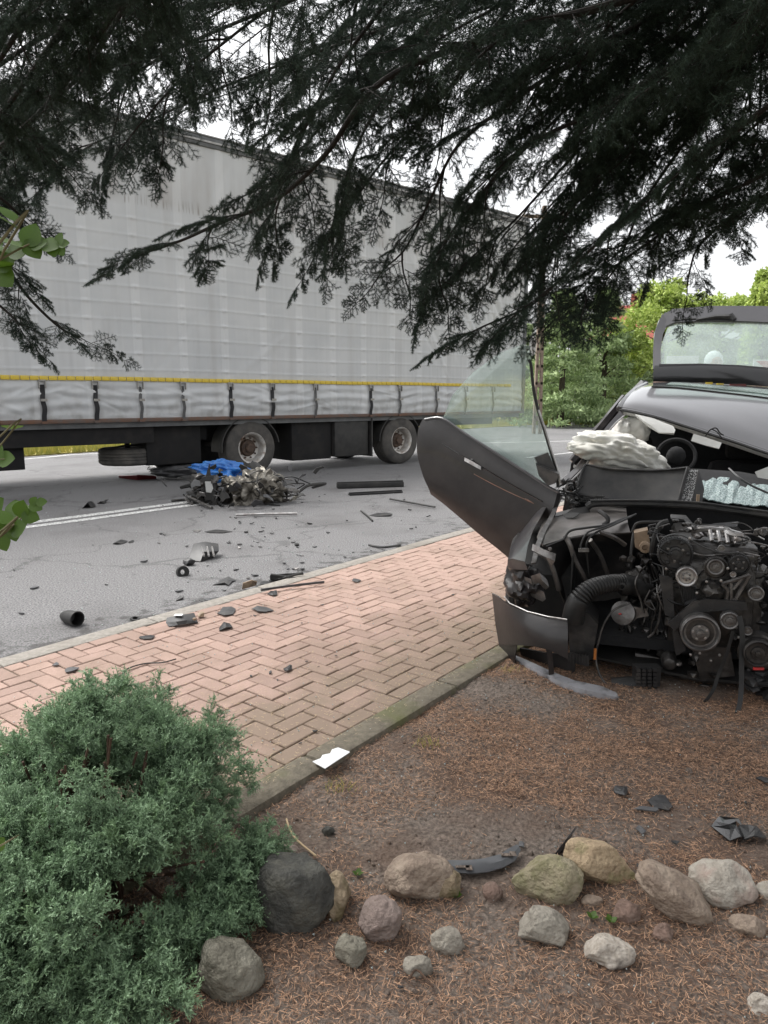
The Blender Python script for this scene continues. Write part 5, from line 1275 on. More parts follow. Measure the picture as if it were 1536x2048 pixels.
# verge grass blades where the verge shows
P = []
r3 = np.random.default_rng(12)
def vseg(a, b, n, dmax, h):
    for _ in range(n):
        t_ = r3.random(); q = r3.random()**1.5*dmax; d = np.array(b)-np.array(a); d = d/np.linalg.norm(d); nn_ = np.array([-d[1], d[0]])
        p = np.array(a)*(1-t_)+np.array(b)*t_+nn_*q; P.append((p[0], p[1], .03+.003*q, h))
vseg(VL[2], VL[3], 5000, 6, .22); vseg(VL[3], VL[5], 5000, 5, .25); vseg(VL[5], VL[6], 1500, 4, .3); vseg(VL[6], VL[7], 4000, 2.5, .34); vseg(VL[7], VL[8], 5000, 2.5, .34)
P = np.array(P); n = len(P); a = r3.uniform(0, 6.28, n); d = np.stack([np.cos(a)*.35, np.sin(a)*.35, np.ones(n)], 1); d /= np.linalg.norm(d, axis=1, keepdims=True)
V, Fq = quads_from(P[:, :3], d, P[:, 3]*r3.uniform(.4, 1.2, n), .035, np.stack([np.ones(n), np.zeros(n), np.zeros(n)], 1), .2)
tag(mesh_np('verge_grass', V, Fq, M['grassblade'], attr=np.repeat(r3.random(n), 4)), 'yellowed grass along the far side of the road', 'grass', kind='stuff')
# white sign board and red-white board seen through the rear window
def board(name, label, u0, v0, u1, v1, y, m, stripe=None):
    a, b = D(u0, v0, y), D(u1, v1, y); base = Vector(((a.x+b.x)/2, y, 0)); t_ = thing(name, label, 'sign', base)
    mb = MB(); mb.box((a.x, y-.015, b.z), (b.x, y+.015, a.z), None, .004); bp = mb.build('panel', M[m], t_)
    if stripe:
        w_ = b.x-a.x; h_ = a.z-b.z; mb = MB()
        mb.prism([(a.x+w_*.05, y-.019, a.z-h_*.1), (a.x+w_*.45, y-.019, a.z-h_*.1), (b.x-w_*.05, y-.019, b.z+h_*.1), (b.x-w_*.45, y-.019, b.z+h_*.1)], (0, .003, 0)); mb.build('red_stripe', M[stripe], bp, smooth=False)
    for x in (a.x+.06, b.x-.06):
        mb = MB(); mb.tube([(x, y+.035, 0), (x, y+.035, a.z-.03)], .02, 8); mb.build('leg', M['metal_mid'], t_)
board('sign_board', 'blank white board standing behind the car, left of the hooded person', 1334, 712, 1396, 729, 11.5, 'wall_white')
board('barrier_board', 'red and white striped board at the right edge behind the tailgate window', 1507, 719, 1570, 748, 11.0, 'wall_white', 'red_paint')
# person in a white hood behind the car
pp = D(1427, 724, 8.6); pbse = Vector((pp.x, pp.y, 0))
per = thing('person', 'person in a white hooded top standing behind the open tailgate', 'person', pbse)
def skin_body(name, nodes, edges, m, par):
    me = bpy.data.meshes.new(name); me.from_pydata([n[0] for n in nodes], edges, [])
    o = link(name, me, par); md = o.modifiers.new('skin', 'SKIN'); 
    for i, n in enumerate(nodes): me.skin_vertices[0].data[i].radius = (n[1], n[1]*(n[2] if len(n) > 2 else 1))
    me.skin_vertices[0].data[0].use_root = True
    s = o.modifiers.new('sub', 'SUBSURF'); s.levels = 1; s.render_levels = 1; me.materials.append(m); md.use_smooth_shade = True
    return o
HT = pp.z+.16
k_ = HT/1.8
def pz(x, y, z): return (x*k_, y*k_, z*k_)
skin_body('body', [(pz(0,0,.95),.15),(pz(0,0,1.15),.14),(pz(0,0,1.38),.15),(pz(0,0,1.5),.07),(pz(0,0,1.58),.06),(pz(-.19,0,1.42),.065),(pz(-.25,-.02,1.15),.05),(pz(-.24,-.12,.9),.042),(pz(.19,0,1.42),.065),(pz(.25,-.02,1.15),.05),(pz(.24,-.12,.9),.042),
    (pz(-.09,0,.85),.09),(pz(-.10,0,.48),.065),(pz(-.10,.02,.08),.045),(pz(-.10,-.14,.04),.04),(pz(.09,0,.85),.09),(pz(.10,0,.48),.065),(pz(.10,.02,.08),.045),(pz(.10,-.14,.04),.04),(pz(0,-.01,1.68),.085),(pz(-.24,-.17,.83),.035),(pz(.24,-.17,.83),.035)],
    [(0,1),(1,2),(2,3),(3,4),(2,5),(5,6),(6,7),(2,8),(8,9),(9,10),(0,11),(11,12),(12,13),(13,14),(0,15),(15,16),(16,17),(17,18),(4,19),(7,20),(10,21)], M['white_cloth'], per)
mb = MB(); mb.ball(pp+Vector((0, 0, .0)), .105, .115, .135, 3); hd = mb.build('hood', M['white_cloth'], per)
mb = MB(); mb.ball(pp+Vector((0, -.045, -.015)), .078, .085, .10, 3, .06, 3, 1); mb.ball(pp+Vector((0, -.132, -.02)), .014, .02, .02, 1); fc = mb.build('face', M['skin'], hd)
mb = MB()
for s_ in (-1, 1): mb.ball(pp+Vector((.03*s_, -.118, .01)), .011, .008, .007, 1)
mb.build('eyes', M['rubber'], fc)

# ================================================================== STONES
def stone_mat(name, c1, c2, c3, t3=(.48, .66), ns_=9):
    return mat(name, c1, c2, rough=.85, nscale=ns_*2.2, ndet=10, contrast=(.40, .60), c3=c3, n3=13, t3=t3, bump=.7, bscale=75, bdist=.02)
SM = {
 'dark': stone_mat('dark_green_grey_stone', (.075,.074,.065), (.042,.042,.037), (.10,.097,.08)),
 'tan': stone_mat('tan_stone', (.32,.25,.165), (.20,.15,.095), (.15,.125,.06)),
 'pink': stone_mat('pinkish_stone', (.30,.235,.195), (.20,.15,.125), (.36,.31,.27)),
 'brown': stone_mat('brown_stone', (.30,.235,.18), (.20,.15,.115), (.36,.29,.225)),
 'purple': stone_mat('purple_brown_stone', (.26,.20,.175), (.18,.138,.12), (.31,.25,.22)),
 'grey': stone_mat('grey_stone', (.29,.265,.22), (.19,.17,.14), (.34,.31,.26)),
 'green': stone_mat('greenish_stone', (.20,.185,.145), (.13,.12,.092), (.25,.235,.19)),
 'moss': stone_mat('mossy_stone', (.29,.25,.165), (.19,.175,.095), (.34,.29,.21)),
 'orange': stone_mat('warm_tan_stone', (.44,.335,.215), (.33,.245,.155), (.25,.22,.11), (.56,.68)),
 'light': stone_mat('pale_rough_stone', (.48,.43,.37), (.34,.30,.25), (.20,.175,.15), (.54,.66), 20),
 'lightgrey': stone_mat('pale_grey_stone', (.46,.42,.36), (.34,.305,.255), (.36,.28,.235)),
 'red': stone_mat('red_brick_stone', (.21,.14,.11), (.14,.092,.072), (.24,.175,.14)),
}
def stone(u0, v0, u1, v1, m, label, seed, rot=0, cuts=5, depth=.8, squash=.80, amt=.16):
    cu, cv = (u0+u1)/2, (v0+v1)/2
    base = G(cu, v1-(v1-v0)*.28); k = mpp(base+Vector((0, 0, .05)))
    hw = (u1-u0)/2*k; hh_ = (v1-v0)/2*k
    r = random.Random(seed); bm = bmesh.new(); bmesh.ops.create_icosphere(bm, subdivisions=5, radius=1)
    pl = []
    for i in range(cuts):
        n_ = Vector((r.gauss(0, 1), r.gauss(0, 1), r.gauss(0, .8))).normalized(); pl.append((n_, r.uniform(.62, .88)))
    for q in bm.verts:
        p = q.co.copy()
        for n_, h_ in pl:
            d_ = p.dot(n_)-h_
            if d_ > 0: p -= n_*d_*.88
        s_ = Vector((seed*3.7, seed*1.3, seed*.7))
        p *= 1+amt*noise.noise(p*1.2+s_)+.07*noise.noise(p*3+s_)+.03*noise.noise(p*8+s_)+.012*noise.noise(p*20+s_)
        q.co = p
    xs_ = [q.co.x for q in bm.verts]; ys_ = [q.co.y for q in bm.verts]; zs_ = [q.co.z for q in bm.verts]
    for q in bm.verts:
        q.co.x = (q.co.x-(max(xs_)+min(xs_))/2)/(max(xs_)-min(xs_))*2; q.co.y = (q.co.y-(max(ys_)+min(ys_))/2)/(max(ys_)-min(ys_))*2; q.co.z = (q.co.z-(max(zs_)+min(zs_))/2)/(max(zs_)-min(zs_))*2
    # seen about 40 degrees from above: image half-height = rz*cos + ry*sin
    el = math.atan2(CH, base.y); rz = 1.1*hh_/(math.cos(el)+depth*math.sin(el)); ry = depth*rz*1.1
    c = D(cu, cv, base.y); cz_ = max(min(c.z, rz*.62), rz*.30)-.008
    Mr = Matrix.Rotation(R(rot), 3, 'Y')
    a_ = abs(math.cos(R(rot))); b_ = abs(math.sin(R(rot)))
    if rot:
        # half-axes so that the turned ellipse fills the box
        A2 = hw*hw; B2 = rz*rz; c2, s2 = a_*a_, b_*b_; den = c2*c2-s2*s2
        hx = math.sqrt(max((A2*c2-B2*s2)/den, A2*.2)) if abs(den) > .12 else hw*1.15; hz_ = math.sqrt(max((B2*c2-A2*s2)/den, B2*.25)) if abs(den) > .12 else rz*.75
    else: hx, hz_ = hw, rz
    for q in bm.verts:
        p = Mr @ Vector((q.co.x*hx, q.co.y*ry, q.co.z*hz_)); q.co = p+Vector((c.x, base.y, cz_))-base
    for f in bm.faces: f.smooth = True
    me = bpy.data.meshes.new('stone'); bm.to_mesh(me); bm.free(); me.materials.append(SM[m])
    o = bpy.data.objects.new('stone', me); col.objects.link(o); o.location = base
    return tag(o, label, 'stone', 'stones edging the garden bed')
stone(510,1690,674,1880,'dark','large smooth dark green-grey stone at the right side of the juniper bush',31,-10,5,.7,.9,.12)
stone(640,1732,702,1850,'tan','tan angular stone tucked behind the large dark stone by the juniper',2,0,7)
stone(536,1680,602,1724,'pink','small pinkish stone peeking out behind the top of the dark stone',3)
stone(768,1692,912,1815,'brown','big brown boulder beside the curved black plastic trim',4,8,6)
stone(868,1728,924,1802,'tan','small light tan stone pressed against the right of the big brown boulder',5)
stone(716,1776,806,1892,'purple','purple-brown wedge stone leaning below the big brown boulder',6,24,6)
stone(861,1846,930,1908,'grey','small rounded grey stone in the needles below the brown boulder',7)
stone(670,1860,734,1942,'green','greenish flat-topped stone in front of the dark stone',8,0,9)
stone(806,1900,868,1952,'grey','half-buried rough grey stone, lowest of the middle stones',9,20)
stone(966,1756,1006,1806,'red','little reddish stone below the curved black trim',10)
stone(1024,1696,1168,1816,'moss','broad mossy green-brown boulder left of the tall tan boulder',11,10,5)
stone(1122,1666,1274,1782,'orange','large warm tan boulder with greenish tinge, highest in the row',12,14,6)
stone(1038,1806,1142,1896,'grey','grey-brown angular stone below the mossy boulder',13,16,7)
stone(1170,1860,1270,1938,'light','pale rough broken stone in front of the row',14,-6,9,.9)
stone(1272,1714,1442,1866,'brown','long brown oval boulder tilted down to the right',15,34,5)
stone(1378,1708,1512,1826,'lightgrey','rounded pale grey-pink boulder right of the tilted oval boulder',16,16,5)
stone(1224,1788,1278,1850,'red','broken piece of red brick between the tan and the oval boulder',17,0,9)
stone(1162,1784,1208,1814,'brown','small brown stone under the warm tan boulder',18)
stone(1462,1822,1536,1882,'brown','low brown oval stone under the pale grey-pink boulder',19,8)
stone(1306,1836,1350,1890,'red','reddish triangular stone under the tilted oval boulder',20,0,8)
stone(1514,1752,1570,1806,'lightgrey','small pale stone cut off by the right picture edge',21)
stone(392,1866,528,2006,'green','large dark greenish rock half under the lower branches of the juniper',22,30,6)
stone(1498,1978,1550,2034,'light','pale stone in the lower right corner of the garden bed',23)
stone(226,2014,324,2060,'dark','brownish dark stone under the juniper at the bottom edge',24)
stone(643,1646,670,1670,'dark','fist-sized dark clod on the needles near the kerb',25)

# ================================================================== SMALL DEBRIS
def shard(name, label, u, v, w_, h_, seed, m='dust_plastic', cat='debris', group=None, zb=None, bend=.25, thick=.004, rot=None, rise=None, npt=7):
    # irregular curved fragment of w_ x h_ photo pixels lying on the ground
    if zb is None:
        g0 = G(u, v); zb = soil_z(g0.x, g0.y)+.008 if PS(g0)[1] < -.14 else 0.0
    r = random.Random(seed); b = G(u, v, zb); k = mpp(b)
    el = math.atan2(CH-zb, math.hypot(b.x, b.y)); hx = w_*k/2; hy = h_*k/2/max(math.sin(el), .2)
    if hy > hx*1.6: hy = hx*1.6
    rise = rise if rise is not None else min(.05, h_*k*.35)
    mb = MB(); k_ = r.randint(6, 9); outl = []
    for j in range(k_):
        a_ = 2*math.pi*j/k_+r.uniform(-.28, .28); rr_ = r.choice([.55, .7, .9, 1.0, 1.0])
        x = max(-1, min(1, 1.15*rr_*math.cos(a_))); y = max(-1, min(1, 1.15*rr_*math.sin(a_))); outl.append((x, y))
    ca, sa = math.cos(r.uniform(-.5, .5)), math.sin(r.uniform(-.5, .5)); kink = r.uniform(-.3, .3)
    def zz(x, y): t_ = x*ca+y*sa-kink; return .004+rise*(bend*1.6*max(0, 1-abs(t_)*1.3)+.35*max(0, y)*r.uniform(.5, 1))
    ring = [b+Vector((x*hx, y*hy, zz(x, y))) for x, y in outl]; inn = [b+Vector((x*hx*.45, y*hy*.45, zz(x*.45, y*.45)+rise*.12*r.random())) for x, y in outl]; cen = b+Vector((0, 0, zz(0, 0)))
    dn = Vector((0, 0, -thick)); Vv = ring+inn+[cen]+[p+dn for p in ring]; Ff = []
    for j in range(k_):
        j2 = (j+1) % k_; Ff += [(j, j2, k_+j2, k_+j), (k_+j, k_+j2, 2*k_), (j2, j, 2*k_+1+j, 2*k_+1+j2)]
    Ff.append(tuple(range(3*k_, 2*k_, -1))); mb.add(Vv, Ff)
    if rot is not None:
        Mr = Matrix.Rotation(rot, 3, 'Z'); mb.v = [b+Mr @ (p-b) for p in mb.v]
    return tag(mb.build(name, M[m], base=b, smooth=False), label, cat, group)
def bar(name, label, pts, r_, m, cat, zb=0.0, group=None, n=6, flat=1.0):
    ps = smooth_path([G(u, v, zb+dz) for u, v, dz in pts], 4); b = ps[0].copy(); b.z = zb; mb = MB(); mb.tube(ps, r_, n, True, flat)
    return tag(mb.build(name, M[m], base=b), label, cat, group)
# on the soil
mb = MB(); b = G(955, 1745)
cv = []
top = [(880,1722),(905,1722),(935,1722),(970,1718),(1000,1710),(1018,1698),(1035,1690)]; bot = [(885,1738),(908,1745),(940,1748),(975,1745),(1008,1735),(1030,1722),(1040,1700)]
mb.shell([[G(u, v, .028) for u, v in top], [G((u+u2)/2, (v+v2)/2, .032) for (u, v), (u2, v2) in zip(top, bot)], [G(u, v, .022) for u, v in bot]], .006)
trim = tag(mb.build('plastic_trim', M['trim_grey'], base=b), 'curved black plastic trim strip with slots lying behind the stones', 'debris')
for (u, v, w1, h1) in ((925,1734,.022,.008),(938,1736,.010,.016),(1012,1710,.016,.010),(1026,1708,.010,.016)):
    mb = MB(); mb.box((-w1, -h1*.7, 0), (w1, h1*.7, .002), Matrix.Translation(G(u, v, .037))); mb.build('slot', M['soil'], trim, smooth=False)
shard('black_bracket','black plastic bracket with torn teeth lying on the needle-covered soil',1243,1587,38,18,1,'black_plastic',rise=.03)
shard('plastic_shard','dark triangular plastic shard right of the torn bracket',1320,1606,48,26,2,'black_plastic',rot=-.4)
shard('plastic_strip','thin grey plastic strip below the torn bracket on the soil',1292,1619,60,7,3,'grey_plastic',rot=-.15)
shard('plastic_strip','pale grey plastic splinter above the pale oval boulder gap on bare soil',1282,1662,18,38,4,'grey_plastic',rise=.01)
shard('bumper_piece','shiny black bumper piece with a pointed corner near the right picture edge',1458,1662,62,44,5,'gloss_black',rise=.05,bend=.4)
shard('plastic_shard','matt black crumpled plastic right of the shiny bumper piece',1508,1676,50,30,6,'black_plastic',rise=.05,bend=.5)
bar('plastic_spike','black pointed plastic spike sticking up behind the warm tan boulder',[(1118,1704,.0),(1128,1690,.04),(1140,1672,.09),(1152,1654,.12)],[.028]*3+[.024]*3+[.016]*3+[.010]*3+[.003],'black_plastic','debris',n=5,flat=.3)
shard('plastic_strip','small dark plastic piece on bare soil near the kerb end of the car',1042,1690,14,16,7,'grey_plastic')
shard('plastic_strip','dark strip lying on soil at the far right below the belt',1528,1560,30,12,8,'black_plastic')
bar('dry_twig','pale curved dry stalk on the soil beside the juniper bush',[(573,1638,.02),(580,1660,.02),(596,1682,.02),(632,1712,.015)],.0035,'straw','twig')
bar('dry_twig','thin brown twig lying among the needles in front of the stones',[(818,1958,.015),(834,1940,.02),(866,1974,.015)],.003,'juniper_stem','twig')
# on the kerb and bricks
cd = MB(); b = G(662, 1518, .05)
o4 = [G(625,1524,.052), G(650,1538,.052), G(700,1505,.055), G(676,1496,.056), G(664,1500,.056), G(660,1508,.056), G(645,1511,.054), G(641,1518,.053)]
cd.prism(o4, (0, 0, .003)); tag(cd.build('white_card', M['card'], base=b, smooth=False), 'torn white plastic card lying on the mossy garden kerb', 'card')
ZP = .036
def pb_(*a, **k): return shard(*a, zb=ZP, **k)
mb = MB(); rows = [[G(334,1236,ZP+.03),G(352,1232,ZP+.045),G(372,1229,ZP+.045),G(388,1226,ZP+.035)],[G(332,1246,ZP+.01),G(352,1244,ZP+.03),G(374,1241,ZP+.03),G(392,1238,ZP+.012)],[G(338,1254,ZP),G(356,1250,ZP+.01),G(372,1248,ZP+.01),G(396,1246,ZP)]]
mb.shell(rows, .006); pl = tag(mb.build('plastic_housing', M['dust_plastic'], base=G(360,1250,ZP)), 'dark curved plastic housing with a white sticker on the edge of the bricks', 'debris')
mb = MB(); mb.box((-.026,-.018,0), (.026,.018,.002), Matrix.Translation(G(357, 1230, ZP+.055))); mb.build('sticker', M['card'], pl, smooth=False)
mb = MB(); mb.ball(G(402,1228,ZP+.02), .025, .03, .022, 1, .5, 2, 3); mb.ball(G(389,1238,ZP+.03), .016, .012, .012, 1); mb.build('connector', M['tan_plastic'], pl)
pb_('plastic_shard','leaf-shaped dark plastic shard on the bricks right of the stickered housing',450,1225,38,16,11,'dust_plastic')
pb_('plastic_shard','pair of bent dark slivers on the brick path below the long bar',525,1221,46,10,12,'dust_plastic',bend=.5)
pb_('plastic_shard','cup-shaped dark fragment on the bricks just below the long grey bar',546,1188,22,12,13,'black_plastic',bend=.6)
pb_('plastic_shard','black crumpled fragment with a hooked end in mid path',452,1256,26,18,14,'black_plastic',bend=.6)
pb_('plastic_shard','flat dark sliver at the brick edge beside the asphalt crack',297,1275,36,8,15,'black_plastic')
pb_('plastic_shard','dark pointed chip standing on the bricks above the juniper, right of the cable',575,1340,18,14,16,'black_plastic',bend=.7)
pb_('plastic_shard','grey flat shard on the bricks at the left above the juniper',143,1340,24,10,17,'grey_plastic')
pb_('plastic_shard','small grey chip on the bricks left of the cable',112,1330,12,7,18,'grey_plastic')
pb_('plastic_shard','brown dark shard on the bricks at the far end near the door',712,1162,20,7,19,'dust_plastic')
bar('cable','thin black cable with a plug lying bent across the bricks above the juniper',[(213,1359,.005),(236,1354,.008),(250,1344,.02),(258,1336,.012),(290,1327,.006),(325,1325,.006),(352,1318,.006)],.004,'rubber','cable',zb=ZP)
# along the road edge
bar('metal_bar','long thin grey bar lying along the pale kerb strip',[(522,1180,.03),(570,1173,.03),(648,1164,.03)],.012,'grey_plastic','bar',zb=.03,n=4)
mb = MB(); rows = [[G(540,1150,.06),G(575,1147,.06),G(606,1146,.05)],[G(540,1158,.02),G(575,1155,.03),G(608,1154,.02)],[G(546,1162,.0),G(580,1160,.01),G(606,1158,.0)]]
mb.shell(rows, .01); mb.tube([G(542,1149,.065), G(575,1153,.05), G(606,1146,.06)], .01, 6); mb.tube([G(548,1160,.01), G(572,1154,.05), G(604,1158,.02)], .008, 6)
tag(mb.build('metal_debris', M['mudguard'], base=G(575,1158)), 'folded dark metal frame lying at the road edge by the bricks', 'debris')
mb = MB(); mb.shell([[G(486,1166,.06),G(503,1160,.08),G(514,1163,.06)],[G(484,1178,.0),G(500,1174,.02),G(512,1170,.01)]], .008); tag(mb.build('folded_plate', M['tan_plastic'], base=G(500,1175)), 'folded brownish plate standing beside the bent frame', 'debris')
shard('plastic_strip','short dark strip between the folded plate and the bent frame',530,1167,34,6,22,'black_plastic')
shard('plastic_strip','thin dark curved strip on the asphalt left of the folded plate',450,1166,44,14,23,'dust_plastic',bend=.6)
shard('plastic_strip','bowed dark strip at the asphalt edge near the stickered housing',425,1203,56,12,24,'dust_plastic',bend=.7)
# black tube, ring, small roller
mb = MB(); a = G(130, 1232, .045); b = G(155, 1238, .05); ax = (b-a).normalized(); c = a
prof = [(.022,-.03),(.036,.0),(.046,.04),(.052,(b-a).length),(.044,(b-a).length),(.040,.05),(0,.04)]
mb.lathe(prof, c, ax, 24); mb.tube([a+Vector((0,0,-.01)), G(124,1231,.03)], .015, 6); tag(mb.build('rubber_sleeve', M['rubber'], base=G(142,1243)), 'black rubber sleeve with an open round end on the asphalt', 'debris')
mb = MB(); mb.lathe([(.035,0),(.028,.012),(.018,.012),(.020,.0)], G(270,1239,.003), (.2,-.2,1), 18); tag(mb.build('rubber_ring', M['rubber'], base=G(270,1239)), 'small black rubber ring on the asphalt near the bricks', 'debris')
mb = MB(); c = G(365, 1144, .03); mb.lathe([(.05,-.03),(.055,.0),(.05,.03),(.025,.03),(.02,.0),(.025,-.03)], c, (.5,-.8,.2), 18, closed=True); tag(mb.build('rubber_bush', M['rubber'], base=G(365,1150)), 'round dark rubber bush on the asphalt below the lamp fragment', 'debris')
# lamp-like fragment with bright bars
lf = thing('lamp_fragment', 'broken dark lamp housing with bright bars standing on the asphalt', 'debris', G(410, 1118))
mb = MB(); mb.shell([[G(388,1090,.10),G(410,1086,.12),G(436,1090,.09)],[G(384,1104,.06),G(408,1106,.07),G(436,1104,.05)],[G(378,1122,.0),G(400,1124,.0),G(424,1114,.01)]], .03); mb.ball(G(378,1124,.03), .05, .04, .035, 2, .5, 2, 1); mb.build('housing', M['black_plastic'], lf)
for i in range(3): 
    mb = MB(); mb.tube([G(404+i*10, 1094, .10), G(408+i*10, 1112, .06)], .010, 6); mb.build('bright_bar', M['metal_light'], lf)
shard('dark_strip','long dark torn strip on the asphalt above the lamp fragment',434,1064,62,10,31,'black_plastic',bend=.3)
shard('silver_chip','pale silver chip at the left end of the dark torn strip',394,1062,20,9,32,'metal_light')
shard('dark_fragment','dark forked fragment on the asphalt left of the lamp fragment',240,1086,24,12,33,'black_plastic',bend=.6)
shard('dark_fragment','small dark lump right of the forked fragment',262,1085,12,8,34,'black_plastic',bend=.6)
shard('dark_fragment','lumpy black fragment just above the double white line',179,1015,22,12,35,'black_plastic',bend=.9,rise=.06)
shard('dark_fragment','black splinter pair above the white line left of the wreck heap',207,1006,20,10,36,'black_plastic',bend=.9)
bar('bent_wire','bent thin rod lying on the asphalt right of the wreck heap',[(722,1022,.01),(735,1032,.02),(745,1042,.01)],.012,'mudguard','wire')
shard('branching_fragment','dark bent fragment with a round end right of the wreck heap',762,1030,46,10,37,'black_plastic',bend=.5)
bar('bent_strip','black bent strip on the asphalt near the brick edge below the door',[(738,1090,.01),(760,1094,.02),(775,1094,.04),(800,1090,.01)],.012,'black_plastic','strip')
# long bars between wreck and wheel
def plank(name, label, a, b, hgt, dep, m):
    A_, B2 = G(*a), G(*b); mb = MB(); d = B2-A_; L = d.length; Mx = Matrix.Translation(A_) @ Matrix.Rotation(math.atan2(d.y, d.x), 4, 'Z')
    mb.box((0, 0, .005), (L, dep, hgt), Mx, .008); mb.box((0, .02, hgt+.001), (L*.99, dep*.5, hgt+.02), Mx)
    return tag(mb.build(name, M[m], base=A_), label, 'debris')
plank('sill_panel','dark sill panel lying on the road between wreck heap and open door',(676,978),(808,974),.09,.16,'mudguard')
plank('sill_strip','long flat dark strip lying in front of the sill panel',(700,992),(806,986),.03,.10,'black_plastic')
bar('thin_rod','thin dark rod on the asphalt below the sill panel towards the door',[(780,998,.03),(815,1004,.03),(870,1014,.03)],.014,'mudguard','rod')
# wreck heap
hp_ = G(480, 1012)
mb = MB(); c = G(440, 968, .0); c = D(448, 941, G(440, 985).y); mb.add(*crumple(c, .36, .30, .13, 13, .50, 5, R(8))); tag(mb.build('blue_tarp', M['tarp'], base=G(440, 985), ang=180), 'crumpled bright blue tarpaulin on the wreck heap beside the trailer wheel', 'tarpaulin')
gy = G(500, 1005).y
mb = MB(); c = D(507, 976, gy); V_, F_ = crumple(c, .34, .30, .17, 17, .60, 5); mb.add(V_, F_)
V2 = []
for p in mb.v:
    q = p-c; V2.append(p+Vector((0, 0, .030*math.sin(q.x*34+9*noise.noise(q*3))+.02*math.sin(q.z*60+5*noise.noise(q*4)))))
mb.v = V2; tag(mb.build('crumpled_foil', M['foil'], base=G(505, 1008), ang=180), 'crumpled silvery insulation sheet with dark hollows in the wreck heap', 'debris')
wk = thing('wrecked_motor', 'torn-off dark engine part with a pale lens in the wreck heap under the blue tarpaulin', 'wreckage', G(420, 1010))
wr = random.Random(44)
gy2 = G(420, 1005).y
mb = MB()
for i in range(26):
    u, v = wr.uniform(388, 455), wr.uniform(955, 1010); c = D(u, v, gy2+wr.uniform(-.2, .4)); c.z = max(c.z, .03); mb.ball(c, wr.uniform(.04,.13), wr.uniform(.05,.12), wr.uniform(.03,.10), 2, .6, 2, i)
mb.build('motor_lump', M['metal_dark'], wk)
mb = MB(); c = D(418, 977, gy2-.25); mb.prism([c+Vector(p) for p in [(-.10,0,.16),(.06,0,.18),(.10,0,.02),(.07,0,-.16),(-.06,0,-.17),(-.11,0,0)]], (0,.12,0)); mb.prism([D(410,958,gy2-.2), D(420,952,gy2-.2), D(418,928,gy2-.2)], (0,.05,0)); lh = mb.build('lamp_housing', M['mudguard'], wk, smooth=False)
mb = MB(); mb.prism([c+Vector(p) for p in [(-.05,-.01,.10),(.04,-.01,.10),(.06,-.01,.0),(.03,-.01,-.06),(-.04,-.01,-.05)]], (0,.02,0)); mb.build('lamp_lens', M['white_plastic'], lh, smooth=False)
for i in range(34):
    p0_ = D(wr.uniform(375, 600), wr.uniform(950, 1012), gy2+wr.uniform(-.3, .3)); pts = [p0_]
    for k in range(3): pts.append(pts[-1]+Vector((wr.uniform(-.3,.3), wr.uniform(-.2,.2), wr.uniform(-.14,.10))))
    for p in pts: p.z = max(p.z, .015)
    mb = MB(); mb.tube(smooth_path(pts, 4), wr.choice([.010,.015,.022]), 5); mb.build('torn_tube', M[wr.choice(['rubber','metal_dark','metal_mid','mudguard'])], wk)
for i in range(75):
    c = D(wr.gauss(480, 62), wr.uniform(935, 1040), gy2+wr.uniform(-.7, .3)); c.z = max(c.z, .02); mb = MB()
    a_ = Vector((wr.uniform(-.14,.14), wr.uniform(-.1,.1), wr.uniform(-.04,.10))); b_ = Vector((wr.uniform(-.08,.08), wr.uniform(-.1,.1), wr.uniform(.0,.12)))
    mb.shell([[c, c+a_*.5+Vector((0,0,.02)), c+a_], [c+b_*.6, c+a_*.5+b_, c+a_+b_*.5]], .008); mb.build('torn_sheet', M[wr.choice(['black_plastic','metal_mid','mudguard','metal_dark','grey_plastic','foil'])], wk, smooth=False)
mb = MB(); mb.tube([D(533, 1003, gy-.1), D(545, 985, gy-.1), D(549, 966, gy)], .035, 6, True, .4); tag(mb.build('grey_strut', M['grey_plastic'], base=G(535,1008)), 'grey strut leaning against the silvery sheet', 'debris')
bar('silver_rail','bright silver rail lying in front of the wreck heap',[(472,1030,.03),(530,1028,.03),(594,1027,.03)],.018,'metal_light','bar',n=6)
bar('grey_pipe','grey pipe slanting out of the left of the wreck heap',[(372,992,.10),(395,1002,.06),(424,1016,.02)],.022,'metal_mid','pipe')
for i, (pts) in enumerate([[(548,962),(565,958),(585,960)],[(560,975),(575,968),(590,972)],[(545,968),(560,980),(585,985)]]):
    mb = MB(); mb.tube(smooth_path([D(u, v, gy+.1) for u, v in pts], 4), .012, 6); tag(mb.build('bent_tube', M['metal_mid'], base=G(565,1000)), ['upper','middle','lower'][i]+' bent thin grey tube at the right end of the wreck heap', 'tube')
# red lamp piece and torn panels at the left
mb = MB(); mb.shell([[G(238,951,.05),G(275,950,.10),G(312,953,.05)],[G(238,955,.0),G(275,960,.0),G(312,957,.0)]], .02); tag(mb.build('red_lamp', M['red_plastic'], base=G(275,958)), 'dark red broken lamp piece on the road left of the wreck heap', 'debris')
mb = MB(); c = D(352, 940, G(352, 958).y); mb.add(*crumple(c, .42, .25, .10, 23, .5, 4)); tag(mb.build('grey_rag', M['grey_plastic'], base=G(352, 955), ang=180), 'crumpled grey torn panel between the red lamp piece and the blue tarpaulin', 'debris')
shard('white_fragment','white torn fragment lying on the grey panel beside the red lamp piece',318,938,46,16,52,'white_plastic',bend=.8,rise=.10)
shard('black_fragment','black folded fragment next to the blue tarpaulin on its left',372,944,34,22,53,'black_plastic',bend=.9,rise=.15)
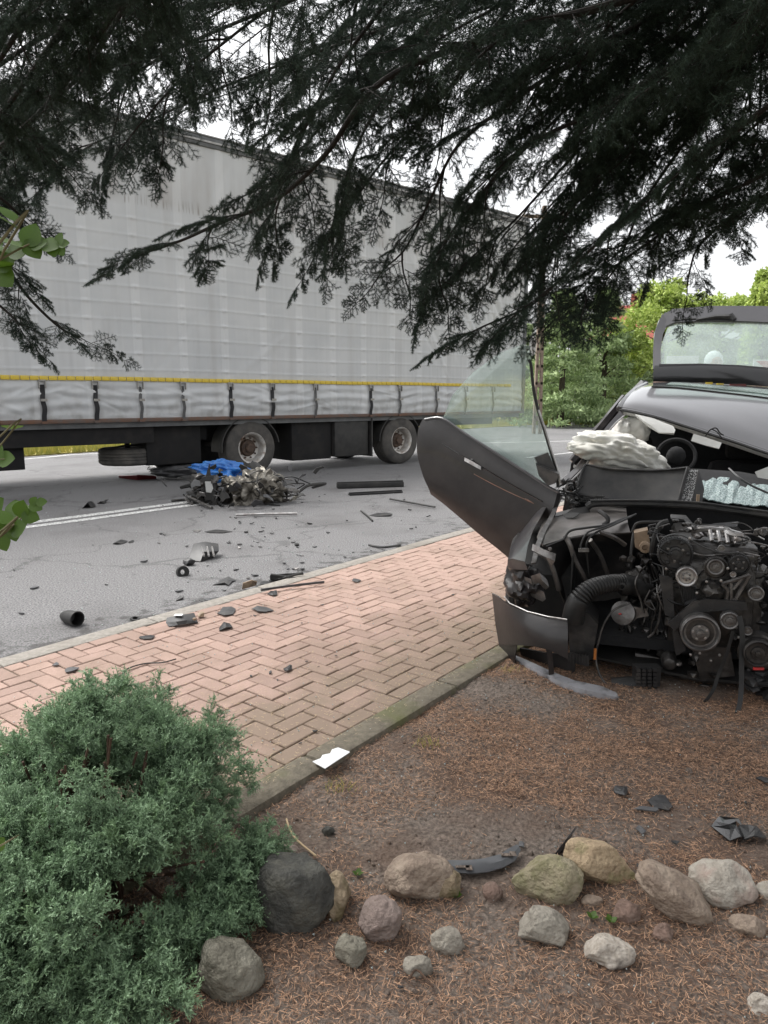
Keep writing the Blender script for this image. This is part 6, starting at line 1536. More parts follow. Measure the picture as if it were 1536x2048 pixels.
# countless small fragments
marks = [(142,1240,'near the black rubber sleeve'),(360,1250,'near the stickered plastic housing'),(575,1160,'near the folded metal frame'),(410,1115,'near the broken lamp housing'),(420,1010,'under the blue tarpaulin'),(505,1010,'by the crumpled silvery sheet'),(275,960,'by the dark red lamp piece'),(700,985,'by the long dark sill panel'),(770,1092,'near the bent black strip'),(760,1030,'right of the bright silver rail'),(650,1080,'in the open near lane'),(180,1015,'above the double white line'),(100,1100,'by the left picture edge'),(285,1340,'around the thin black cable'),(575,1340,'around the dark chip in mid path'),(850,1260,'towards the hanging bumper'),(820,1400,'along the garden kerb'),(660,1518,'around the white card'),(900,1180,'below the open door'),(1243,1590,'around the toothed black bracket'),(1460,1660,'around the shiny bumper piece'),(850,1480,'on bare soil along the kerb'),(1100,1480,'in front of the bumper lip'),(950,1735,'around the curved black trim'),(700,1700,'beside the juniper bush'),(840,1930,'in front of the stones')]
def scatter(count, sampler, label, group, name, zb, smin, smax, seed, mats_):
    r = random.Random(seed); protos = []
    for i in range(6):
        mb = MB(); k = r.randint(4, 6); poly = []
        for j in range(k):
            a_ = 2*math.pi*j/k+r.uniform(-.35, .35); rr_ = r.uniform(.45, 1); poly.append((rr_*math.cos(a_), rr_*math.sin(a_)*.55, 0))
        mb.prism(poly, (r.uniform(-.1, .1), 0, .22)); mb.v = [Vector((p.x, p.y, p.z+.35*abs(p.x)*(1 if i % 2 else .2))) for p in mb.v]
        me = bpy.data.meshes.new(name); me.from_pydata([tuple(p) for p in mb.v], [], mb.f); me.materials.append(M[mats_[i % len(mats_)]]); protos.append(me)
    for i in range(count):
        p = sampler(r)
        if p is None: continue
        q = Euler((r.gauss(0, .15), r.gauss(0, .15), r.uniform(0, 6.28))).to_quaternion()
        sz = r.uniform(smin, smax)*r.choice([.6, 1, 1, 1.4]); me = r.choice(protos); o = inst(name, me, None, p+Vector((0, 0, zb)), q, sz)
        lm = min(marks, key=lambda m_: (G(m_[0], m_[1])-p).length)[2]; tint_ = {'black_plastic': 'black', 'dust_plastic': 'dusty black', 'grey_plastic': 'grey', 'mudguard': 'dark grey', 'metal_mid': 'dull metal'}[mats_[protos.index(me) % len(mats_)]]
        f_ = (sz/smin); tag(o, ('tiny ' if f_ < 1.0 else 'small ' if f_ < 1.9 else 'larger ')+tint_+' '+label+' '+lm, 'fragment', group)
def s_road(r):
    if r.random() < .7:
        u = r.gauss(560, 150); v = r.uniform(985, 1200)
    else: u = r.uniform(0, 860); v = r.uniform(955, 1280)
    p = G(u, v); s_, n_ = PS(p)
    return p if n_ > 2.2 and u < 900 else None
scatter(130, s_road, 'fragment on the grey asphalt', 'small fragments on the asphalt', 'plastic_fragment', .004, .018, .045, 5, ['black_plastic','dust_plastic','grey_plastic','black_plastic','mudguard','metal_mid'])
def s_path(r):
    p = PW(r.uniform(-.6, 4.2), r.uniform(.05, 1.95)); return p
scatter(70, s_path, 'fragment on the pink bricks', 'tiny fragments on the bricks', 'paving_fragment', .036, .006, .016, 6, ['black_plastic','dust_plastic','black_plastic','mudguard'])
def s_soil(r):
    p = PW(r.uniform(-1.2, 2.6), r.uniform(-2.4, -.3)); p.z = soil_z(p.x, p.y); return p if p.y > 1.4 and abs(p.x) < 2 else None
scatter(60, s_soil, 'fragment on the garden soil', 'tiny fragments on the soil', 'soil_fragment', .008, .006, .018, 7, ['black_plastic','dust_plastic','mudguard'])
# crumbs of safety glass
n = 1500; r4 = np.random.default_rng(31); Vs = []; Fs_ = []
tet = np.array([[1,1,1],[1,-1,-1],[-1,1,-1],[-1,-1,1]])*.6
for i in range(n):
    if i % 3 == 0: p = PW(r4.uniform(-1.5, 2.0), r4.uniform(-.1, 1.9), .038)
    elif i % 3 == 1:
        p = G(r4.normal(560, 240), r4.uniform(985, 1260), .004)
        if PS(p)[1] < 2.2: continue
    else:
        p = PW(r4.uniform(-1.0, 2.2), r4.uniform(-2.2, -.2)); p.z = soil_z(p.x, p.y)+.01
    b0 = len(Vs)*4
    Vs.append(np.array(p)+tet*r4.uniform(.002, .0055)*(1.6 if i % 3 == 1 else 1)); Fs_ += [[b0,b0+1,b0+2],[b0,b0+3,b0+1],[b0,b0+2,b0+3],[b0+1,b0+3,b0+2]]
tag(mesh_np('glass_crumbs', np.concatenate(Vs), Fs_, M['crumb']), 'crumbs of broken glass strewn over road, bricks and soil', 'glass crumbs', kind='stuff')

Vs, Fs_ = [], []; ico = MB().ball((0, 0, 0), 1, sub=1, nz=.5, nf=1.5, seed=2); iv = np.array([tuple(p) for p in ico.v]); if_ = np.array(ico.f)
for i in range(1500):
    p = PW(r4.uniform(-1.8, 3.6), r4.uniform(-2.9, -.2)); z = soil_z(p.x, p.y); k = r4.uniform(.003, .009)*(2.2 if r4.random() < .05 else 1)
    if noise.noise(Vector((p.x*1.6, p.y*1.6, 3)))+r4.normal(0, .25) > .15: continue
    Rm = np.array(Euler(tuple(r4.uniform(0, 6, 3))).to_matrix()); Vs.append((iv*k*np.array([1, .8, .7])) @ Rm.T+np.array([p.x, p.y, z+k*.3])); Fs_.append(if_+len(iv)*(len(Vs)-1))
tag(mesh_np('soil_crumbs', np.concatenate(Vs), np.concatenate(Fs_), M['soil']), 'crumbs of dark earth lying loose on the garden bed', 'soil crumbs', kind='stuff')

# ================================================================== JUNIPER BUSH
def needles_on(segs, per_m, L, wd, lean, r, tint_fn):
    # segs: list of (p0, p1, t0, t1); needles round every twig
    Bs, Ds, Ts = [], [], []
    for a, b, t0, t1 in segs:
        a, b = np.array(a), np.array(b); d = b-a; ln = np.linalg.norm(d)
        if ln < 1e-6: continue
        d /= ln; n = max(2, int(ln*per_m)); f = (np.arange(n)+r.random(n)*.8)/n
        ref = np.array([0, 0, 1.]) if abs(d[2]) < .9 else np.array([1., 0, 0]); e1 = np.cross(d, ref); e1 /= np.linalg.norm(e1); e2 = np.cross(d, e1)
        ang = r.uniform(0, 6.28, n); rad = np.cos(ang)[:, None]*e1+np.sin(ang)[:, None]*e2
        dd = rad*math.sin(lean)+d*math.cos(lean); dd += r.normal(0, .12, (n, 3)); dd /= np.linalg.norm(dd, axis=1, keepdims=True)
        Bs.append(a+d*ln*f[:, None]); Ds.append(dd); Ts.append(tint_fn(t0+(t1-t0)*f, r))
    B_, D_, T_ = np.concatenate(Bs), np.concatenate(Ds), np.concatenate(Ts); n = len(B_)
    s_ = np.cross(D_, r.normal(size=(n, 3)))
    V, Fq = quads_from(B_, D_, L*r.uniform(.7, 1.15, n), wd, s_, .3)
    return V, Fq, np.repeat(np.clip(T_, 0, 1), 4)
def juniper_tuft(seed, Ls=.15, per_m=430):
    r = np.random.default_rng(seed); segs = []
    def grow(p, d, ln, lev, t):
        n = 3; pts = [p]; dd = d.copy()
        for i in range(n):
            dd = dd+r.normal(0, .13, 3)+np.array([0, 0, .05]); dd /= np.linalg.norm(dd); pts.append(pts[-1]+dd*ln/n)
        for i in range(n): segs.append((pts[i], pts[i+1], t+(1-t)*i/n*.8, t+(1-t)*(i+1)/n*.8))
        if lev < 2:
            for i in range(11 if lev == 0 else 5):
                f = r.uniform(.15, .98); k = min(int(f*n), n-1); q = pts[k]+(pts[k+1]-pts[k])*(f*n-k)
                side = r.normal(size=3); side -= dd*np.dot(side, dd); side /= np.linalg.norm(side)
                nd_ = dd*.75+side*.7; nd_ /= np.linalg.norm(nd_); grow(q, nd_, ln*(.62 if lev == 0 else .5)*r.uniform(.7, 1.1), lev+1, min(.9, t+.3*f+.15))
    grow(np.zeros(3), np.array([1., 0, 0]), Ls, 0, .15)
    V, Fq, T = needles_on(segs, per_m, .0066, .0030, .62, r, lambda t, rr: .0+1.0*t**2.2+rr.normal(0, .10, len(t)))  # pale new growth at tips; inner needles tinted darker for shaded recesses
    return V, Fq, T
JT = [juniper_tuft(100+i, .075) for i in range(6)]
def juniper_branch(seed):
    r = random.Random(seed); Vn, Fn, Tn, on = [], [], [], 0
    spots = [(Vector((.07, 0, 0)), Vector((1, 0, .05)), 1.0)]
    for i in range(9):
        x = r.uniform(-.05, .09); a_ = r.uniform(0, 6.28); sd2 = Vector((0, math.cos(a_), math.sin(a_)))
        spots.append((Vector((x, 0, 0))+sd2*r.uniform(.0, .035), (Vector((1, 0, 0))*r.uniform(.5, 1.1)+sd2*r.uniform(.4, 1.0)+Vector((0, 0, .25))).normalized(), r.uniform(.55, .95)))
    for p, d, sc_ in spots:
        V, F_, T = JT[r.randrange(6)]; q = np.array((d.to_track_quat('X', 'Z') @ Euler((r.uniform(0, 6.28), 0, 0)).to_quaternion()).to_matrix())
        Vn.append((V*sc_) @ q.T+np.array(p)); Fn.append(F_+on); Tn.append(T); on += len(V)
    return np.concatenate(Vn), np.concatenate(Fn), np.concatenate(Tn)
JB = [juniper_branch(i) for i in range(6)]
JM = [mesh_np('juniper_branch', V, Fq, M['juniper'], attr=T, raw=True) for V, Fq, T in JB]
JC = Vector((-.90, 1.98, 0)); JR = Vector((.555, .60, .58))
jb = thing('juniper_bush', 'spreading blue-green juniper bush filling the lower left corner beside the bricks', 'bush', JC)
jr = random.Random(77)
def jshape(a_, el):
    d = Vector((math.cos(a_)*math.cos(el), math.sin(a_)*math.cos(el), math.sin(el)))
    k = 1+.22*noise.noise(d*2.1+Vector((4, 1, 2)))+.10*noise.noise(d*5+Vector((1, 7, 3)))
    return d, k
cands = []
for i in range(760):
    a_ = jr.uniform(0, 6.28); el = math.asin(jr.uniform(-.05, 1)); d, k = jshape(a_, el); rad = jr.uniform(.70, 1.0)
    p = JC+Vector((d.x*JR.x, d.y*JR.y, d.z*JR.z))*k*rad
    if p.z < .05: p.z = jr.uniform(.05, .15)
    # layered habit: gaps between the tiers let the dark inside show
    lay = noise.noise(Vector((p.x*3.2, p.y*3.2, p.z*5.5)))
    low_ = max(0, (.32-p.z)/.32)
    if lay < -.12+.26*low_*(1 if p.y < JC.y+.1 else .2): continue
    out = (d*.8+Vector((jr.gauss(0, .3), jr.gauss(0, .3), .42+jr.gauss(0, .22)))).normalized()
    toward = (p-Vector((0, 0, CH))).length + (0 if (Vector((0, 0, CH))-p).dot(d) > -.2 else .6)
    cands.append((toward, p, out, d))
cands.sort(key=lambda c: c[0])
jq = []
vis_ = [c for c in cands if c[0] < 9]
for i, (tw, p, out, d) in enumerate(cands):
    sc_ = jr.uniform(.75, 1.2); base = p-out*.09*sc_
    q = out.to_track_quat('X', 'Z') @ Euler((jr.uniform(0, 6.28), 0, 0)).to_quaternion()
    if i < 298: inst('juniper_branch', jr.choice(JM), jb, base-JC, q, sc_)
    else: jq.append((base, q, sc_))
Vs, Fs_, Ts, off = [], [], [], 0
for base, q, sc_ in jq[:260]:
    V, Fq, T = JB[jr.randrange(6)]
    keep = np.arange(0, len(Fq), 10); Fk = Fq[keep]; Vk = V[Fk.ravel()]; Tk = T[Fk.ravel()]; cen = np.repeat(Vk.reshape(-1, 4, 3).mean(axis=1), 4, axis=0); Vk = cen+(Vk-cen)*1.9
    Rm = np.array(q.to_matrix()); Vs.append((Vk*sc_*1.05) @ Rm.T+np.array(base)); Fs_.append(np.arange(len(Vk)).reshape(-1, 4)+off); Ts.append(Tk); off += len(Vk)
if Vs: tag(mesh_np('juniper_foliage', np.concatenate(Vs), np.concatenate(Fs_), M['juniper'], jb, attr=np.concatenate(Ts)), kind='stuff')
mb = MB()
for i in range(90):
    a_ = jr.uniform(0, 6.28); el = jr.uniform(.0, 1.4); d, k = jshape(a_, el); e = JC+Vector((d.x*JR.x, d.y*JR.y, max(.03, d.z*JR.z)))*k*.85; s0 = JC+Vector((jr.uniform(-.12,.12), jr.uniform(-.12,.12), .0))
    mid = s0.lerp(e, .5)+Vector((jr.uniform(-.06,.06), jr.uniform(-.06,.06), jr.uniform(-.05,.06)))
    mb.tube(smooth_path([s0, mid, e], 4), [.010]*3+[.007]*3+[.004]*3, 5)
tag(mb.build('juniper_stems', M['juniper_stem'], jb), kind='stuff')

# ================================================================== OVERHANGING SPRUCE
def spruce_spray(seed, L=.75, per_m=560):
    r = np.random.default_rng(seed); segs = []; wood = []
    def curve(p, d, ln, n, droop):
        pts = [np.array(p, float)]; dd = np.array(d, float)
        for i in range(n):
            dd = dd+np.array([0, 0, -droop])+r.normal(0, .05, 3); dd /= np.linalg.norm(dd); pts.append(pts[-1]+dd*ln/n)
        return pts
    main = curve((0, 0, 0), (1, 0, .08), L, 8, .035); wood.append((main, .0055, .0016))
    for i in range(8):
        if i >= 2: segs.append((main[i], main[i+1], i/8, (i+1)/8))
    s_ = .08; sgn = 1
    while s_ < .97:
        f = s_*8; k = min(int(f), 7); q = main[k]+(main[k+1]-main[k])*(f-k); dm = main[k+1]-main[k]; dm /= np.linalg.norm(dm)
        lat = np.cross([0, 0, 1.], dm); lat /= np.linalg.norm(lat)
        ln = ((1-s_)*L*.52+.045)*r.uniform(.65, 1.1); ang = R(r.uniform(42, 62))
        d = dm*math.cos(ang)+lat*sgn*math.sin(ang)+np.array([0, 0, r.uniform(-.35, .12)])
        pts = curve(q, d/np.linalg.norm(d), ln, 4, .06); wood.append((pts, .0028, .0010))
        for i in range(4): segs.append((pts[i], pts[i+1], .4+.15*i, .55+.15*i))
        if ln > .10:
            m_ = int(ln/.075)
            for j in range(m_):
                g = r.uniform(.12, .92)*4; kk = min(int(g), 3); qq = pts[kk]+(pts[kk+1]-pts[kk])*(g-kk); d2 = pts[kk+1]-pts[kk]; d2 /= np.linalg.norm(d2)
                lat2 = np.cross([0, 0, 1.], d2); lat2 /= max(np.linalg.norm(lat2), 1e-6); d3 = d2*.7+lat2*(1 if j % 2 else -1)*.75+np.array([0, 0, r.uniform(-.4, .1)])
                p3 = curve(qq, d3/np.linalg.norm(d3), r.uniform(.04, .09)*(1 if ln < .2 else 1.3), 2, .08); wood.append((p3, .0016, .0008))
                for i in range(2): segs.append((p3[i], p3[i+1], .6+.2*i, .8+.2*i))
        s_ += r.uniform(.060, .100); sgn = -sgn
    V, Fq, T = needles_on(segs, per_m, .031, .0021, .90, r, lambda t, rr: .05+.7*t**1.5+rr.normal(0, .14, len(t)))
    Wv, Wf = [], []; off = 0
    for pts, r0, r1 in wood:
        n = len(pts)
        for i, p in enumerate(pts):
            t_ = pts[min(i+1, n-1)]-pts[max(i-1, 0)]; t_ = t_/np.linalg.norm(t_); e1 = np.cross(t_, [.3, .2, 1.]); e1 /= np.linalg.norm(e1); e2 = np.cross(t_, e1); rr_ = r0+(r1-r0)*i/(n-1)
            for k in range(3): Wv.append(p+(e1*math.cos(2.0944*k)+e2*math.sin(2.0944*k))*rr_)
        for i in range(n-1):
            for k in range(3): Wf.append([off+i*3+k, off+i*3+(k+1) % 3, off+(i+1)*3+(k+1) % 3, off+(i+1)*3+k])
        off += 3*n
    return V, Fq, T, np.array(Wv), np.array(Wf)
SPR = []
def bough(seed):
    # a side branch carrying several sprays
    r = random.Random(seed); rn = np.random.default_rng(seed); parts_ = [spruce_spray(seed*10+i, .5, 620) for i in range(3)]
    Vn, Fn, Tn, Wv, Wf = [], [], [], [], []; on = ow = 0
    L = .72; pts = [np.array([L*k/6, 0.02*math.sin(k), -.10*(k/6)**2*L]) for k in range(7)]
    spots = [(.98, 0, .62)]; t_ = .12; sg = 1
    while t_ < .95: spots.append((t_, sg, max(.45, (1.30-t_)*r.uniform(.62, .95)))); t_ += r.uniform(.10, .17); sg = -sg
    for t_, sg, sc_ in spots:
        V, F_, T, W, WF = r.choice(parts_)
        d = Vector((1, sg*r.uniform(.8, 1.6), r.uniform(-.40, .15))).normalized() if sg else Vector((1, 0, -.12)).normalized()
        q = np.array((d.to_track_quat('X', 'Z') @ Euler((r.gauss(0, .3), 0, 0)).to_quaternion()).to_matrix()); p = np.array([L*t_, 0, -.10*t_**2*L])
        kp = rn.random(len(F_)) < .80
        Fk = F_[kp]; Vk = V[Fk.ravel()]; c_ = np.repeat(Vk.reshape(-1, 4, 3).mean(axis=1), 4, axis=0)
        Vk = (c_*sc_+(Vk-c_)*(.80+.20*sc_)*1.12) @ q.T+p
        Vn.append(Vk); Fn.append(np.arange(len(Vk)).reshape(-1, 4)+on); Tn.append(T[Fk.ravel()]); on += len(Vk)
        Wv.append((W*sc_) @ q.T+p); Wf.append(WF+ow); ow += len(W)
    n = len(pts); W = []; WF = []
    for i, p in enumerate(pts):
        for k in range(4): W.append(p+np.array([0, math.cos(1.5708*k), math.sin(1.5708*k)])*(.008*(1-i/n)+.002))
    for i in range(n-1):
        for k in range(4): WF.append([ow+i*4+k, ow+i*4+(k+1) % 4, ow+(i+1)*4+(k+1) % 4, ow+(i+1)*4+k])
    Wv.append(np.array(W)); Wf.append(np.array(WF))
    return np.concatenate(Vn), np.concatenate(Fn), np.concatenate(Tn), np.concatenate(Wv), np.concatenate(Wf)
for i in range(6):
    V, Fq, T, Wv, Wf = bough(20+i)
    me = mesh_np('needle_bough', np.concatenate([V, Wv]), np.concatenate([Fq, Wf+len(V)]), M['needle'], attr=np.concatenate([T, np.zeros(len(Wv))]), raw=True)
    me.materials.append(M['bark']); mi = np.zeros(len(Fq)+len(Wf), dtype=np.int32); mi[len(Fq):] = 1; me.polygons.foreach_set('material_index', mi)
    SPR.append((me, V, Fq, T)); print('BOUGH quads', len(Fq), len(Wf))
TB = Vector((2.9, 1.3, 0))
sp = thing('overhanging_spruce', 'large blue-green spruce whose drooping branches hang over the top of the picture', 'tree', TB)
mb = MB(); mb.tube([TB+Vector((0, 0, -.2)), TB+Vector((.02, .02, 2)), TB+Vector((0, 0, 5)), TB+Vector((.03, 0, 9)), TB+Vector((0, 0, 13))], [.26, .22, .17, .09, .02], 14); mb.build('trunk', M['bark'], sp)
def PX(u, v, y): return D(u, v, y)
Lm = []     # (world control points, radius at the root, spray scale, density, droop)
def limb(tz, pts, r0=.03, scale=1.0, dens=1.0, droop=.35, root=True):
    q_ = [PX(*p) for p in pts]; t0_ = TB+Vector((-.1, .05, tz)); d0 = (q_[1]-q_[0]).normalized(); L0 = (q_[0]-t0_).length
    def bz(t): return t0_*(1-t)**2+(q_[0]-d0*L0*.45)*2*t*(1-t)+q_[0]*t*t
    ps = [bz(k/6) for k in range(6)]+q_; Lm.append((ps, r0, scale, dens, droop))
limb(4.3, [(1218,10,2.9),(1018,62,2.95),(768,160,3.05),(650,310,3.15),(550,400,3.25),(440,446,3.35),(370,478,3.45),(310,500,3.5)], .035, .58, 1.6, .12)
limb(4.2, [(1193,100,3.3),(1080,165,3.4),(1008,215,3.5),(913,295,3.7),(860,400,3.8),(815,490,3.85),(790,520,3.9)], .028, .60, 1.3, .35)
limb(4.0, [(1248,190,3.0),(1168,235,3.15),(1048,295,3.3),(960,390,3.4),(900,470,3.45),(875,525,3.5)], .026, .60, 1.3, .4)
limb(3.6, [(1500,240,2.7),(1300,390,2.9),(1170,510,3.1),(1070,605,3.25),(985,645,3.3)], .026, .58, 1.5, .20)
limb(3.4, [(1536,345,2.9),(1418,405,3.1),(1290,490,3.3),(1200,555,3.4),(1150,600,3.4)], .022, .52, 1.4, .25)
limb(3.3, [(1590,360,2.8),(1480,420,3.2),(1400,490,3.4),(1380,540,3.45),(1374,575,3.45)], .018, .36, 1.2, .30)
limb(3.5, [(1640,300,2.9),(1560,370,3.2),(1500,410,3.5)], .018, .5, 1.2, .4)
limb(4.6, [(1100,-60,4.2),(760,60,4.6),(480,160,4.9),(300,240,5.0),(180,290,5.0)], .03, .85, 1.2, .45)
limb(4.8, [(900,-120,3.6),(560,10,3.9),(330,110,4.1),(190,210,4.2),(90,300,4.2)], .03, .75, 1.2, .5)
limb(4.5, [(1420,40,3.6),(1290,220,4.0),(1190,380,4.2),(1125,470,4.3),(1095,520,4.3)], .028, .62, 1.3, .35)
limb(4.9, [(760,20,3.4),(660,160,3.6),(600,280,3.7),(560,380,3.75),(550,410,3.75)], .024, .58, 1.0, .4)
limb(4.6, [(1000,40,3.8),(880,200,4.0),(760,330,4.1),(690,430,4.15),(660,470,4.15)], .024, .62, 1.3, .35)
limb(4.2, [(1320,130,3.4),(1130,330,3.6),(1030,440,3.7),(960,500,3.75)], .024, .62, 1.3, .5)
limb(3.9, [(1480,120,3.0),(1380,270,3.2),(1290,400,3.4),(1255,480,3.5),(1240,525,3.5)], .024, .56, 1.4, .25)
limb(4.4, [(1540,20,2.8),(1440,130,3.0),(1320,240,3.2),(1210,340,3.3),(1120,430,3.4)], .026, .62, 1.4, .4)
limb(5.0, [(1300,-80,4.4),(1180,60,4.8),(1080,180,5.0),(1020,280,5.0)], .026, .80, 1.2, .4)
limb(5.0, [(1560,-60,4.0),(1480,90,4.4),(1420,210,4.6),(1380,330,4.6)], .026, .80, 1.3, .4)
limb(4.2, [(1620,150,3.2),(1500,260,3.5),(1420,330,3.6),(1355,410,3.7),(1330,460,3.7)], .022, .54, 1.3, .25)
limb(4.9, [(420,-80,2.4),(250,-10,2.6),(110,60,2.7),(0,130,2.7),(-80,200,2.7)], .034, .62, 1.3, .5)
limb(5.0, [(380,-60,3.2),(300,70,3.3),(255,170,3.4),(230,250,3.4)], .020, .55, 1.2, .7)
limb(5.0, [(640,-60,3.0),(480,60,3.2),(360,160,3.3),(270,260,3.3)], .022, .60, 1.2, .5)
limb(5.1, [(200,-60,3.0),(120,60,3.2),(60,180,3.3),(20,290,3.3)], .022, .60, 1.4, .6)
limb(5.1, [(60,-60,2.6),(0,100,2.7),(-40,240,2.7),(-60,330,2.7)], .020, .55, 1.3, .5)
limb(4.6, [(900,0,5.0),(700,80,5.3),(560,150,5.4),(420,200,5.5)], .022, .9, 1.2, .4)
limb(4.0, [(1100,250,3.9),(1000,350,4.0),(930,440,4.1),(900,510,4.1)], .02, .62, 1.3, .5)
limb(5.2, [(980,-60,3.0),(860,60,3.1),(740,240,3.2),(700,340,3.25),(680,420,3.3)], .022, .55, .9, .5)
# low boughs entering from the left come from a neighbouring limb of the same tree
limb(3.6, [(420,-260,1.5),(120,180,1.75),(-60,350,1.9),(0,395,1.95),(40,430,2.0)], .018, .25, 1.3, .3)
limb(3.4, [(380,-300,1.4),(60,150,1.65),(-110,400,1.85),(0,520,1.95),(60,598,2.0),(120,655,2.05),(160,675,2.07)], .014, .24, 1.5, .22)
limb(3.3, [(300,-300,1.4),(-20,150,1.6),(-160,430,1.8),(-60,560,1.9),(10,620,1.95),(40,650,1.95)], .012, .22, 1.4, .25)
limb(3.6, [(420,-260,1.6),(160,150,1.9),(30,250,2.1),(80,290,2.15),(120,330,2.15)], .014, .26, 1.3, .4)
limb(4.9, [(1180,-80,3.4),(1020,0,3.6),(860,90,3.8),(700,200,3.9),(600,300,4.0)], .024, .62, 1.2, .5)
limb(4.7, [(1560,60,3.6),(1400,150,3.9),(1240,270,4.1),(1130,380,4.2),(1040,480,4.2)], .024, .66, 1.4, .45)
limb(5.2, [(700,-100,4.2),(520,-20,4.4),(380,60,4.6),(280,130,4.7)], .022, .8, 1.3, .4)
limb(5.3, [(1560,-120,3.2),(1380,-40,3.4),(1220,60,3.6),(1080,140,3.7)], .024, .66, 1.5, .4)
limb(5.2, [(1620,-60,3.6),(1540,60,3.8),(1500,180,4.0),(1470,290,4.0)], .022, .66, 1.4, .5)
limb(5.0, [(260,-90,2.2),(120,-20,2.4),(40,40,2.5),(-40,110,2.5)], .024, .5, 1.6, .5)
def wlimb(tz, pts, r0=.03, scale=1.1, dens=.8, droop=.3): Lm.append(([TB+Vector((-.1, .05, tz))]+[Vector(p) for p in pts], r0, scale, dens, droop))
# unseen boughs behind and right of the camera, added to shade the bed
wlimb(4.0, [(1.8,.4,3.7),(.9,-.3,3.5),(.2,-.9,3.3)])
wlimb(4.6, [(2.2,.2,4.0),(1.6,-.9,3.4),(1.0,-1.8,3.0)])
wlimb(3.8, [(3.2,.3,3.4),(3.3,-.9,3.0),(3.2,-1.9,2.7)])
wlimb(4.2, [(3.9,1.4,3.8),(4.9,1.5,3.3),(5.7,1.6,2.9)])
srn = random.Random(303)
spr = []
for ps, r0, scale, dens, droop in Lm:
    sp_ = smooth_path(ps, 8); n = len(sp_)
    mb = MB(); mb.tube(sp_, [r0*.85*(1-.88*(i/(n-1))**.6)+.0015 for i in range(n)], 8); mb.build('limb', M['bark'], sp)
    # arc length
    acc = [0]
    for i in range(1, n): acc.append(acc[-1]+(sp_[i]-sp_[i-1]).length)
    scale *= 1.5; tot = acc[-1]; step = .315*scale/.9/dens; s_ = tot*.14; sg = 1
    while s_ < tot:
        k = max(i for i in range(n) if acc[i] <= s_); k = min(k, n-2); f = (s_-acc[k])/max(acc[k+1]-acc[k], 1e-6); p = sp_[k].lerp(sp_[k+1], f)
        t_ = (sp_[k+1]-sp_[k]).normalized(); lat = t_.cross(Vector((0, 0, 1)))
        lat = lat.normalized() if lat.length > .05 else Vector((0, 1, 0))
        q = s_/tot
        d = (t_*srn.uniform(.5, 1.0)+lat*sg*srn.uniform(.5, 1.3)+Vector((0, 0, -droop*srn.uniform(.2, 1.5)))).normalized()
        spr.append((p, d, scale*srn.uniform(.7, 1.15)*(1.12-.5*q), inview(p, 140), inview(p, 700)))
        s_ += step*srn.uniform(.7, 1.3); sg = -sg
    spr.append((sp_[-1]-(sp_[-1]-sp_[-2])*.5, (sp_[-1]-sp_[-3]).normalized(), scale*.5, inview(sp_[-1], 140), inview(sp_[-1], 700)))
spr.sort(key=lambda s: (not s[3], s[0].length))
print('SPRAYS', len(spr), sum(1 for s in spr if s[3]))
Vs, Fs_, Ts, off = [], [], [], 0
for i, (p, d, s_, vis0, vis1) in enumerate(spr):
    q = d.to_track_quat('X', 'Z') @ Euler((srn.gauss(0, .5), 0, 0)).to_quaternion(); pr = SPR[srn.randrange(6)]
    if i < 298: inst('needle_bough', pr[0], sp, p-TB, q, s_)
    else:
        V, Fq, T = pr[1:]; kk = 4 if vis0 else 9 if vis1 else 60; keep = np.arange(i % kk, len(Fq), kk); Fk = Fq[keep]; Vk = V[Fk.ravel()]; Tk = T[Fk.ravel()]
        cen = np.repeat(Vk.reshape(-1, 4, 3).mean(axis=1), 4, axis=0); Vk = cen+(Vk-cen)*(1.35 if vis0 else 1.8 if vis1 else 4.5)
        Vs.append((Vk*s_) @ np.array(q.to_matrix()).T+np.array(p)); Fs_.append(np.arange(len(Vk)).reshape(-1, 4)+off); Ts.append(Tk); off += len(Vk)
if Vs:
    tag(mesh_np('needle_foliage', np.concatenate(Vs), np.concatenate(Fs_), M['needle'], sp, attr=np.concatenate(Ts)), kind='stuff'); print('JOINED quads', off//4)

# ================================================================== LEAFY SHRUB AT THE LEFT EDGE
def leaf_mesh():
    mb = MB(); n = 9; rows = [[], [], []]
    for i in range(n):
        t_ = i/(n-1); wv = math.sin(math.pi*min(1, t_**.8))**.8*.42*(1+.03*(i % 2)); z = -.10*(t_-.5)**2
        rows[0].append((t_, -wv, z+.06*wv)); rows[1].append((t_, 0, z-.02)); rows[2].append((t_, wv, z+.06*wv))
    me = bpy.data.meshes.new('leaf'); V = [p for r in rows for p in r]; Fs = []
    for a in range(2):
        for j in range(n-1): Fs.append((a*n+j, a*n+j+1, (a+1)*n+j+1, (a+1)*n+j))
    me.from_pydata(V, [], Fs); me.materials.append(M['leaf'])
    for p in me.polygons: p.use_smooth = True
    return me
LME = leaf_mesh()
SB = Vector((-1.45, .85, 0))
sh = thing('leafy_shrub', 'shrub with rounded fresh green leaves reaching in from the left picture edge', 'shrub', SB)
def leaf_at(u, v, y, rpx, tilt):
    p = D(u, v, y); L = rpx*2*mpp(p)
    # the leaf lies roughly facing the light above and the viewer
    x = (Vector((math.cos(tilt), 0, math.sin(tilt)))+Vector((0, random.uniform(-.25, .25), 0))).normalized(); zax = (Vector((random.uniform(-.3, .3), -1, .45))).normalized(); yax = zax.cross(x).normalized(); zax = x.cross(yax)
    q = Matrix((x, yax, zax)).transposed().to_quaternion(); inst('leaf', LME, sh, p-x*L/2-SB, q, (L, L*1.05, L))
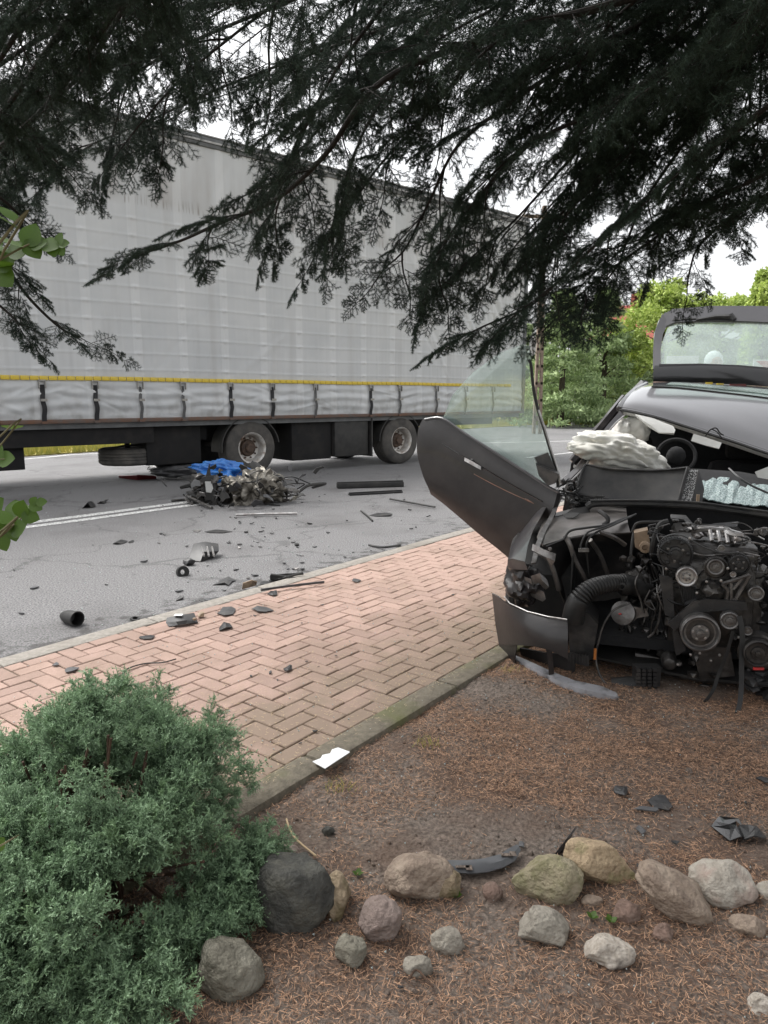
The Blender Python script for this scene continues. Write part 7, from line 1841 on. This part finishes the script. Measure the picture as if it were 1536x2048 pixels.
stems = [([SB, SB+Vector((-.1, .1, .5)), D(-60,560,1.02), D(0,520,1.05), D(60,488,1.08), D(100,482,1.1), D(126,488,1.12)], [(10,520,30,.6),(38,500,26,.3),(62,470,26,1.2),(66,498,22,-1.0),(76,486,20,.2),(100,490,20,-.3),(106,500,16,-1.2),(119,478,14,1.1),(128,487,12,.1),(122,502,12,-1.0),(8,555,26,-.8),(-20,500,34,.4)]),
         ([SB, SB+Vector((-.12, .15, .4)), D(-70,1130,1.1), D(0,1074,1.15), D(34,1044,1.18), D(56,1022,1.2), D(72,1004,1.22)], [(4,1048,24,1.4),(36,1056,22,.5),(28,1066,18,-1.3),(42,1018,20,1.2),(61,1033,18,-.4),(67,1002,10,1.0),(83,1004,11,.1),(72,1012,15,-.5),(6,1084,20,-1.2),(-10,1010,22,.7)]),
         ([SB, SB+Vector((-.15, .1, .45)), D(-60,930,1.1), D(-20,920,1.12), D(10,918,1.12)], [(12,918,20,.1),(-10,905,22,1.0)]),
         ([SB, SB+Vector((-.1, .12, .25)), D(-50,1720,1.1), D(-10,1700,1.1)], [(-2,1688,16,.9),(-20,1710,20,-.3)])]
for pts, lv in stems:
    mb = MB(); ps = smooth_path(pts, 5); n = len(ps); mb.tube(ps, [.0022*(1-i/n)+.0006 for i in range(n)], 6); mb.build('stem', M['leaf_stem'], sh)
    for k_ in range(3, n-9, 2):
        L_ = random.uniform(.03, .05); x = Vector((random.uniform(-.9, -.1), random.uniform(-.6, .6), random.uniform(-.2, .6))).normalized(); zax = Vector((-x.x*.4, -.3, 1)).normalized(); yax = zax.cross(x).normalized(); zax = x.cross(yax)
        inst('leaf', LME, sh, ps[k_]-SB, Matrix((x, yax, zax)).transposed().to_quaternion(), L_)
    for l in lv: leaf_at(l[0], l[1], 1.08 if l[1] < 700 else 1.17, l[2], l[3])
# small seedling sprouts and grass tufts in the bed
for u, v, lab in ((1185,1838,'tiny green seedling beside the red brick piece'), (1222,1846,'tiny yellow-green seedling below the red brick piece'), (716,1752,'small yellowing sprout left of the big brown boulder'), (912,1796,'single green leaf at the foot of the big brown boulder')):
    b = G(u, v); t_ = thing('seedling', lab, 'seedling', b)
    for k in range(4):
        a_ = k*1.7+u; x = Vector((math.cos(a_), math.sin(a_), .7)).normalized(); zax = Vector((-x.x*.7, -x.y*.7, 1)).normalized(); yax = zax.cross(x).normalized(); zax = x.cross(yax)
        inst('leaf', LME, t_, (0, 0, .004), Matrix((x, yax, zax)).transposed().to_quaternion(), .022)
for u, v, lab in ((680,1580,'small tuft of yellow-green grass against the kerb below the white card'), (860,1490,'small tuft of grass against the kerb in the middle'), (1018,1345,'small yellow tuft of grass by the corner of the fallen bumper')):
    b = G(u, v); n = 60; P = np.array(b)+r3.normal(0, .02, (n, 3))*np.array([1.6, 1, 0]); d = r3.normal(0, .5, (n, 3)); d[:, 2] = .9; d /= np.linalg.norm(d, axis=1, keepdims=True)
    V, Fq = quads_from(P, d, r3.uniform(.02, .055, n), .0025, None, .2); tag(mesh_np('grass_tuft', V, Fq, M['grassblade'], base=b, attr=np.repeat(r3.random(n), 4)), lab, 'grass tuft')
